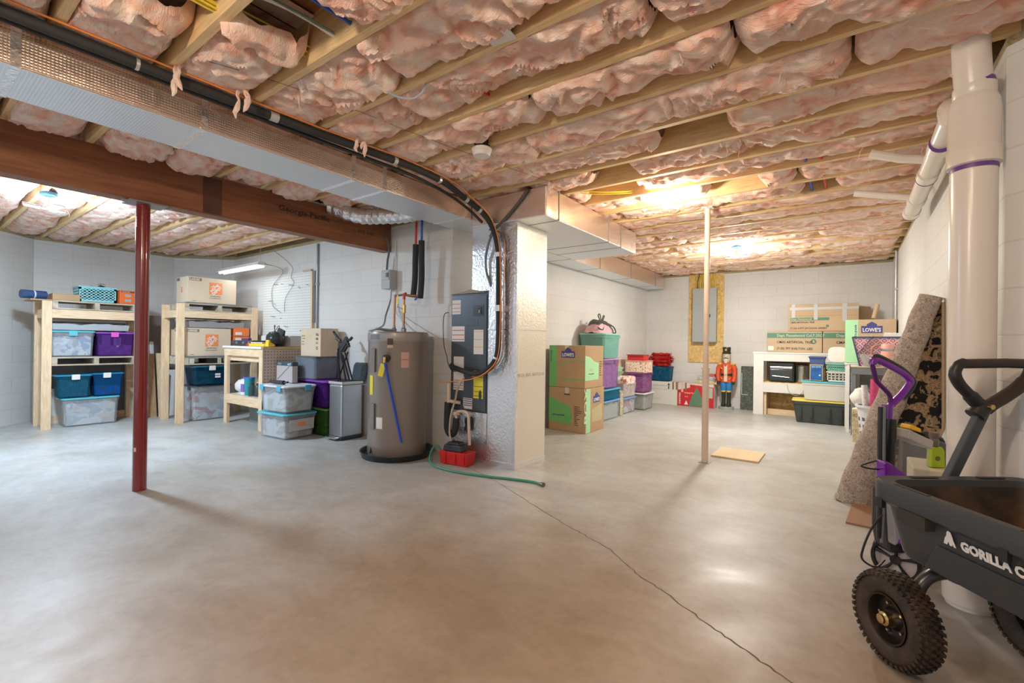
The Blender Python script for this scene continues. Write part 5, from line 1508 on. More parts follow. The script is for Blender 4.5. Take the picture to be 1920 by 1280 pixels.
o = lump(.5, .2, .07, 31).build('rag_pile', mat_patches('rag_cols', [(.6, .55, .45), (.3, .3, .35), (.7, .65, .6), (.25, .2, .4)], 14), smooth=True); o.location = (-6.42, 3.16, ZL + .16 + .0)
o.location = (-6.18, 3.25, ZL)
tag(o, 'pile of mixed rags at the back of the bench shelf', 'rags', None, 'stuff')
lean('dark green-grey box standing on the floor beneath the bench', -6.3, 3.0, 3.3, .25, mat('dark_green_box', (0.05, 0.09, 0.09), 0.6), th=.3, tilt=0, cat='box', name='floor_box')
m = MB(); m.box(-6.75, -6.45, 3.05, 3.35, 0, .20); tag(m.build('floor_box', mat('grey_floor_box', (0.22, 0.25, 0.25), 0.6)), 'grey box on the floor beneath the left of the bench', 'box')

# ============================================================= BINS IN FRONT OF THE BENCH
AQ = mat('aqua_latch', (0.10, 0.42, 0.60), 0.35)
tb = storage_bin('lower clear bin with aqua lid and taped label on the floor by the workbench', (-5.45, 2.90, 0), 0.56, 0.42, 0.30, CLEAR, LIDBLUE, rz=.09, cols=[(0.62, 0.42, 0.48), (0.75, 0.75, 0.78), (0.55, 0.58, 0.64), (0.80, 0.80, 0.82), (0.6, 0.5, 0.45)], fill=.8, cscale=6, clabel='pink and white linens in the lower clear bin')
m = MB(); m.box(.283, .286, -.17, .15, .12, .25); dd = m.build('paper_insert', mat_patches('insert_print', [(0.5, 0.5, 0.48), (0.62, 0.62, 0.6), (0.55, 0.53, 0.5), (0.3, 0.3, 0.35)], 40), parent=tb); dd.rotation_euler = (0, .06, 0)
m = MB(); m.box(.288, .290, -.06, .04, .17, .215); m.build('orange_mark', ORANGE, parent=dd)
tb = storage_bin('upper clear bin with blue latches stacked on the aqua lid', (-5.45, 2.90, 0.302), 0.54, 0.40, 0.32, CLEAR, mat('frosted_lid', (0.70, 0.74, 0.78), 0.3), rz=.09, latch=(AQ, [('y', -1, -.19), ('y', -1, .15), ('x', 1, .08)]), cols=[(0.76, 0.77, 0.79), (0.68, 0.70, 0.73), (0.55, 0.5, 0.42), (0.8, 0.8, 0.8)], fill=.75, cscale=6, clabel='white bedding in the upper clear bin')
t = thing('black_bag_clip', 'black folded umbrella lying on the upper clear bin', 'umbrella', (-5.52, 2.80, .625), .12)
m = MB(); m.tube([(-.12, 0, .022), (.14, 0, .022)], [.02, .026], 8); m.tube([(.14, 0, .022), (.2, .01, .03)], .012, 8); m.build('folded_canopy', BLACKP, parent=t, smooth=True)
t = thing('boxed_air_mattress', 'grey box with a dark banner standing on the upper clear bin', 'box', (-5.69, 3.015, .624), .0)
m = MB(); m.box(-.19, .19, -.035, .035, 0, .255); m.build('carton', mat('grey_pink_card', (0.48, 0.43, 0.42), 0.5), parent=t, bevel=.004)
m = MB(); m.box(-.191, .191, -.0365, .0365, .205, .2555); bn = m.build('banner', mat('slate_banner', (0.05, 0.08, 0.11), 0.5), parent=t)
text('PRO', .035, (-.15, -.038, .215), bn, mat('tan_ink', (0.45, 0.40, 0.33), 0.6), bold=.02, sx=1.2); text('ACT', .035, (.08, -.038, .215), bn, WHITEINK, bold=.02, sx=1.2)
m = MB(); m.bar((-.16, -.0365, .03), (.12, -.0365, .20), .003, .004); m.build('printed_line', INK, parent=t)
GR = mat_plastic('green_tint_plastic', (0.10, 0.28, 0.06), 0.80); VI = mat_plastic('violet_tint_plastic', (0.16, 0.03, 0.36), 0.80)
storage_bin('green translucent bin at the bottom of the stack beside the trash can', (-5.37, 3.32, 0), .70, .36, .335, GR, mat('green_lid', (0.10, 0.24, 0.05), .35), cols=[(0.05, 0.10, 0.03), (0.30, 0.40, 0.08), (0.03, 0.06, 0.02), (0.15, 0.3, 0.05)], fill=.85, cscale=12, clabel='dark green contents of the green bin', taper=.95)
storage_bin('purple translucent bin in the middle of the stack beside the trash can', (-5.37, 3.32, .337), .70, .36, .33, VI, mat('violet_lid', (0.24, 0.06, 0.45), .35), cols=[(0.14, 0.03, 0.32), (0.45, 0.25, 0.55), (0.08, 0.02, 0.2), (0.6, 0.3, 0.4)], fill=.85, cscale=12, clabel='purple and pink contents of the purple bin', taper=.95)
storage_bin('open frosted tub of dark cloth on the purple bin', (-5.46, 3.28, .669), .46, .34, .27, mat_plastic('frosted_plastic', (0.55, 0.60, 0.66), 0.80), None, cols=[(0.16, 0.20, 0.25), (0.10, 0.14, 0.19), (0.20, 0.24, 0.30)], fill=.93, cscale=3, clabel='dark slate cloth filling the frosted tub', taper=.93)
m = MB(); m.box(-5.70, -5.22, 3.12, 3.44, .942, .95); tag(m.build('loose_lid', mat('slate_lid', (0.12, 0.15, 0.18), .4)), 'dark loose lid between the frosted tub and the cardboard box', 'lid')
t_, w, d, h = carton('brown cardboard box with printed characters on the frosted tub', -5.67, -5.22, 3.18, 3.42, .951, 1.30, CARDL, seam='x', tape=CLEARTAPE)
for i, s_ in enumerate(('TO', 'OS', '1-1')):
    text(s_, .042, (.12, -d / 2 - .0025, .255 - i * .05), t_, INK, bold=.02)
m = MB(); m.lathe([(.012, 0), (.02, 0), (.02, .001), (.012, .001)], n=16, M=Matrix.Rotation(PI / 2, 3, 'X')); o = m.build('round_mark', INK, parent=t_); o.location = (.145, -d / 2 - .001, .105)
for i in range(4):
    text(('KEEP DRY', 'THIS SIDE', 'QTY 04', 'N.W. 6.2')[i], .018, (-.20, -d / 2 - .0025, .25 - i * .035), t_, mat('faint_brown_ink', (0.35, 0.28, 0.2), .8))
m = MB(); m.box(-.05, 0, -d / 2 - .002, -d / 2, .24, .27); m.build('yellow_sticker', mat('dull_yellow', (.6, .55, .2), .6), parent=t_)
# trash can
t = thing('trash_can', 'open stainless steel trash can with black lid near the water heater', 'trash can', (-4.82, 3.27, 0))
m = MB(); m.box(-.13, .13, -.14, .14, .03, .64); m.build('can_body', mat('brushed_steel', (.50, .52, .55), .32, .9), parent=t, bevel=.02)
m = MB(); m.box(-.138, .138, -.148, .148, .64, .675); m.build('rim', mat('satin_rim', (.62, .63, .62), .35, .5), parent=t, bevel=.012)
m = MB(); m.box(-.12, .12, -.13, .13, .6755, .677); m.build('inner_liner', INK, parent=t)
m = MB(); m.box(-.134, .134, -.144, .144, 0, .045); m.build('base', mat('base_black', (.03, .035, .04), .4), parent=t, bevel=.01)
m = MB(); m.bar((-.1, -.17, .03), (.1, -.17, .03), .07, .02); m.build('pedal', STEEL, parent=t, bevel=.006)
m = MB(); m.prism([(-.12, 0), (.12, 0), (.125, .18), (.10, .215), (-.10, .215), (-.125, .18)], 0, .03, lambda u, v, s: (u, s + .15 + v * .22, .67 + v)); lo = m.build('lid', mat('lid_slate', (.05, .08, .10), .3), parent=t, bevel=.006)
t = thing('folded_stroller_frame', 'black folding metal frame with clamps standing in the trash can', 'frame', (-4.85, 3.24, .68), 0, None)
BF = mat('black_tube_metal', (.015, .022, .03), .3, .5)
m = MB()
m.tube(smoothpath([(.0, -.03, .0), (-.05, -.03, .28), (-.07, -.02, .36), (-.02, .0, .40)], 5), .011, 8)
m.tube(smoothpath([(.04, .02, 0), (-.01, .0, .27), (-.02, .0, .36), (.04, .02, .42)], 5), .011, 8)
m.tube([(.10, .03, .0), (.0, .0, .30)], .011, 8); m.tube([(.13, .05, .0), (.02, .02, .33)], .010, 8); m.tube([(-.03, -.04, .0), (.06, .03, .34)], .009, 8)
m.build('tube_frame', BF, parent=t, smooth=True)
m = MB(); m.bar((-.05, 0, .36), (.08, .01, .50), .03, .07); m.bar((.02, 0, .34), (.12, .0, .44), .03, .02); m.bar((.06, 0, .50), (.13, 0, .40), .03, .02); m.build('clamp_block', BLACKP, parent=t, bevel=.004)
m = MB(); m.tube([(-.04, 0, .45), (-.14, -.02, .56)], .016, 8); m.tube([(-.12, -.01, .50), (-.05, 0, .47)], .02, 8); m.tube([(-.15, -.02, .57), (-.17, -.02, .58)], .014, 8); m.tube([(.11, .02, .48), (.15, .02, .51)], .016, 8); m.build('knob', BLACKP, parent=t, smooth=True)
# ============================================================= RIGHT ROOM: LEFT WALL PILES
LB = mat('movers_cardboard', (0.50, 0.34, 0.19), 0.8, var=.1, vscale=3)
def plate(t, pts, thick, face, off, material, name='printed_panel'):
    """flat printed shape on a carton face; pts in (u, z)"""
    m = MB()
    if face == 'F': m.prism(pts, off - thick, off, lambda u, v, s: (u, s, v))
    else: m.prism(pts, off, off + thick, lambda u, v, s: (s, u, v))
    return m.build(name, material, parent=t)
def lowes_logo(t, u, z, s, face, off):
    sg = -1 if face == 'F' else 1
    house = [(0, 0), (1, 0), (1, .42), (.74, .42), (.74, .52), (.5, .68), (.26, .52), (.26, .42), (0, .42)]
    lg = plate(t, [(u + a * s, z + b_ * s) for a, b_ in house], .0012, face, off, NAVY, 'store_logo')
    loc = (u + .06 * s, off - .0022, z + .08 * s) if face == 'F' else (off + .0022, u + .06 * s, z + .08 * s)
    text("LOWE'S", .31 * s, loc, lg, WHITEINK, face=FRONT if face == 'F' else RIGHT, bold=.025, sx=.80)
tt, w, d, h = carton('lower big green-printed moving box on the floor behind the foil column', -3.24, -2.69, 5.30, 5.84, 0.0, 0.575, LB, rz=-.0, tape=CLEARTAPE, seam='y')
plate(tt, [(-w / 2 + .002, .12), (.06, .10), (.08, .22), (.04, .33), (-.10, .38), (-w / 2 + .002, .45)], .001, 'F', -d / 2 - .0006, GREENP)
text('extra grande', .036, (-w / 2 + .06, -d / 2 - .003, .20), tt, NAVY, bold=.01)
text('large', .05, (-w / 2 + .09, -d / 2 - .003, .26), tt, mat('olive_print', (.25, .45, .12), .7), bold=.02)
for i, s_ in enumerate(('Playroom', 'Bedroom', 'Dining Room', 'Living Room', 'Kitchen', 'Bath', 'Basement', 'Attic', 'Other', 'Garage')):
    text('- ' + s_, .020, (.10, -d / 2 - .002, .33 - i * .026), tt, INK, bold=.01)
text('MOVER', .026, (-.04, -d / 2 - .003, .48), tt, INK, bold=.03)
plate(tt, [(-d / 2 + .01, .004), (-d / 2 + .13, .004), (-d / 2 + .13, .57), (-d / 2 + .01, .57)], .001, 'R', w / 2 + .0006, GREENL)
plate(tt, [(-.10, .13), (.20, .13), (.22, .20), (.20, .36), (.10, .33), (-.10, .30)], .001, 'R', w / 2 + .0004, mat('tan_green_print', (.52, .46, .27), .7))
lowes_logo(tt, -.06, .38, .20, 'R', w / 2 + .0006)
text('BOX', .11, (w / 2 + .002, -d / 2 + .035, .12), tt, mat('pale_green_print', (.55, .8, .5), .7), face=RIGHT, spin=PI / 2, bold=.02, sx=2)
tt, w, d, h = carton('upper big green-printed moving box with store logo behind the foil column', -3.24, -2.70, 5.30, 5.82, 0.577, 1.126, LB, rz=-.015, tape=CLEARTAPE, seam='y')
plate(tt, [(-w / 2 + .002, .004), (-w / 2 + .12, .004), (-w / 2 + .12, h - .005), (-w / 2 + .002, h - .005)], .001, 'F', -d / 2 - .0006, GREENP)
text('extra large', .035, (-w / 2 + .04, -d / 2 - .003, .33), tt, NAVY, spin=PI / 2, bold=.01)
lowes_logo(tt, -.08, .39, .20, 'F', -d / 2 - .0006)
line = [(-.10, .30), (0.0, .33), (.12, .37), (w / 2 - .01, .345), (w / 2 - .01, .335), (.12, .36), (0.0, .32), (-.10, .288)]
plate(tt, line, .001, 'F', -d / 2 - .0006, GREENP)
plate(tt, [(-.10, .10), (w / 2 - .01, .10), (w / 2 - .01, .115), (-.10, .115)], .001, 'F', -d / 2 - .0006, GREENP)
plate(tt, [(-d / 2 + .002, .10), (.12, .10), (.12, .32), (0, .34), (-.12, .40), (-d / 2 + .002, .42)], .001, 'R', w / 2 + .0006, GREENL)
text('large', .055, (w / 2 + .002, -.15, .22), tt, mat('tan_print', (.65, .6, .3), .7), face=RIGHT, bold=.02); text('extra grande', .030, (w / 2 + .002, -.17, .175), tt, INK, face=RIGHT)
for i in range(7):
    text(('Kitchen', 'Bedroom', 'Dining', 'Attic', 'Bath', 'Den', 'Garage')[i], .020, (w / 2 + .002, .15, .33 - i * .03), tt, INK, face=RIGHT)
# mint stack
MINT = mat_plastic('mint_plastic', (0.35, 0.66, 0.58), 0.64)
MINTL = mat('mint_lid', (0.30, 0.66, 0.56), .35)
LILAC = mat_plastic('lilac_plastic', (0.55, 0.35, 0.62), 0.80)
storage_bin('open mint green bin at the top of the stack behind the moving boxes', (-3.08, 6.52, .935), .42, .60, .375, MINT, MINTL, cols=[(0.35, 0.5, 0.6), (0.4, 0.62, 0.56), (0.3, 0.45, 0.5)], fill=.8, cscale=4, clabel='blue grey fabric in the mint bin', taper=.9)
storage_bin('tall lilac bin in the middle of the stack behind the moving boxes', (-3.10, 6.58, .475), .38, .60, .455, LILAC, mat('lilac_lid', (.5, .3, .6), .35), cols=[(0.65, 0.45, 0.70), (0.75, 0.6, 0.78), (0.5, 0.35, 0.6)], fill=.8, cscale=8, clabel='lilac craft items in the lilac bin', taper=.94)
storage_bin('bright aqua bin above the speckled bin behind the moving boxes', (-3.10, 6.60, .30), .40, .62, .172, mat_plastic('aqua_plastic', (0.05, 0.42, 0.62), 0.80), mat('aqua_lid2', (.08, .42, .66), .35), taper=.95)
storage_bin('clear bin of speckled ornaments at the bottom of the stack behind the moving boxes', (-3.10, 6.60, 0), .40, .62, .298, CLEAR, mat('blue_rim_lid', (.18, .40, .70), .35), cols=[(.5, .52, .5), (.3, .32, .3), (.7, .7, .7), (.4, .45, .4)], fill=.9, cscale=40, clabel='speckled ornaments in the bottom clear bin', taper=.93)
# duffel bag
t = thing('duffel_bag', 'pink duffel bag with black straps on the mint bin', 'bag', (-3.10, 6.50, 1.312), .1)
PK = mat('pink_nylon', (.66, .38, .42), .5); DK = mat('dark_olive_nylon', (.06, .065, .05), .6)
def bagf(u, v, r=1.0):
    a = PI * v; x = (u - .5) * .62
    e = max(0.02, 1 - (abs(2 * u - 1)) ** 3.5)
    k = r * (1 + .12 * noise.noise(Vector((x * 6, a * 2, 1.5))))
    return (math.cos(a) * .17 * k * e ** .4, x, math.sin(a) * .20 * k * e ** .7)
m = MB(); m.grid(22, 16, lambda u, v: bagf(u, v)); m.build('bag_body', PK, parent=t, smooth=True)
m = MB(); m.grid(18, 8, lambda u, v: bagf(.1 + u * .72, .28 + v * .42 - .12 * u, 1.06)); m.build('bag_flap', DK, parent=t, smooth=True)
m = MB(); m.tube(smoothpath([(.05, -.02, .20), (.04, -.06, .29), (.03, -.10, .27), (.03, -.03, .205)], 5), .009, 6); m.tube(smoothpath([(.05, .02, .20), (.05, .07, .27), (.05, .12, .265), (.05, .06, .205)], 5), .009, 6)
m.tube(smoothpath([(.12, .1, .15), (.17, .22, .10), (.18, .29, .02), (.14, .27, .01)], 5), .010, 6); m.tube(smoothpath([(.10, .05, .18), (.18, .13, .06), (.19, .12, .01)], 5), .008, 6); m.tube(smoothpath([(.10, -.3, .08), (.14, -.2, .05), (.12, -.1, .15)], 5), .009, 6)
m.build('strap', DK, parent=t, smooth=True)
# striped gift bag between stacks
blk('greeting_card_bag', 'narrow multicoloured paper bag on the floor between the two bin stacks', 'bag', -2.99, -2.93, 6.98, 7.10, 0.0, .40, mat_patches('comic_print', [(.6, .65, .3), (.3, .45, .2), (.7, .7, .65), (.2, .2, .3), (.6, .3, .2)], 18))
# second stack
storage_bin('lower clear bin of pink and white wrap with blue lid by the left wall', (-3.11, 7.42, 0), .34, .52, .265, CLEAR, MATS['blue_rim_lid'], cols=[(.55, .10, .20), (.70, .35, .42), (.75, .62, .66), (.45, .12, .22), (.78, .76, .78)], fill=.85, cscale=9, clabel='crimson and pink wrapping in the lower clear bin', taper=.93)
storage_bin('open clear bin of red and brown decorations on the blue lid', (-3.11, 7.42, .267), .36, .52, .23, mat_plastic('very_clear_plastic', (.85, .85, .85), 0.72), None, cols=[(.50, .14, .10), (.35, .20, .14), (.75, .72, .70), (.65, .45, .38), (.55, .25, .18)], fill=.98, cscale=11, clabel='red and brown decorations in the open clear bin', taper=.9)
o = lump(.30, .40, .12, 8, 1.4).build('gift_tissue', mat_patches('tissue', [(.78, .74, .72), (.80, .60, .62), (.7, .25, .12), (.8, .78, .7)], 12), smooth=True); o.location = (-3.08, 7.42, .485)
tag(o, 'crumpled pink and white tissue piled on the open clear bin', 'tissue paper', None, 'stuff')
t = thing('green_wreath_bag', 'green patterned bag leaning on top of the open clear bin', 'bag', (-3.13, 7.30, .56), .1)
m = MB(); m.grid(16, 8, lambda u, v: ((v - .5) * .10, (u - .5) * .50, .09 + .07 * math.sin(PI * u) * math.sin(PI * v) + .10 * u)); m.grid(16, 8, lambda u, v: ((v - .5) * .11, (u - .5) * .50, .02 + .10 * u)); m.build('bag_body', mat_patches('green_floral', [(.10, .28, .10), (.35, .50, .30), (.15, .35, .15), (.55, .62, .5)], 30), parent=t, smooth=True)
# third stack: white lid tote + purple bin + candy cane box
storage_bin('frosted tote with white lid full of clear ornaments near the white box', (-3.02, 8.06, 0), .36, .48, .30, mat_plastic('frost_plastic', (.72, .74, .72), 0.82), mat('white_lid', (.82, .82, .80), .35), cols=[(.66, .66, .64), (.5, .5, .48), (.75, .75, .73)], fill=.85, cscale=16, clabel='clear and silver baubles in the frosted tote', taper=.9)
storage_bin('purple-tinted bin of pink ribbons standing on the white lid', (-3.02, 8.06, .302), .32, .44, .35, mat_plastic('orchid_plastic', (.55, .30, .55), 0.80), mat('magenta_lid', (.42, .10, .45), .35), cols=[(.55, .15, .50), (.70, .45, .65), (.75, .62, .72), (.45, .1, .42)], fill=.9, cscale=14, clabel='pink and purple ribbons in the purple-tinted bin', taper=.95)
CC = mat_patches('candy_cane_print', [(.80, .70, .55), (.82, .74, .60), (.55, .06, .06), (.78, .68, .52), (.80, .72, .58)], 20)
tt, w, d, h = carton('cream gift box with red candy cane print on the purple-tinted bin', -3.20, -2.82, 7.82, 8.14, .655, .845, CC, seam='y')
m = MB(); m.box(-w / 2 - .005, w / 2 + .005, -d / 2 - .005, d / 2 + .005, h + .001, h + .022); m.build('box_lid', mat('salmon_lid', (.70, .30, .24), .6), parent=tt)
tt, w, d, h = carton('red gift box on top of the candy cane box', -3.18, -2.88, 7.86, 8.10, .87, .955, mat('scarlet_card', (.60, .03, .03), .5), seam='y')
m = MB(); m.box(-w / 2 - .006, w / 2 + .006, -d / 2 - .03, d / 2 + .006, h + .001, h + .014); m.build('box_lid', mat('brownish_red', (.35, .10, .07), .5), parent=tt)
lean('brown kraft paper bag propped behind the candy cane box', -3.24, 7.60, 7.80, .30, CARD, th=.01, cat='bag', name='paper_bag')
bpy.data.objects['paper_bag'].location.z = .62

# ============================================================= FAR WALL
WB = mat('white_carton', (.72, .72, .66), .6)
tt, w, d, h = carton('long white shipping box on the floor at the far wall', -3.18, -2.61, 8.90, 9.20, 0.0, .44, WB)
text('HANDLE WITH CARE', .040, (-.22, -d / 2 - .003, .35), tt, mat('grey_print', (.45, .45, .42), .7)); text('THIS WAY UP   2 PCS', .035, (-.22, -d / 2 - .003, .28), tt, MATS['grey_print']); text('N.W. 12 KG', .035, (-.22, -d / 2 - .003, .10), tt, MATS['grey_print'])
plate(tt, [(.12, .30), (.14, .30), (.14, .38), (.155, .38), (.13, .42), (.105, .38), (.12, .38)], .001, 'F', -d / 2 - .0006, INK, 'arrow_mark')
for x in (.2, .265):
    m = MB(); m.box(x, x + .028, -d / 2 - .003, -d / 2 - .001, .30, .44); m.box(x, x + .028, -d / 2 - .003, .0, h + .001, h + .003); m.build('brown_tape', mat('brown_tape', (.28, .15, .07), .35), parent=tt)
BTL = mat_plastic('sea_blue_plastic', (.03, .24, .42), 0.80)
storage_bin('blue translucent bin on the white shipping box under the red garland', (-2.98, 9.04, .446), .46, .28, .28, BTL, None, cols=[(.03, .22, .36), (.1, .35, .5), (.5, .6, .65), (.02, .15, .28)], fill=.9, cscale=16, clabel='blue baubles in the bin under the garland', taper=.9)
t = thing('red_garland', 'coiled bright red tinsel garland piled on the blue bin', 'garland', (-2.96, 9.02, .73))
RT = mat('red_tinsel', (.55, .02, .02), .3); GT = mat('gold_tinsel', (.40, .28, .05), .3)
rnd = random.Random(8)
for lay, (zz, rr_, nn) in enumerate(((.03, .20, 16), (.10, .24, 18), (.165, .25, 18), (.225, .20, 14))):
    m = MB()
    m.lathe([(0, zz - .03), (rr_ * .8, zz - .025), (rr_ * .9, zz), (rr_ * .8, zz + .025), (0, zz + .03)], n=20, M=Matrix.Diagonal((1, .5, 1)))
    for i in range(nn * 26):
        a = 2 * PI * rnd.random(); r_ = rr_ * (.55 + .45 * rnd.random())
        p = Vector((math.cos(a) * r_, math.sin(a) * r_ * .5, zz + rnd.uniform(-.03, .03)))
        dv = Vector((rnd.uniform(-1, 1), rnd.uniform(-1, 1), rnd.uniform(-.7, .7))).normalized() * .028
        q = dv.cross(Vector((0, 0, 1))).normalized() * .009
        m.add([p - dv, p + q, p + dv, p - q], [(0, 1, 2, 3)])
    m.build('tinsel_coil', RT if lay != 1 else [RT], parent=t, fix=False)
m = MB()
for i in range(60):
    a = 2 * PI * rnd.random(); r_ = .2 * (.6 + .4 * rnd.random()); p = Vector((math.cos(a) * r_, math.sin(a) * r_ * .5, .065 + rnd.uniform(-.015, .015)))
    dv = Vector((rnd.uniform(-1, 1), rnd.uniform(-1, 1), rnd.uniform(-.5, .5))).normalized() * .03; q = dv.cross(Vector((0, 0, 1))).normalized() * .008
    m.add([p - dv, p + q, p + dv, p - q], [(0, 1, 2, 3)])
m.build('gold_coil', GT, parent=t, fix=False)
# red tree box
RBX = mat('crimson_print', (.58, .02, .025), .5)
tt, w, d, h = carton('red and white artificial tree box standing behind the thin post', -2.60, -1.96, 8.93, 9.2, 0.0, .435, mat('pinkish_white_card', (.66, .60, .56), .6))
plate(tt, [(-w / 2 + .001, .004), (w / 2 - .001, .004), (w / 2 - .001, .38), (-.10, .41), (-.10, .35), (-w / 2 + .001, .30)], .001, 'F', -d / 2 - .0006, RBX)
TG = mat_patches('fir_print', [(.05, .16, .08), (.12, .26, .15), (.25, .38, .28), (.08, .2, .12)], 70)
plate(tt, [(-.12, .01), (.17, .01), (.13, .12), (.10, .20), (.06, .30), (.025, .37), (-.01, .30), (-.06, .20), (-.09, .12)], .0012, 'F', -d / 2 - .0016, TG, 'tree_picture')
plate(tt, [(.20, .18), (.30, .18), (.30, .37), (.20, .37)], .0012, 'F', -d / 2 - .0016, mat('grey_photo', (.45, .48, .42), .6), 'side_picture')
text('CHRISTMAS', .042, (-w / 2 + .05, -d / 2 - .002, .03), tt, WHITEINK, spin=PI / 2, bold=.02)
text('Holiday Tree', .036, (-.20, -d / 2 - .002, .24), tt, WHITEINK, bold=.01); text('6 ft', .04, (-.19, -d / 2 - .002, .17), tt, WHITEINK)
plate(tt, [(-.20, .03), (-.165, .11), (-.13, .03)], .0012, 'F', -d / 2 - .0016, WHITEINK, 'star_mark')
m = MB(); m.box(-.19, -.16, -d / 2 - .003, -d / 2 - .0015, .29, .44); m.build('brown_tape', MATS['brown_tape'], parent=tt)
m = MB(); m.box(-.26, -.22, -d / 2 - .003, -d / 2 - .0015, .26, .44); m.build('clear_tape', CLEARTAPE, parent=tt)
for i, (x0, x1, z0, z1, c, lab) in enumerate(((-2.30, -1.92, .437, .50, (.55, .52, .30), 'pale yellow-green patterned flat box on the red tree box'), (-2.26, -1.95, .502, .575, (.45, .42, .46), 'grey patterned flat box stacked on the yellow-green box'), (-2.17, -1.97, .577, .615, (.5, .1, .1), 'thin red packet on top of the patterned boxes'))):
    o = blk('gift_box', lab, 'box', x0, x1, 8.95, 9.15, z0, z1, mat_patches('gift_pat_%d' % i, [c, tuple(min(1, q * 1.35) for q in c), tuple(q * .6 for q in c)], 30), .05 * i)
m = MB()
rnd = random.Random(3)
for i in range(70):
    p = Vector((rnd.uniform(-.05, .05), rnd.uniform(-.05, .05), rnd.uniform(0, .16))); dv = Vector((rnd.uniform(-1, 1), rnd.uniform(-1, 1), rnd.uniform(-1, 1))).normalized() * .025; q = dv.cross(Vector((0, 0, 1))).normalized() * .008
    m.add([p - dv, p + q, p + dv, p - q], [(0, 1, 2, 3)])
o = m.build('tinsel_bunch', mat('copper_tinsel', (.45, .12, .06), .3), fix=False); o.location = (-1.92, 8.98, .40)
tag(o, 'small bunch of copper-red tinsel hanging off the tree box corner', 'garland', None, 'stuff')

# electrical panel
t = thing('plywood_backer', 'tall chipboard backer panel on the far wall behind the electrical panel', 'board', (-2.18, 9.25, .82))
m = MB(); m.box(-.32, .31, -.02, -.002, 0, 1.68); m.build('board', OSB, parent=t)
t = thing('electrical_panel', 'grey metal electrical panel on the chipboard backer', 'electrical panel', (-2.185, 9.23, 1.19))
m = MB(); m.box(-.205, .20, -.10, -.001, 0, 1.02); m.build('cabinet', mat('panel_shadow_grey', (.20, .20, .19), .5), parent=t)
m = MB(); m.box(-.215, .21, -.112, -.101, .02, 1.03); dr = m.build('door', mat('panel_grey', (.42, .46, .46), .35, .2), parent=t, bevel=.003)
m = MB(); m.box(.085, .105, -.12, -.112, .48, .54); m.build('latch', INK, parent=dr)
t = thing('panel_cables', 'fan of yellow cables dropping into the top of the electrical panel', 'cable', (-2.18, 9.17, 2.22))
rnd = random.Random(12)
for i in range(13):
    x = -.17 + .028 * i
    m = MB(); m.tube(smoothpath([(x, rnd.uniform(-.02, .02), -.005), (x * 1.0 + rnd.uniform(-.015, .015), rnd.uniform(-.02, .03), .12), (x * .9 + rnd.uniform(-.03, .03), .0, .27)], 4), .0065, 6); m.build('cable', YW if i != 1 else INK, parent=t, smooth=True)
hose('panel_side_cable', 'thin yellow cable running down the right of the electrical panel', 'cable', [(-2.02, 9.21, 2.45), (-1.95, 9.215, 2.30), (-1.93, 9.22, 2.1), (-1.90, 9.22, 1.8), (-1.93, 9.22, 1.5), (-1.97, 9.22, 1.42)], .005, YW, 6)

# nutcracker
t = thing('nutcracker', 'tall wooden nutcracker soldier in a red coat at the far wall', 'nutcracker', (-1.77, 9.02, 0), 0)
NR = mat('coat_red', (.66, .09, .03), .4); NB = mat('breeches_blue', (.03, .22, .55), .4); NK = mat('boot_black', (.025, .03, .02), .3); NG = mat('gold_paint', (.60, .42, .12), .35); NF = mat('face_paint', (.70, .58, .46), .5); NGY = mat('beard_grey', (.55, .55, .50), .8)
m = MB(); m.lathe([(0, .001), (.13, .001), (.13, .05), (0, .05)], n=20); ob = m.build('base', mat('base_grey', (.35, .36, .33), .5), parent=t, smooth=True); ob.scale = (1, .7, 1)
for s in (-1, 1):
    x = .045 * s
    m = MB(); m.lathe([(0, .05), (.042, .055), (.042, .09), (.030, .12), (.034, .28), (.040, .33), (.034, .335)], (x, 0, 0), 14); m.lathe([(0, .05), (.032, .055), (.035, .08), (.02, .10), (0, .10)], (x, -.05, 0), 12); m.build('boot', NK, parent=t, smooth=True)
    m = MB(); m.lathe([(.041, .31), (.043, .325), (.041, .34)], (x, 0, 0), 14); m.build('boot_trim', NG, parent=t, smooth=True)
    m = MB(); m.lathe([(.038, .33), (.050, .36), (.058, .45), (.055, .54)], (x, 0, 0), 14); m.build('trouser_leg', NB, parent=t, smooth=True)
    m = MB(); m.tube(smoothpath([(.10 * s, 0, .80), (.135 * s, 0, .72), (.14 * s, -.02, .60), (.125 * s, -.04, .50)], 5), [.045] * 6 + [.040] * 5 + [.036] * 5, 12); m.build('arm', NR, parent=t, smooth=True)
    m = MB(); m.lathe([(0, .835), (.045, .83), (.055, .81), (.05, .80)], (.105 * s, 0, 0), 12); m.build('epaulette', NG, parent=t, smooth=True)
    m = MB(); m.tube([(.125 * s, -.04, .50), (.12 * s, -.045, .45)], .026, 10); m.build('hand', NK, parent=t, smooth=True)
m = MB(); m.lathe([(.10, .49), (.105, .52), (.088, .62), (.10, .74), (.095, .82), (.05, .85), (0, .85)], n=20); bd = m.build('coat', NR, parent=t, smooth=True); bd.scale = (1, .75, 1)
m = MB(); m.box(-.028, .028, -.082, -.060, .50, .80); m.build('shirt_front', NF, parent=t, bevel=.006)
m = MB()
for z in (.56, .74): 
    for s in (-1, 1): m.tube([(s * .055, -.075, z - .02), (s * .085, -.065, z + .015)], .007, 6)
m.build('gold_braid', NG, parent=t, smooth=True)
m = MB(); m.lathe([(.090, .60), (.094, .61), (.094, .635), (.090, .645)], n=20); ob = m.build('belt', NK, parent=t, smooth=True); ob.scale = (1, .78, 1)
m = MB(); m.tube([(0, -.08, .622), (0, -.092, .622)], .02, 12); m.build('belt_buckle', NG, parent=t, smooth=True)
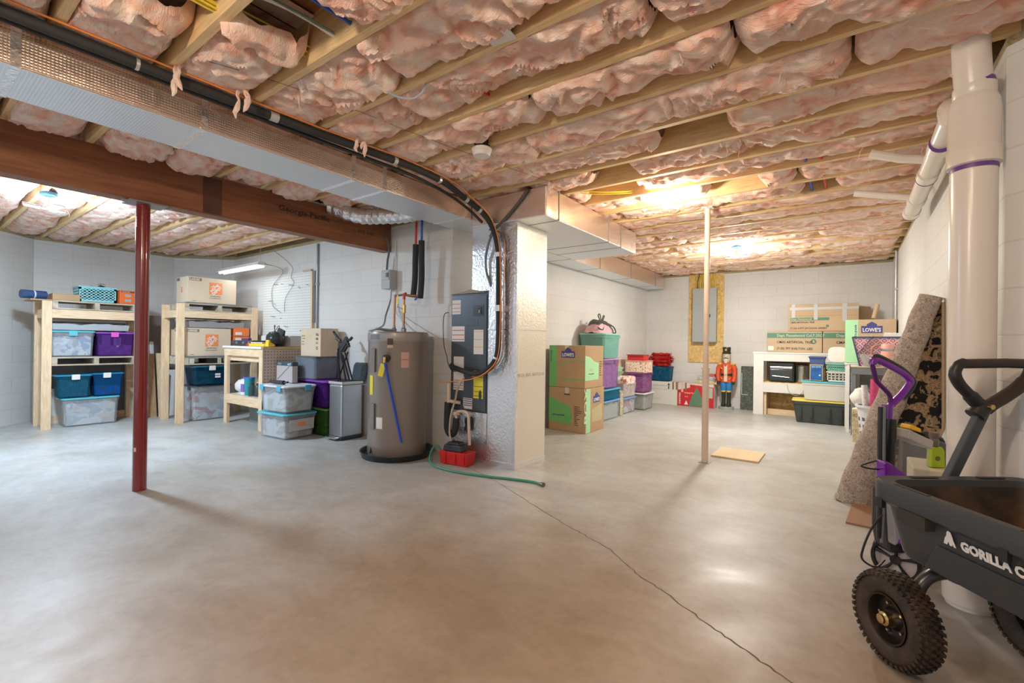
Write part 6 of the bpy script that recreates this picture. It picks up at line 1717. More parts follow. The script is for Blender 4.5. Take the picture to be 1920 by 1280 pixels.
m = MB(); m.lathe([(0, .84), (.045, .845), (.062, .88), (.065, .95), (.062, 1.0), (0, 1.0)], n=18); hd = m.build('head', NF, parent=t, smooth=True)
m = MB(); m.lathe([(.066, .86), (.072, .90), (.070, .985), (.060, 1.0)], n=12, a0=-.35, a1=PI + .35); m.build('hair', NGY, parent=t, smooth=True)
m = MB(); m.prism([(-.035, .90), (.035, .90), (.02, .83), (-.02, .83)], -.075, -.055, lambda u, v, s: (u, s, v)); m.build('beard', NGY, parent=hd, bevel=.004)
m = MB(); m.tube([(-.04, -.063, .92), (0, -.075, .93), (.04, -.063, .92)], .006, 6); m.build('moustache', INK, parent=hd, smooth=True)
m = MB(); m.tube([(0, -.062, .95), (0, -.080, .935)], .009, 8); m.build('nose', NF, parent=hd, smooth=True)
for s in (-1, 1):
    m = MB(); m.tube([(.022 * s, -.060, .96), (.022 * s, -.067, .96)], .007, 8); m.build('eye', INK, parent=hd, smooth=True)
m = MB(); m.lathe([(.058, .998), (.075, 1.0), (.075, 1.02), (.066, 1.025), (.070, 1.11), (.066, 1.12), (0, 1.122)], n=20); ht = m.build('hat', NK, parent=t, smooth=True)
m = MB(); m.tube([(0, -.066, 1.07), (0, -.074, 1.07)], .018, 10); m.build('hat_badge', NG, parent=ht, smooth=True)
m = MB(); m.tube([(0, -.075, .79), (0, -.088, .79)], .018, 8); m.build('collar_badge', mat('brown_badge', (.2, .12, .08), .5), parent=t, smooth=True)
# granite slab
o = lean('dark green-black granite slab leaning on the far wall beside the nutcracker', 0, 0, .30, .78, mat_flakes('granite', [(.02, .03, .025), (.05, .07, .06), (.12, .15, .12), (.03, .05, .04), (.25, .28, .22)], 60, .25), th=.025, tilt=.06, name='granite_slab', cat='stone slab')
o.rotation_euler = (0, 0, PI / 2); o.location = (-1.28, 9.14, 0); o.rotation_euler = (0, 0, PI / 2 + PI)
o.location = (-1.56, 9.16, 0)
WM = mat('chalk_white', (.7, .72, .7), .7)
m = MB(); m.box(-1.535, -1.527, 9.10, 9.104, .28, .66); m.box(-1.535, -1.43, 9.10, 9.104, .272, .28)
m.build('chalk_line', WM, parent=o).matrix_parent_inverse = Matrix.Identity(4)
_cl = bpy.data.objects['chalk_line']; _cl.data.transform(Matrix.Translation((0, 0, 0)))
_cl.matrix_parent_inverse = (Matrix.Translation(o.location) @ o.rotation_euler.to_matrix().to_4x4()).inverted()

# white bench
t = thing('white_bench_table', 'white painted wooden bench table with shelf at the far wall', 'table', (-.60, 8.98, 0))
WPT = mat('bench_white', (.80, .80, .77), .4, var=.05)
for x in (-.69, .60):
    for y in (-.25, .16):
        m = MB(); m.box(x, x + .15, y, y + .09, 0, 1.02); m.build('leg', WPT, parent=t, bevel=.003)
m = MB(); m.box(-.54, .60, -.248, -.21, .90, 1.02); m.build('apron', WPT, parent=t, bevel=.003)
m = MB(); m.box(-.54, .60, -.248, -.21, .38, .54); m.build('front_rail', WPT, parent=t, bevel=.003)
m = MB(); m.box(-.70, .77, -.255, .26, 1.021, 1.05); m.build('tabletop', WPT, parent=t, bevel=.004)
m = MB(); m.box(-.55, .62, -.20, .25, .535, .552); m.build('shelf_board', OSB, parent=t)
m = MB(); m.box(-.54, .60, .20, .215, .02, 1.0); m.build('back_board', OSB, parent=t)
m = MB(); m.box(-.54, .60, -.10, -.06, 0.0, .09); m.box(-.535, -.50, -.2, .2, .0, .53); m.build('lower_brace', LUMX, parent=t)
t = thing('toaster_oven', 'black countertop oven on the white bench table shelf', 'oven', (-.89, 8.93, .553))
m = MB(); m.box(-.185, .185, -.15, .15, .012, .33); m.build('body', mat('oven_black', (.02, .025, .025), .3), parent=t, bevel=.02)
m = MB(); m.box(-.16, .16, -.158, -.151, .04, .21); m.build('glass_door', mat('oven_glass', (.05, .06, .06), .08), parent=t, bevel=.004)
m = MB(); m.box(-.16, .16, -.162, -.151, .225, .26); m.build('control_strip', STEEL, parent=t, bevel=.004)
m = MB(); m.tube([(-.12, -.18, .105), (.12, -.18, .085)], .006, 8); m.build('door_handle', STEEL, parent=t, smooth=True)
t = thing('stock_pot', 'stainless steel stock pot with dark lid beside the oven', 'pot', (-.60, 8.93, .553))
lathe_obj('pot', [(0, 0), (.105, 0), (.11, .01), (.11, .27), (.116, .275), (.112, .28)], mat('pot_steel', (.5, .48, .44), .25, .9), t, 28)
lathe_obj('lid', [(.113, .28), (.108, .295), (.05, .315), (0, .32)], mat('smoked_lid', (.15, .11, .08), .25), t, 28)
hose('oven_cord', 'grey cord looping below the bench table shelf under the oven', 'cord', [(-.80, 8.715, .53), (-.76, 8.71, .40), (-.66, 8.71, .36), (-.58, 8.71, .42), (-.56, 8.715, .53)], .004, MATS['grey_cable'], 6)
GBAN = mat('dark_green_banner', (.10, .26, .17), .6)
def treebox(label, x0, x1, y0, y1, z0, z1, l1, l2, big=True, tape=None):
    tt, w, d, h = carton(label, x0, x1, y0, y1, z0, z1, CARD)
    bn = plate(tt, [(-w / 2 + .004, h * .68), (w / 2 - .004, h * .68), (w / 2 - .004, h * .92), (-w / 2 + .004, h * .92)] if big else [(-w / 2 + .03, h * .40), (w * .10, h * .40), (w * .10, h * .50), (-w / 2 + .03, h * .50)], .001, 'F', -d / 2 - .0006, GBAN, 'green_banner')
    return tt, w, d, h
tt, w, d, h = treebox('long brown tree box with green banner on the left of the bench table', -1.10, -.33, 8.76, 9.16, 1.052, 1.395, '', '')
text('Dept. Penselwood Col.7-20CF', .062, (-.24, -d / 2 - .003, h * .74), tt, mat('banner_cream', (.6, .65, .5), .7), bold=.01, sx=.85)
text('CMAS ARTIFICIAL TREE', .055, (-.24, -d / 2 - .003, h * .43), tt, INK, bold=.01, sx=.88); text('(T-20) 7FT SHELTON -LED', .050, (-.24, -d / 2 - .003, h * .13), tt, INK, bold=.01, sx=.88)
m = MB(); m.box(-w / 2 + .02, -w / 2 + .10, -d / 2 - .002, -d / 2 - .0005, .03, .10); m.build('paper_label', PAPER, parent=tt)
plate(tt, [(.27 + .04 * math.cos(a * PI / 8), h * .52 + .04 * math.sin(a * PI / 8)) for a in range(16)], .001, 'F', -d / 2 - .0006, GBAN, 'round_logo')
plate(tt, [(.25, h * .47), (.29, h * .47), (.27, h * .60)], .001, 'F', -d / 2 - .0018, CARD, 'logo_tree')
tt, w, d, h = treebox('second brown tree box with green banner, right of the first on the bench table', -.32, .14, 8.76, 9.16, 1.052, 1.395, '', '')
text('Dept', .062, (-.06, -d / 2 - .003, h * .74), tt, MATS['banner_cream'], bold=.01); text('CMAS', .055, (-.06, -d / 2 - .003, h * .43), tt, INK, bold=.01)
tt, w, d, h = treebox('taped brown tree box stacked across the two tree boxes', -.80, .13, 8.80, 9.18, 1.398, 1.83, '', '', False)
text('Dept. Penselwood', .038, (-w / 2 + .04, -d / 2 - .003, h * .42), tt, MATS['banner_cream'], bold=.01)
text('CMAS ARTIFICIAL TREE', .036, (-w / 2 + .03, -d / 2 - .003, h * .30), tt, INK, bold=.01, sx=.9); text('(T-22) 6.5FT JACKSON GREEN', .036, (-w / 2 + .03, -d / 2 - .003, h * .08), tt, INK, bold=.01, sx=1.05)
plate(tt, [(.07 + .022 * math.cos(a * PI / 8), h * .19 + .022 * math.sin(a * PI / 8)) for a in range(16)], .001, 'F', -d / 2 - .0006, GBAN, 'round_logo')
m = MB(); m.box(-w / 2 + .05, -w / 2 + .10, -d / 2 - .003, -d / 2 - .0015, h * .5, h); m.build('duct_tape', DUCTTAPE, parent=tt)
m = MB(); m.box(-.11, -.06, -d / 2 - .0035, -d / 2 - .0015, h * .42, h); m.build('duct_tape', DUCTTAPE, parent=tt)
m = MB(); m.box(.26, .32, -d / 2 - .003, -d / 2 - .0015, h * .35, h); m.build('duct_tape', DUCTTAPE, parent=tt)
m = MB(); m.box(-w / 2 + .02, w / 2, -d / 2 - .002, -d / 2 - .0008, h - .09, h - .05); m.build('long_tape', DUCTTAPE, parent=tt)
m = MB(); m.box(-w / 2 + .004, w / 2 + .004, -d / 2 - .001, -d / 2 - .0002, h * .56, h * .575); m.build('flap_edge', CARDD, parent=tt)
m = MB(); m.box(w / 2 - .01, w / 2 + .155, .10, .108, .06, h - .04); m.build('open_flap', CARD, parent=tt)
# totes in front
YT = mat('yellow_lid', (.78, .62, .10), .35)
tb = storage_bin('large dark grey tote with yellow lid on the floor in front of the white bench', (-.335, 8.43, 0), .70, .42, .345, mat('dark_tote', (.045, .055, .055), .4), YT, rz=.05, rim=.02, taper=.86)
for x in (-.24, -.10, .12, .26):
    m = MB(); m.box(x, x + .012, -.21, -.195, .06, .24); m.box(x - .03, x, -.213, -.2, .07, .085); m.build('rib', BLACKP, parent=tb)
tb = storage_bin('frosted tote with aqua lid on the yellow lid', (-.26, 8.42, .347), .60, .36, .285, mat('frosted_grey_plastic', (.62, .63, .59), .45), LIDBLUE, taper=.88)
t = thing('picture_book', 'blue underwater picture frame standing on the aqua lid', 'picture', (-.385, 8.36, .634), 0)
m = MB(); m.box(-.085, .085, 0, .02, 0, .245); m.build('frame', mat('tan_frame', (.50, .38, .22), .5), parent=t, bevel=.003)
m = MB(); m.box(-.072, .072, -.003, 0, .012, .232); pc = m.build('picture', mat('sea_print', (.02, .16, .50), .4, var=.5, vscale=9), parent=t)
text('GO DIVE', .030, (-.06, -.0045, .20), pc, mat('aqua_ink', (.4, .7, .8), .6), bold=.02)
m = MB(); m.lathe([(0, -.006), (.025, -.006), (.025, -.003), (0, -.003)], (0, 0, 0), 16, M=Matrix.Rotation(PI / 2, 3, 'X')); ob = m.build('fish_shape', INK, parent=pc); ob.location = (.03, -.0, .07); 
m = MB(); m.lathe([(0, 0), (.012, 0), (.012, .002), (0, .002)], n=12, M=Matrix.Rotation(PI / 2, 3, 'X')); ob = m.build('fish_eye', WHITEINK, parent=pc); ob.location = (.045, -.005, .085)
BL = mat('slate_blue_plastic', (.06, .10, .26), .4)
tb = storage_bin('navy blue box with lid above the picture and behind the mint basket', (-.375, 8.47, .84), .21, .16, .165, BL, mat('slate_blue_lid', (.08, .13, .30), .4))
m = MB(); m.box(-.47, -.28, 8.40, 8.54, .634, .838); tag(m.build('brown_stand_box', CARDD, bevel=.003), 'brown box standing behind the picture under the navy box', 'box')
t = thing('plastic_basket', 'mint basket over a white lattice basket on the aqua lid', 'basket', (-.125, 8.40, .634))
perforated(t, .25, .22, .15, 5, 3, mat('white_basket', (.75, .77, .74), .4), hole=.75)
MG = mat('mint_basket', (.25, .62, .48), .4)
for ch in list(t.children): pass
t2 = thing('plastic_basket', 'mint green patterned basket nested on the white lattice basket', 'basket', (-.125, 8.40, .79))
perforated(t2, .27, .24, .115, 9, 2, MG, hole=.4)
t['label'] = 'white lattice basket on the aqua lid under the mint basket'
t = thing('plastic_tub_stack', 'stack of white round-cornered plastic tubs standing on edge in the mint basket', 'tubs', (-.12, 8.39, .915))
for i in range(3):
    m = MB(); r0 = .115 - .006 * i
    pts = [(r0 * math.copysign(abs(math.cos(a)) ** .6, math.cos(a)) * 1.05, r0 * 1.05 + r0 * math.copysign(abs(math.sin(a)) ** .6, math.sin(a))) for a in [k * PI / 12 for k in range(24)]]
    m.prism(pts, -.06 + .04 * i, -.03 + .04 * i, lambda u, v, s: (u, s, v)); m.build('tub', mat('tub_white', (.80, .80, .77), .4), parent=t, bevel=.006)
# white leg shelf and store box
t = thing('white_utility_shelf', 'white utility shelf with grey frame behind the hamper, mostly hidden by the rug', 'shelf', (.29, 7.75, 0))
GY = mat('grey_shelf_plastic', (.17, .18, .20), .5)
for x in (-.25, .19):
    for y in (-.25, .20):
        m = MB(); m.box(x, x + .045, y, y + .045, 0, .87); m.build('leg', GY if y < 0 else WHITEP, parent=t)
for z in (.46, .80):
    m = MB(); m.box(-.25, .235, -.255, .245, z, z + .09); m.build('shelf_frame', GY, parent=t)
m = MB(); m.box(-.26, .245, -.26, .25, .891, .905); m.build('shelf_top', mat('cream_shelf', (.66, .58, .40), .5), parent=t)
m = MB(); m.box(-.30, -.27, -.05, -.02, 0, .90); m.box(-.30, -.27, .3, .33, 0, .90); m.build('white_upright', WHITEP, parent=t)
tt, w, d, h = carton('green-sided store moving box behind the patterned gift bag', -.035, .53, 8.12, 8.55, .93, 1.54, CARD, tape=None)
m = MB(); m.box(-.04, .535, 8.10, 8.60, .905, .928); o = m.build('shelf_plank', WHITEP); tag(o, 'white plank under the green-sided store box', 'board')
m = MB(); m.box(-.03, .0, 8.13, 8.16, 0, .904); m.box(.49, .52, 8.13, 8.16, 0, .904); o2 = m.build('plank_leg', WHITEP, parent=o); 
plate(tt, [(-w / 2 + .001, .003), (-w / 2 + .15, .003), (-w / 2 + .15, h - .004), (-w / 2 + .001, h - .004)], .001, 'F', -d / 2 - .0006, GREENL)
text('extra grande', .040, (-w / 2 + .13, -d / 2 - .003, .33), tt, NAVY, spin=-PI / 2 + PI, bold=.01)
lowes_logo(tt, -.10, .42, .235, 'F', -d / 2 - .0006)
m = MB(); m.tube([(.05, .1, h + .03), (.09, .1, h + .23)], .03, 14, caps=False); ct = m.build('cardboard_tube', CARD, smooth=True)
ct.data.transform(Matrix.Translation(((-.035 + .53) / 2, 8.335, .93))); tag(ct, 'cardboard tube sticking up behind the store box', 'tube')
# gift bag etc. on the grey shelf
GBP = None
m_, t_n, b_n = _mk('diamond_print')
tc = N(t_n, 'ShaderNodeTexCoord'); mp = N(t_n, 'ShaderNodeMapping'); mp.inputs['Rotation'].default_value = (0, PI / 4, 0); t_n.links.new(tc.outputs['Object'], mp.inputs['Vector'])
vv = N(t_n, 'ShaderNodeTexVoronoi', distance='CHEBYCHEV'); vv.inputs['Scale'].default_value = 17; vv.inputs['Randomness'].default_value = 0; sp_ = N(t_n, 'ShaderNodeSeparateXYZ'); cb_ = N(t_n, 'ShaderNodeCombineXYZ')
t_n.links.new(mp.outputs['Vector'], sp_.inputs[0]); t_n.links.new(sp_.outputs[0], cb_.inputs[0]); t_n.links.new(sp_.outputs[2], cb_.inputs[1]); t_n.links.new(cb_.outputs[0], vv.inputs['Vector'])
mm = N(t_n, 'ShaderNodeMath', operation='PINGPONG'); mm.inputs[1].default_value = .14; t_n.links.new(vv.outputs['Distance'], mm.inputs[0])
rp = N(t_n, 'ShaderNodeValToRGB'); rp.color_ramp.interpolation = 'CONSTANT'; rp.color_ramp.elements[0].color = (.36, .03, .09, 1); rp.color_ramp.elements[1].position = .085; rp.color_ramp.elements[1].color = (.74, .66, .66, 1)
t_n.links.new(mm.outputs[0], rp.inputs['Fac']); t_n.links.new(rp.outputs['Color'], b_n.inputs['Base Color'])
t = thing('gift_bag', 'red and white diamond patterned gift bag with navy ribbon on the grey shelf', 'gift bag', (.29, 7.62, .906))
m = MB(); m.add([(-.16, -.09, 0), (.16, -.09, 0), (.16, .09, 0), (-.16, .09, 0), (-.235, -.11, .38), (.24, -.11, .38), (.24, .11, .38), (-.235, .11, .38)], [(3, 2, 1, 0), (0, 1, 5, 4), (1, 2, 6, 5), (2, 3, 7, 6), (3, 0, 4, 7)]); m.build('bag_body', m_, parent=t)
NV = mat('navy_ribbon', (.03, .08, .18), .5)
m = MB(); m.bar((-.245, -.112, .38), (-.165, -.092, 0), .02, .012); m.build('side_ribbon', NV, parent=t); m = MB(); m.bar((-.18, -.104, .17), (-.03, -.118, .39), .05, .004); m.build('ribbon', NV, parent=t); m = MB(); m.box(-.24, .245, -.118, -.110, .365, .385); m.build('top_ribbon', NV, parent=t)
t = thing('glass_bowl', 'clear glass bowl in front of the diamond gift bag', 'bowl', (.23, 7.44, .906))
m = MB(); m.lathe([(0, .003), (.06, 0), (.10, .10), (.115, .155), (.112, .157), (.096, .10), (.055, .008), (0, .008)], n=24); m.build('bowl', mat_plastic('bowl_glass', (.75, .78, .76), 0.80, .05), parent=t, smooth=True)
t = thing('pink_tumbler', 'pink water jug with big loop handle in front of the gift bag', 'jug', (.40, 7.44, .906))
PKT = mat('salmon_plastic', (.70, .34, .28), .4)
lathe_obj('body', [(0, 0), (.062, 0), (.068, .02), (.068, .27), (.06, .29), (0, .295)], PKT, t, 22); lathe_obj('band', [(.0685, .20), (.0695, .205), (.0695, .23), (.0685, .235)], GREYM, t, 22)
m = MB(); m.tube(smoothpath([(-.06, 0, .28), (-.13, 0, .26), (-.155, 0, .20), (-.14, 0, .13), (-.07, 0, .10)], 6), .014, 10); m.build('handle', mat('brown_pink', (.40, .16, .12), .4), parent=t, smooth=True)
o = lump(.16, .1, .05, 3).build('tissue_paper', mat('tissue_white', (.8, .8, .8), .7), smooth=True); o.location = (.45, 7.60, 1.29); tag(o, 'white tissue paper puffing out of the gift bag', 'tissue paper', None, 'stuff')
# hamper and rolls
t = thing('laundry_hamper', 'white perforated hamper on the floor left of the rug', 'hamper', (.25, 6.85, 0))
HP = mat('hamper_white', (.62, .63, .66), .4)
m = MB(); n = 26; vs = []; fs = []
for j in range(12):
    for i in range(n):
        a = 2 * PI * i / n; r_ = .115 + .045 * j / 11; vs.append((math.cos(a) * r_, math.sin(a) * r_, .46 * j / 11))
for j in range(11):
    for i in range(n):
        if j in (3, 5, 7) and i % 2 == 0: continue
        fs.append((j * n + i, j * n + (i + 1) % n, (j + 1) * n + (i + 1) % n, (j + 1) * n + i))
m.add(vs, fs); m.build('body', HP, parent=t, smooth=True)
lathe_obj('rim', [(.158, .44), (.175, .45), (.175, .475), (.155, .475)], HP, t, 26)
for i, (dx, dy, lx, ly, L_, r_, c, lab) in enumerate(((.0, -.03, .01, .0, .78, .045, (.55, .05, .17), 'roll of pink wrapping paper standing in the white hamper'), (.06, .03, .22, .02, .85, .028, (.30, .48, .46), 'roll of teal wrapping paper leaning right in the white hamper'), (-.05, .05, -.04, .02, .70, .03, (.75, .75, .76), 'roll of white wrapping paper in the white hamper'), (.03, .07, .10, .05, .80, .03, (.6, .6, .62), 'roll of silver wrapping paper in the white hamper'))):
    m = MB(); m.tube([(0, 0, .02), (lx, ly, L_)], r_, 16); o = m.build('wrapping_roll', mat('wrap_%d' % i, c, .5, var=.25, vscale=40), smooth=True); o.location = (.25 + dx, 6.85 + dy, 0); tag(o, lab, 'wrapping paper')
t = sack('white paper bag sagging beside the hamper rim', (.13, 7.05, .40), .20, .14, .26, mat('cream_paper', (.74, .73, .68), .7), 13, name='paper_sack')
blk('speckled_box', 'tall speckled tan box on the floor beside the hamper', 'box', .05, .13, 6.98, 7.2, 0, .395, mat_flakes('speckled_tan', [(.75, .66, .42), (.70, .6, .35), (.35, .22, .1), (.78, .7, .5)], 40))
# plywood scrap
o = blk('plywood_scrap', 'square piece of plywood lying flat on the floor by the thin post', 'plywood', -.44 / 2 - .92, .44 / 2 - .92, 5.09, 5.57, .0, .018, mat_wood('plywood_face', (.72, .56, .34), (.62, .46, .27), grain=(2, 12, 2)), .0, .002)
# ============================================================= ROLLED RUG
RUGB = mat_flakes('rug_back', [(.24, .19, .16), (.46, .38, .32), (.58, .50, .42), (.16, .13, .12), (.44, .38, .33)], 70, .95)
m_, t_n, b_n = _mk('rug_floral')
tc = N(t_n, 'ShaderNodeTexCoord'); nz = N(t_n, 'ShaderNodeTexNoise'); nz.inputs['Scale'].default_value = 14; nz.inputs['Detail'].default_value = 9; nz.inputs['Distortion'].default_value = .6
t_n.links.new(tc.outputs['Object'], nz.inputs['Vector'])
rp = N(t_n, 'ShaderNodeValToRGB'); e = rp.color_ramp.elements; rp.color_ramp.interpolation = 'CONSTANT'
e[0].position = 0; e[0].color = (.012, .010, .012, 1); e[1].position = .47; e[1].color = (.30, .20, .11, 1)
k = e.new(.53); k.color = (.42, .30, .18, 1); k = e.new(.58); k.color = (.10, .12, .04, 1); k = e.new(.61); k.color = (.45, .24, .16, 1); k = e.new(.68); k.color = (.50, .42, .28, 1)
t_n.links.new(nz.outputs['Fac'], rp.inputs['Fac']); t_n.links.new(rp.outputs['Color'], b_n.inputs['Base Color']); b_n.inputs['Roughness'].default_value = .95
RUGF = m_
t = thing('rolled_rug', 'big rolled rug leaning against the right wall with dark floral side showing', 'rug', (0, 0, 0))
L0 = Vector((-.075, 4.30, .02)); L1 = Vector((.410, 4.44, 1.545)); ax = (L1 - L0)
E1 = Vector((ax.z, 0, -ax.x)).normalized(); E2 = Vector((0, -1, 0))
def roll_sec(v, k):
    """oval outer roll cross section"""
    w = .160 + .0 * v if v < .6 else .160 - .045 * (v - .6) / .4
    return w
def rug_outer(u, v):
    a = 2 * PI * u; base = L0 + ax * v
    w = .118 - .030 * min(1, v / .45) - .022 * max(0, (v - .5) / .5)
    hgt = .085 - .02 * v
    c = base + E1 * w
    sag = .004 * math.sin(v * 40)
    return c + E1 * (math.copysign(abs(math.cos(a)) ** .75, math.cos(a)) * w + sag) + E2 * (math.copysign(abs(math.sin(a)) ** .8, math.sin(a)) * hgt)
m = MB(); m.grid(36, 40, rug_outer, closed_u=True); m.f.append(tuple(range(35, -1, -1))); m.m.append(0); m.f.append(tuple(39 * 36 + i for i in range(36))); m.m.append(0)
m.build('roll', RUGB, parent=t, smooth=True)
m = MB()
for k in range(3):
    r0 = .03 + .022 * k
    pts = [L1 + E1 * (.08 + math.cos(a * .35) * r0) + E2 * (math.sin(a * .35) * r0 * .8) + ax.normalized() * .003 for a in range(18)]
    m.tube(pts, .003, 5)
m.build('spiral_edge', mat('rug_edge', (.40, .31, .22), .9), parent=t)
def flap_R(v):
    P = ((0, .30), (.12, .33), (.3, .395), (.45, .41), (.6, .40), (.75, .325), (.9, .21), (1, .15))
    for i in range(len(P) - 1):
        if v <= P[i + 1][0]:
            f = (v - P[i][0]) / (P[i + 1][0] - P[i][0]); return P[i][1] + (P[i + 1][1] - P[i][1]) * f
    return P[-1][1]
def flap(u, v, off=0.0):
    base = L0 + ax * (v * .985 + .002)
    r0 = .10; R = flap_R(v)
    q = base + E1 * (r0 + (R - r0) * u) + E2 * (.05 - .10 * math.sin(u * PI * .75) + .05 * u * u - off)
    if q.x > .540: q.x = .540
    if q.z < .004: q.z = .004
    return q
m = MB(); m.grid(16, 40, lambda u, v: flap(u, v)); m.build('floral_face', RUGF, parent=t, smooth=True, label='dark floral pile side of the rug')
m = MB(); m.grid(16, 40, lambda u, v: flap(u, v, .012)); m.build('flap_backing', RUGB, parent=t, smooth=True)
m = MB(); m.tube([flap(1.0, k / 30, .006) for k in range(31)], .010, 8); m.build('bound_edge', mat('tan_binding', (.50, .36, .22), .8), parent=t, smooth=True)
blk('brown_board', 'brown board lying on the floor under the rug and the cart', 'board', .02, .50, 3.72, 4.28, 0.0, .012, mat('brown_floor_board', (.30, .17, .10), .7), -.08, .0)
m = MB(); m.grid(14, 10, lambda u, v: (.27 + .22 * u, 3.95 + .3 * v, .30 + .25 * math.sin(PI * u) * math.sin(PI * v) + .03 * noise.noise(Vector((u * 5, v * 5, 0)))))
m2 = MB(); m2.frustum(.38, 3.88, .0, .62, .24, .26, .20, .22)
tag(m2.build('black_bin_bag', mat('black_film', (.01, .01, .012), .3), bevel=.03), 'black bundle standing behind the rug against the wall', 'bundle')

# ============================================================= CARPET CLEANER
PU = mat('purple_gloss', (.17, .012, .36), .22, coat=.5)
DP = mat('dark_purple', (.09, .01, .14), .3)
BG = mat('glossy_black', (.012, .013, .016), .18)
LIME = mat('lime_plastic', (.45, .62, .02), .35)
t = thing('carpet_cleaner', 'upright purple and black carpet cleaner standing behind the cart', 'carpet cleaner', (0.16, 2.99, 0))
def V_(x, y, z): return Vector((x - .16, y - 2.99, z))
AX_ = Vector((.81, .59, 0)).normalized()
def CC_(a, z, b_=0.0):
    """a metres to the right along AX_, z up, b_ towards the camera"""
    return AX_ * a + Vector((.59, -.81, 0)) * b_ + Vector((0, 0, z))
loop = [CC_(-.074, 1.07), CC_(-.070, 1.088), CC_(-.055, 1.095), CC_(.0, 1.072), CC_(.07, 1.035), CC_(.108, 1.005), CC_(.117, .99), CC_(.112, .972), CC_(.07, .915), CC_(.025, .87), CC_(.008, .85), CC_(.003, .83)]
m = MB(); m.tube(smoothpath(loop, 5), .017, 12); hd = m.build('handle', PU, parent=t, smooth=True)
m = MB(); m.tube(smoothpath([CC_(-.072, 1.085), CC_(-.055, 1.112), CC_(.005, 1.088), CC_(.08, 1.045), CC_(.130, .995), CC_(.125, .955), CC_(.08, .90)], 5), .013, 10); m.build('grip_strip', BLACKP, parent=hd, smooth=True)
m = MB(); m.tube(smoothpath([CC_(-.074, 1.07), CC_(-.062, 1.02), CC_(-.050, .985), CC_(-.01, .945), CC_(.015, .915), CC_(.02, .88)], 5), .011, 10); m.build('handle_fork', DP, parent=hd, smooth=True)
m = MB(); m.tube([CC_(.005, .87), CC_(.002, .78)], .024, 14); m.build('handle_collar', PU, parent=t, smooth=True)
m = MB(); m.tube([CC_(.008, .80), CC_(-.005, .45)], .037, 16); m.build('upper_tube', BG, parent=t, smooth=True)
m = MB(); m.tube(smoothpath([CC_(-.045, .86, .02), CC_(-.055, .7, .03), CC_(-.06, .5, .04), CC_(-.07, .30, .05), CC_(-.068, .22, .05)], 6), .012, 8); m.build('cord_bundle', BLACKP, parent=t, smooth=True)
m = MB(); m.tube(smoothpath([CC_(-.035, .87, .03), CC_(-.048, .65, .045), CC_(-.05, .45, .05), CC_(-.065, .2, .06)], 6), .007, 8); m.build('grey_hose', mat('hose_grey', (.18, .2, .22), .3), parent=t, smooth=True)
m = MB(); m.tube(smoothpath([CC_(-.05, .60, .03), CC_(-.12, .585, .04), CC_(-.155, .57, .04), CC_(-.12, .56, .05), CC_(-.05, .555, .05)], 6), .004, 6)
m.build('cord_loop', BLACKP, parent=t, smooth=True)
m = MB(); m.tube(smoothpath([CC_(-.065, .34, .06), CC_(-.12, .26, .06), CC_(-.165, .17, .07), CC_(-.165, .12, .07), CC_(-.11, .09, .08), CC_(-.05, .115, .06)], 7), .005, 6); m.build('power_cord', BLACKP, parent=t, smooth=True)
m = MB(); m.prism([(-.03, .45), (.06, .43), (.10, .32), (.09, .14), (-.01, .14), (-.03, .25)], -.06, .05, lambda u, v, s: tuple(CC_(u, v, s))); m.build('body', mat('body_charcoal', (.03, .028, .035), .3), parent=t, bevel=.015)
m = MB(); m.prism([(-.078, .60), (-.06, .605), (.035, .54), (.035, .515), (-.075, .515)], .03, .09, lambda u, v, s: tuple(CC_(u, v, s))); m.build('tank_latch', PU, parent=t, bevel=.008)
m = MB(); m.prism([(-.045, .44), (.0, .44), (.02, .24), (-.03, .20)], .05, .10, lambda u, v, s: tuple(CC_(u, v, s))); m.build('dirty_tank', mat_plastic('tank_grey', (.6, .62, .65), .5, .1), parent=t, bevel=.008)
m = MB(); m.prism([(-.02, .22), (.04, .34), (.08, .20), (.06, .16)], .06, .11, lambda u, v, s: tuple(CC_(u, v, s))); m.build('purple_panel', PU, parent=t, bevel=.006)
m = MB(); m.prism([(.04, .11), (.06, .16), (.28, .15), (.30, .05), (.04, .03)], -.14, -.01, lambda u, v, s: tuple(CC_(u, v, s))); m.build('foot', BLACKP, parent=t, bevel=.012)
m = MB(); m.prism([(.0, .210), (.10, .210), (.10, .24), (.0, .238)], .0, .04, lambda u, v, s: tuple(CC_(u, v, s))); m.build('green_latch', LIME, parent=t, bevel=.006)
# clear tank
m = MB(); m.prism([(.055, .42), (.185, .40), (.18, .68), (.07, .74)], -.06, .05, lambda u, v, s: tuple(CC_(u, v, s))); tk = m.build('clear_tank', mat_plastic('tank_clear', (.80, .80, .82), .86, .06), parent=t, bevel=.012)
m = MB(); m.prism([(.062, .71), (.068, .755), (.19, .70), (.186, .655)], -.065, .055, lambda u, v, s: tuple(CC_(u, v, s))); m.build('tank_cap', mat('cap_grey', (.45, .44, .44), .35), parent=tk, bevel=.006)
m = MB(); m.prism([(.09, .755), (.10, .775), (.15, .755), (.15, .735)], -.03, .03, lambda u, v, s: tuple(CC_(u, v, s))); m.build('yellow_latch', mat('amber_latch', (.85, .50, .02), .35), parent=tk, bevel=.004)
m = MB(); m.prism([(.145, .735), (.16, .742), (.185, .708), (.18, .70)], -.04, .04, lambda u, v, s: tuple(CC_(u, v, s))); m.build('black_latch', BLACKP, parent=tk, bevel=.004)
m = MB(); m.prism([(.10, .42), (.17, .415), (.165, .49), (.105, .50)], .0, .03, lambda u, v, s: tuple(CC_(u, v, s))); m.build('white_block', WHITEP, parent=tk, bevel=.006)
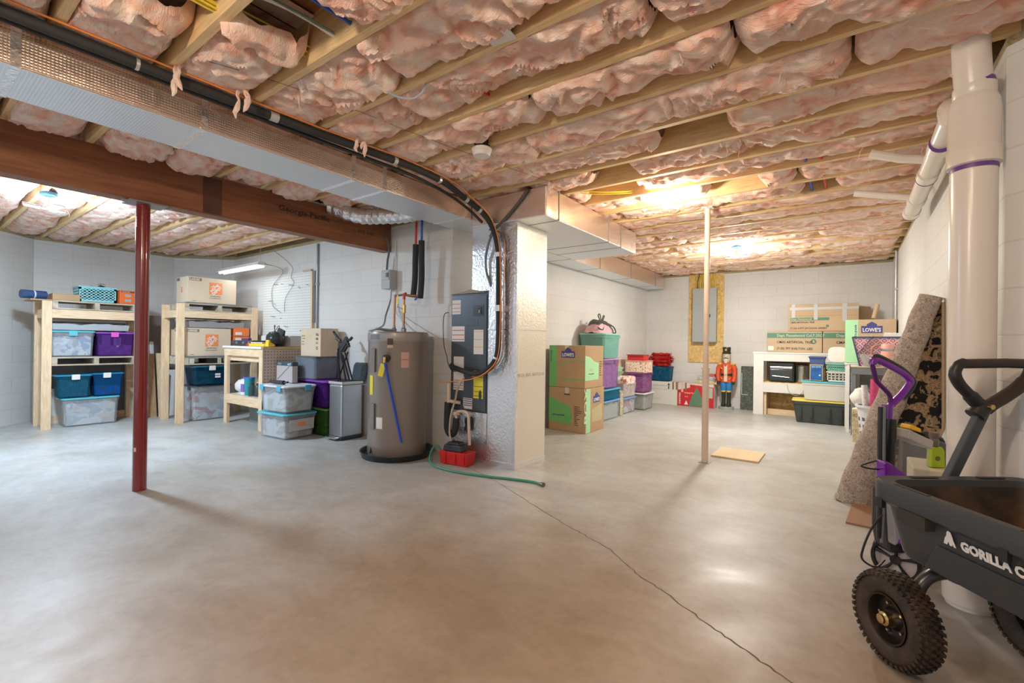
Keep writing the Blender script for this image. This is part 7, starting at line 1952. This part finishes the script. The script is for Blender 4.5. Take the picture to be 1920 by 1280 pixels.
# front wheel with five spokes
wc = CC_(.040, .100, .02); wn = Vector((-.35, -.93, .05)).normalized()
M3 = wn.to_track_quat('Z', 'Y').to_matrix()
wheel = bpy.data.objects.new('wheel', None)
m = MB(); m.lathe([(.086, -.02), (.100, -.02), (.102, 0), (.100, .02), (.088, .022), (.086, .01)], tuple(wc), 36, M=M3); wo = m.build('wheel', BG, parent=t, smooth=True)
bpy.data.objects.remove(wheel)
m = MB(); m.lathe([(0, -.004), (.087, -.004), (.087, 0), (0, 0)], tuple(wc), 32, M=M3); m.build('filter_disc', mat_flakes('mesh_disc', [(.55, .5, .52), (.40, .36, .38), (.6, .55, .55)], 220), parent=wo)
m = MB()
for k in range(5):
    a = 2 * PI * k / 5 + .3
    p0 = wc + M3 @ Vector((0, 0, .008)); p1 = wc + M3 @ Vector((math.cos(a) * .085, math.sin(a) * .085, .008))
    m.tube([p0, p0.lerp(p1, .5), p1], [.006, .006, .012], 8)
m.lathe([(0, .0), (.022, .0), (.022, .016), (0, .018)], tuple(wc), 16, M=M3)
m.build('spokes', BG, parent=wo, smooth=True)
# cleaning formula bottle
tb_ = thing('cleaner_bottle', 'lime green bottle of cleaning formula with grey cap by the wall', 'bottle', (.375, 3.275, .531), .62)
m = MB(); m.prism([(-.055, 0), (.065, 0), (.06, .16), (.04, .20), (-.045, .20)], -.03, .03, lambda u, v, s: (u, s, v)); m.build('body', LIME, parent=tb_, bevel=.012)
m = MB(); m.lathe([(0, .20), (.032, .20), (.034, .26), (.026, .275), (.034, .29), (.034, .33), (0, .34)], (-.01, 0, 0), 18); m.build('cap', mat('cap_taupe', (.16, .13, .11), .4), parent=tb_, smooth=True)
m = MB(); m.lathe([(0, 0), (.022, 0), (.022, .002), (0, .002)], n=16, M=Matrix.Rotation(PI / 2, 3, 'X')); ob = m.build('leaf_mark', mat('dark_olive_ink', (.15, .18, .02), .5), parent=tb_); ob.location = (-.005, -.031, .09)
m = MB(); m.prism([(-.07, 0), (.08, 0), (.06, .22), (-.02, .25)], .035, .06, lambda u, v, s: (u + .07, s, v)); m.build('grey_handle', mat('handle_grey', (.12, .12, .12), .4), parent=tb_, bevel=.01)
tb_.scale = (.62, .62, .55)
o = blk('cream_carton', 'cream coloured carton standing on the floor behind the cleaner under the lime bottle', 'box', .28, .53, 3.18, 3.50, 0, .53, mat('cream_card', (.66, .60, .42), .6), 0)

# ============================================================= GARDEN CART
CT = thing('garden_cart', 'black poly dump cart with white lettering in the right foreground', 'cart', (.06, 2.27, 0), math.atan2(.6, .8))
POLY = mat('cart_poly', (.042, .050, .058), .42, bump=.12, bscale=260)
POLYI = mat('dirty_cart_inside', (.11, .062, .028), .6, col2=(.022, .018, .015), lo=.40, hi=.66, vscale=7, detail=9, bump=.2, bscale=50)
Wc, Lc, ZR, ZBt = .62, 1.18, .66, .395
def rr(x0, x1, y0, y1, r, z, n=5):
    out = []
    for (cx_, cy_, a0) in ((x1 - r, y1 - r, 0), (x0 + r, y1 - r, PI / 2), (x0 + r, y0 + r, PI), (x1 - r, y0 + r, 1.5 * PI)):
        for i in range(n + 1):
            a = a0 + (PI / 2) * i / n; out.append((cx_ + r * math.cos(a), cy_ + r * math.sin(a), z))
    return out
def loft(m, rings, cap0=True, cap1=True, mi=0):
    n = len(rings[0]); vs = [p for r in rings for p in r]; fs = []
    if cap0: fs.append(tuple(range(n - 1, -1, -1)))
    if cap1: fs.append(tuple((len(rings) - 1) * n + i for i in range(n)))
    for j in range(len(rings) - 1):
        for i in range(n): fs.append((j * n + i, j * n + (i + 1) % n, (j + 1) * n + (i + 1) % n, (j + 1) * n + i))
    m.add(vs, fs, mi)
m = MB()
loft(m, [rr(.065, Wc - .065, -Lc + .10, -.075, .06, ZBt), rr(.055, Wc - .055, -Lc + .09, -.065, .07, ZBt + .015), rr(.03, Wc - .03, -Lc + .03, -.03, .07, ZR - .085)], True, False)
tray = m.build('tray', POLY, parent=CT, smooth=True)
m = MB()
loft(m, [rr(.02, Wc - .02, -Lc + .02, -.02, .07, ZR - .085), rr(0, Wc, -Lc, 0, .075, ZR - .07), rr(0, Wc, -Lc, 0, .075, ZR - .012), rr(.008, Wc - .008, -Lc + .008, -.008, .07, ZR), rr(.045, Wc - .045, -Lc + .045, -.045, .06, ZR - .004), rr(.05, Wc - .05, -Lc + .05, -.05, .06, ZR - .03)], False, False)
m.build('rim', POLY, parent=tray, smooth=True)
m = MB()
loft(m, [rr(.05, Wc - .05, -Lc + .05, -.05, .06, ZR - .028), rr(.09, Wc - .09, -Lc + .10, -.105, .06, ZBt + .03)], False, True)
m.build('inner_surface', POLYI, parent=tray, smooth=True, label='dirt-covered brown inside of the tray')
m = MB()
rnd = random.Random(2)
for i in range(60):
    x, y = rnd.uniform(.12, Wc - .12), rnd.uniform(-Lc + .15, -.14); s_ = rnd.uniform(.002, .006)
    m.frustum(x, y, ZBt + .031, ZBt + .031 + s_ * 1.3, s_ * 2, s_ * 2, s_, s_)
o = m.build('dirt_crumbs', mat('soil', (.20, .11, .05), .9), parent=None); o.location = (.06, 2.27, 0); o.rotation_euler = CT.rotation_euler
tag(o, 'dry soil crumbs scattered on the bottom of the cart', 'dirt', None, 'stuff')
# pockets under the rim and rim slots
for y in (-.205, -.62, -1.0):
    m = MB(); m.box(-.004, .03, y - .055, y + .055, ZR - .115, ZR - .072); m.build('rim_pocket', INK, parent=tray)
    m = MB(); m.box(.014, .030, y - .04, y + .09, ZR - .0005, ZR + .0012); m.build('rim_slot', INK, parent=tray)
for x in (.16, .42):
    m = MB(); m.box(x, x + .1, -.032, -.014, ZR - .0005, ZR + .0012); m.build('rim_slot', INK, parent=tray)
for y in (-.07, -.5):
    m = MB(); m.box(-.003, .012, y - .012, y + .012, ZR - .10, ZR - .065); m.build('clip', BLACKP, parent=tray)
m = MB(); m.prism([(-.20, .40), (-.26, .50), (-.95, .50), (-1.0, .40)], 0, .004, lambda u, v, s: (.03 + .025 * (ZR - .085 - v) / (ZR - .085 - ZBt - .015) - s - .001, u, v))
m.build('raised_panel', POLY, parent=tray, bevel=.002)
sl = .025 / (ZR - .085 - ZBt - .015)
yv = Vector((-sl, 0, 1)).normalized(); xv = Vector((0, -1, 0)); zv = xv.cross(yv)
TM = Matrix(((xv.x, yv.x, zv.x), (xv.y, yv.y, zv.y), (xv.z, yv.z, zv.z))).to_4x4()
def tx(z): return .03 + sl * (ZR - .085 - z) - .006
text('GORILLA CARTS', .0395, (tx(.525), -.348, .525), tray, WHITEINK, M=TM, bold=.055, sx=.90)
LGO = [(.050, 0), (.038, .028), (.026, .042), (.022, .058), (.012, .066), (-.002, .062), (-.008, .048), (-.014, .026), (-.026, 0), (-.012, 0), (-.006, .014), (.0, 0), (.012, 0), (.018, .018), (.028, 0)]
m = MB(); m.prism([(-.318 + .60 * a * .9, .522 + b_ * .72) for a, b_ in LGO], 0, .0015, lambda u, v, s: (tx(v) - s, u, v)); m.build('ape_logo', WHITEINK, parent=tray)
# chassis
m = MB(); m.box(.22, .25, -Lc + .15, -.08, .355, .394); m.box(Wc - .25, Wc - .22, -Lc + .15, -.08, .355, .394); m.box(.20, Wc - .20, -.16, -.12, .355, .394); m.box(.20, Wc - .20, -Lc + .18, -Lc + .22, .355, .394)
m.build('chassis', GREYM, parent=CT)
m = MB(); m.tube(smoothpath([(.10, -.11, .165), (.10, -.115, .25), (.13, -.12, .315), (.20, -.13, .345), (Wc - .2, -.13, .345), (Wc - .13, -.12, .315), (Wc - .1, -.115, .25), (Wc - .10, -.11, .165)], 5), .022, 12); m.build('front_fork', mat('fork_grey', (.10, .105, .11), .3, .6), parent=CT, smooth=True)
def tyre(x, y, s):
    """pneumatic wheel, s=+1 outer face towards -x"""
    wt = bpy.data.objects.new('w', None)
    K = .93
    prof = [(a * K, b_ * .80) for a, b_ in [(.085, -.03), (.098, -.044), (.125, -.0525), (.150, -.050), (.165, -.040), (.171, -.022), (.1725, 0), (.171, .022), (.165, .040), (.150, .050), (.125, .0525), (.098, .044), (.085, .03), (.085, -.03)]]
    MX = Matrix.Rotation(PI / 2, 3, 'Y')
    m = MB(); m.lathe(prof, (x, y, .166), 48, M=MX); ty = m.build('tyre', mat('tyre_rubber', (.025, .020, .017), .55, col2=(.07, .045, .03), vscale=14, bump=.3, bscale=90), parent=CT, smooth=True)
    m = MB()
    for row, (rx, rad) in enumerate(((-.047, .1615), (-.030, .1705), (-.012, .174), (.006, .174), (.024, .1715), (.043, .1635))):
        nb = 42
        for i in range(nb):
            a = 2 * PI * (i + .5 * (row % 2)) / nb
            c_, s_ = math.cos(a), math.sin(a); rv_ = Vector((0, c_, s_)); tv = Vector((0, -s_, c_)); xv_ = Vector((1, 0, 0))
            tilt_ = -rx * 4
            c0 = Vector((x + rx * .8, y, .166)) + rv_ * rad * K
            vs = []
            for hh in (-.006, .0055):
                for (p, q) in ((-1, -1), (1, -1), (1, 1), (-1, 1)):
                    k_ = .0062 if hh > 0 else .0075
                    vs.append(c0 + rv_ * hh + xv_ * (p * k_ * 1.05) + tv * (q * k_ + p * .002))
            m.add(vs, [(3, 2, 1, 0), (4, 5, 6, 7), (0, 1, 5, 4), (1, 2, 6, 5), (2, 3, 7, 6), (3, 0, 4, 7)])
    m.build('tread', MATS['tyre_rubber'], parent=ty)
    f = -s
    m = MB(); m.lathe([(.082, f * .028), (.086, f * .038), (.080, f * .037), (.074, f * .022), (.070, f * .008), (.040, f * .008), (.030, f * .022), (.024, f * .022)], (x, y, .166), 40, M=MX)
    rim = m.build('wheel_rim', mat('rim_black', (.05, .04, .035), .25, .7), parent=CT, smooth=True)
    m = MB(); m.lathe([(.024, f * .020), (.024, f * .045), (.016, f * .05), (.016, f * .058), (.008, f * .06), (0, f * .06)], (x, y, .166), 20, M=MX); m.build('hub', BRASS, parent=rim, smooth=True)
    for i in range(5):
        a = 2 * PI * i / 5
        m = MB(); m.tube([Vector((x + (f * .012), y + .052 * math.cos(a), .166 + .052 * math.sin(a))), Vector((x + (f * .019), y + .052 * math.cos(a), .166 + .052 * math.sin(a)))], .005, 8)
        m.build('bolt', STEEL, parent=rim)
tyre(.030, -.11, 1); tyre(Wc - .04, -.11, -1); tyre(.040, -Lc + .22, 1); tyre(Wc - .04, -Lc + .22, -1)
# pulling handle
Ri = Matrix.Rotation(-math.atan2(.6, .8), 4, 'Z') @ Matrix.Translation((-.06, -2.27, 0))
def h_(x, y, z): return Ri @ Vector((x, y, z))
p0 = h_(.325, 2.565, .60); p1 = h_(.455, 2.662, .925); dirp = (p1 - p0).normalized()
pb = h_(.235, 2.50, .36)
m = MB(); m.bar(pb, p1, .042, .030, up=(0, -1, 0)); hp_ = m.build('handle_pole', mat('handle_slate', (.055, .07, .085), .35), parent=CT, bevel=.005)
a_c = h_(.4605, 2.6655, .93)
grip = [h_(.372, 2.598, 1.095), h_(.52, 2.705, 1.100), h_(.60, 2.765, 1.098)]
m = MB(); m.tube(grip, .0195, 16); gp = m.build('grip', mat('grip_dirty_black', (.035, .025, .018), .5), parent=CT, smooth=True)
m = MB(); m.tube(smoothpath([h_(.385, 2.608, 1.10), h_(.362, 2.592, 1.085), h_(.354, 2.586, 1.05), h_(.37, 2.598, 1.01), h_(.405, 2.624, .965), h_(.435, 2.648, .925), h_(.45, 2.66, .90)], 6), [.020] * 12 + [.021] * 12 + [.026] * 13, 14); m.build('handle_fork', BLACKP, parent=gp, smooth=True)
m = MB(); m.tube(smoothpath([h_(.605, 2.768, 1.095), h_(.60, 2.765, 1.06), h_(.57, 2.743, 1.01), h_(.52, 2.705, .965), h_(.48, 2.676, .935), h_(.455, 2.66, .91)], 6), [.021] * 10 + [.025] * 21, 14); m.build('handle_fork', MATS['grip_dirty_black'], parent=gp, smooth=True)
m = MB(); m.tube([h_(.42, 2.636, .885), h_(.455, 2.66, .935)], .033, 14); m.build('socket', BLACKP, parent=gp, smooth=True)
m = MB(); bo = h_(.452, 2.64, .925); bd_ = (h_(0, 0, 0) - h_(0.58, 1.0, 0)).normalized(); m.tube([bo, bo + Vector((0, -.03, 0))], .010, 12); m.build('bolt', BRASS, parent=gp, smooth=True)
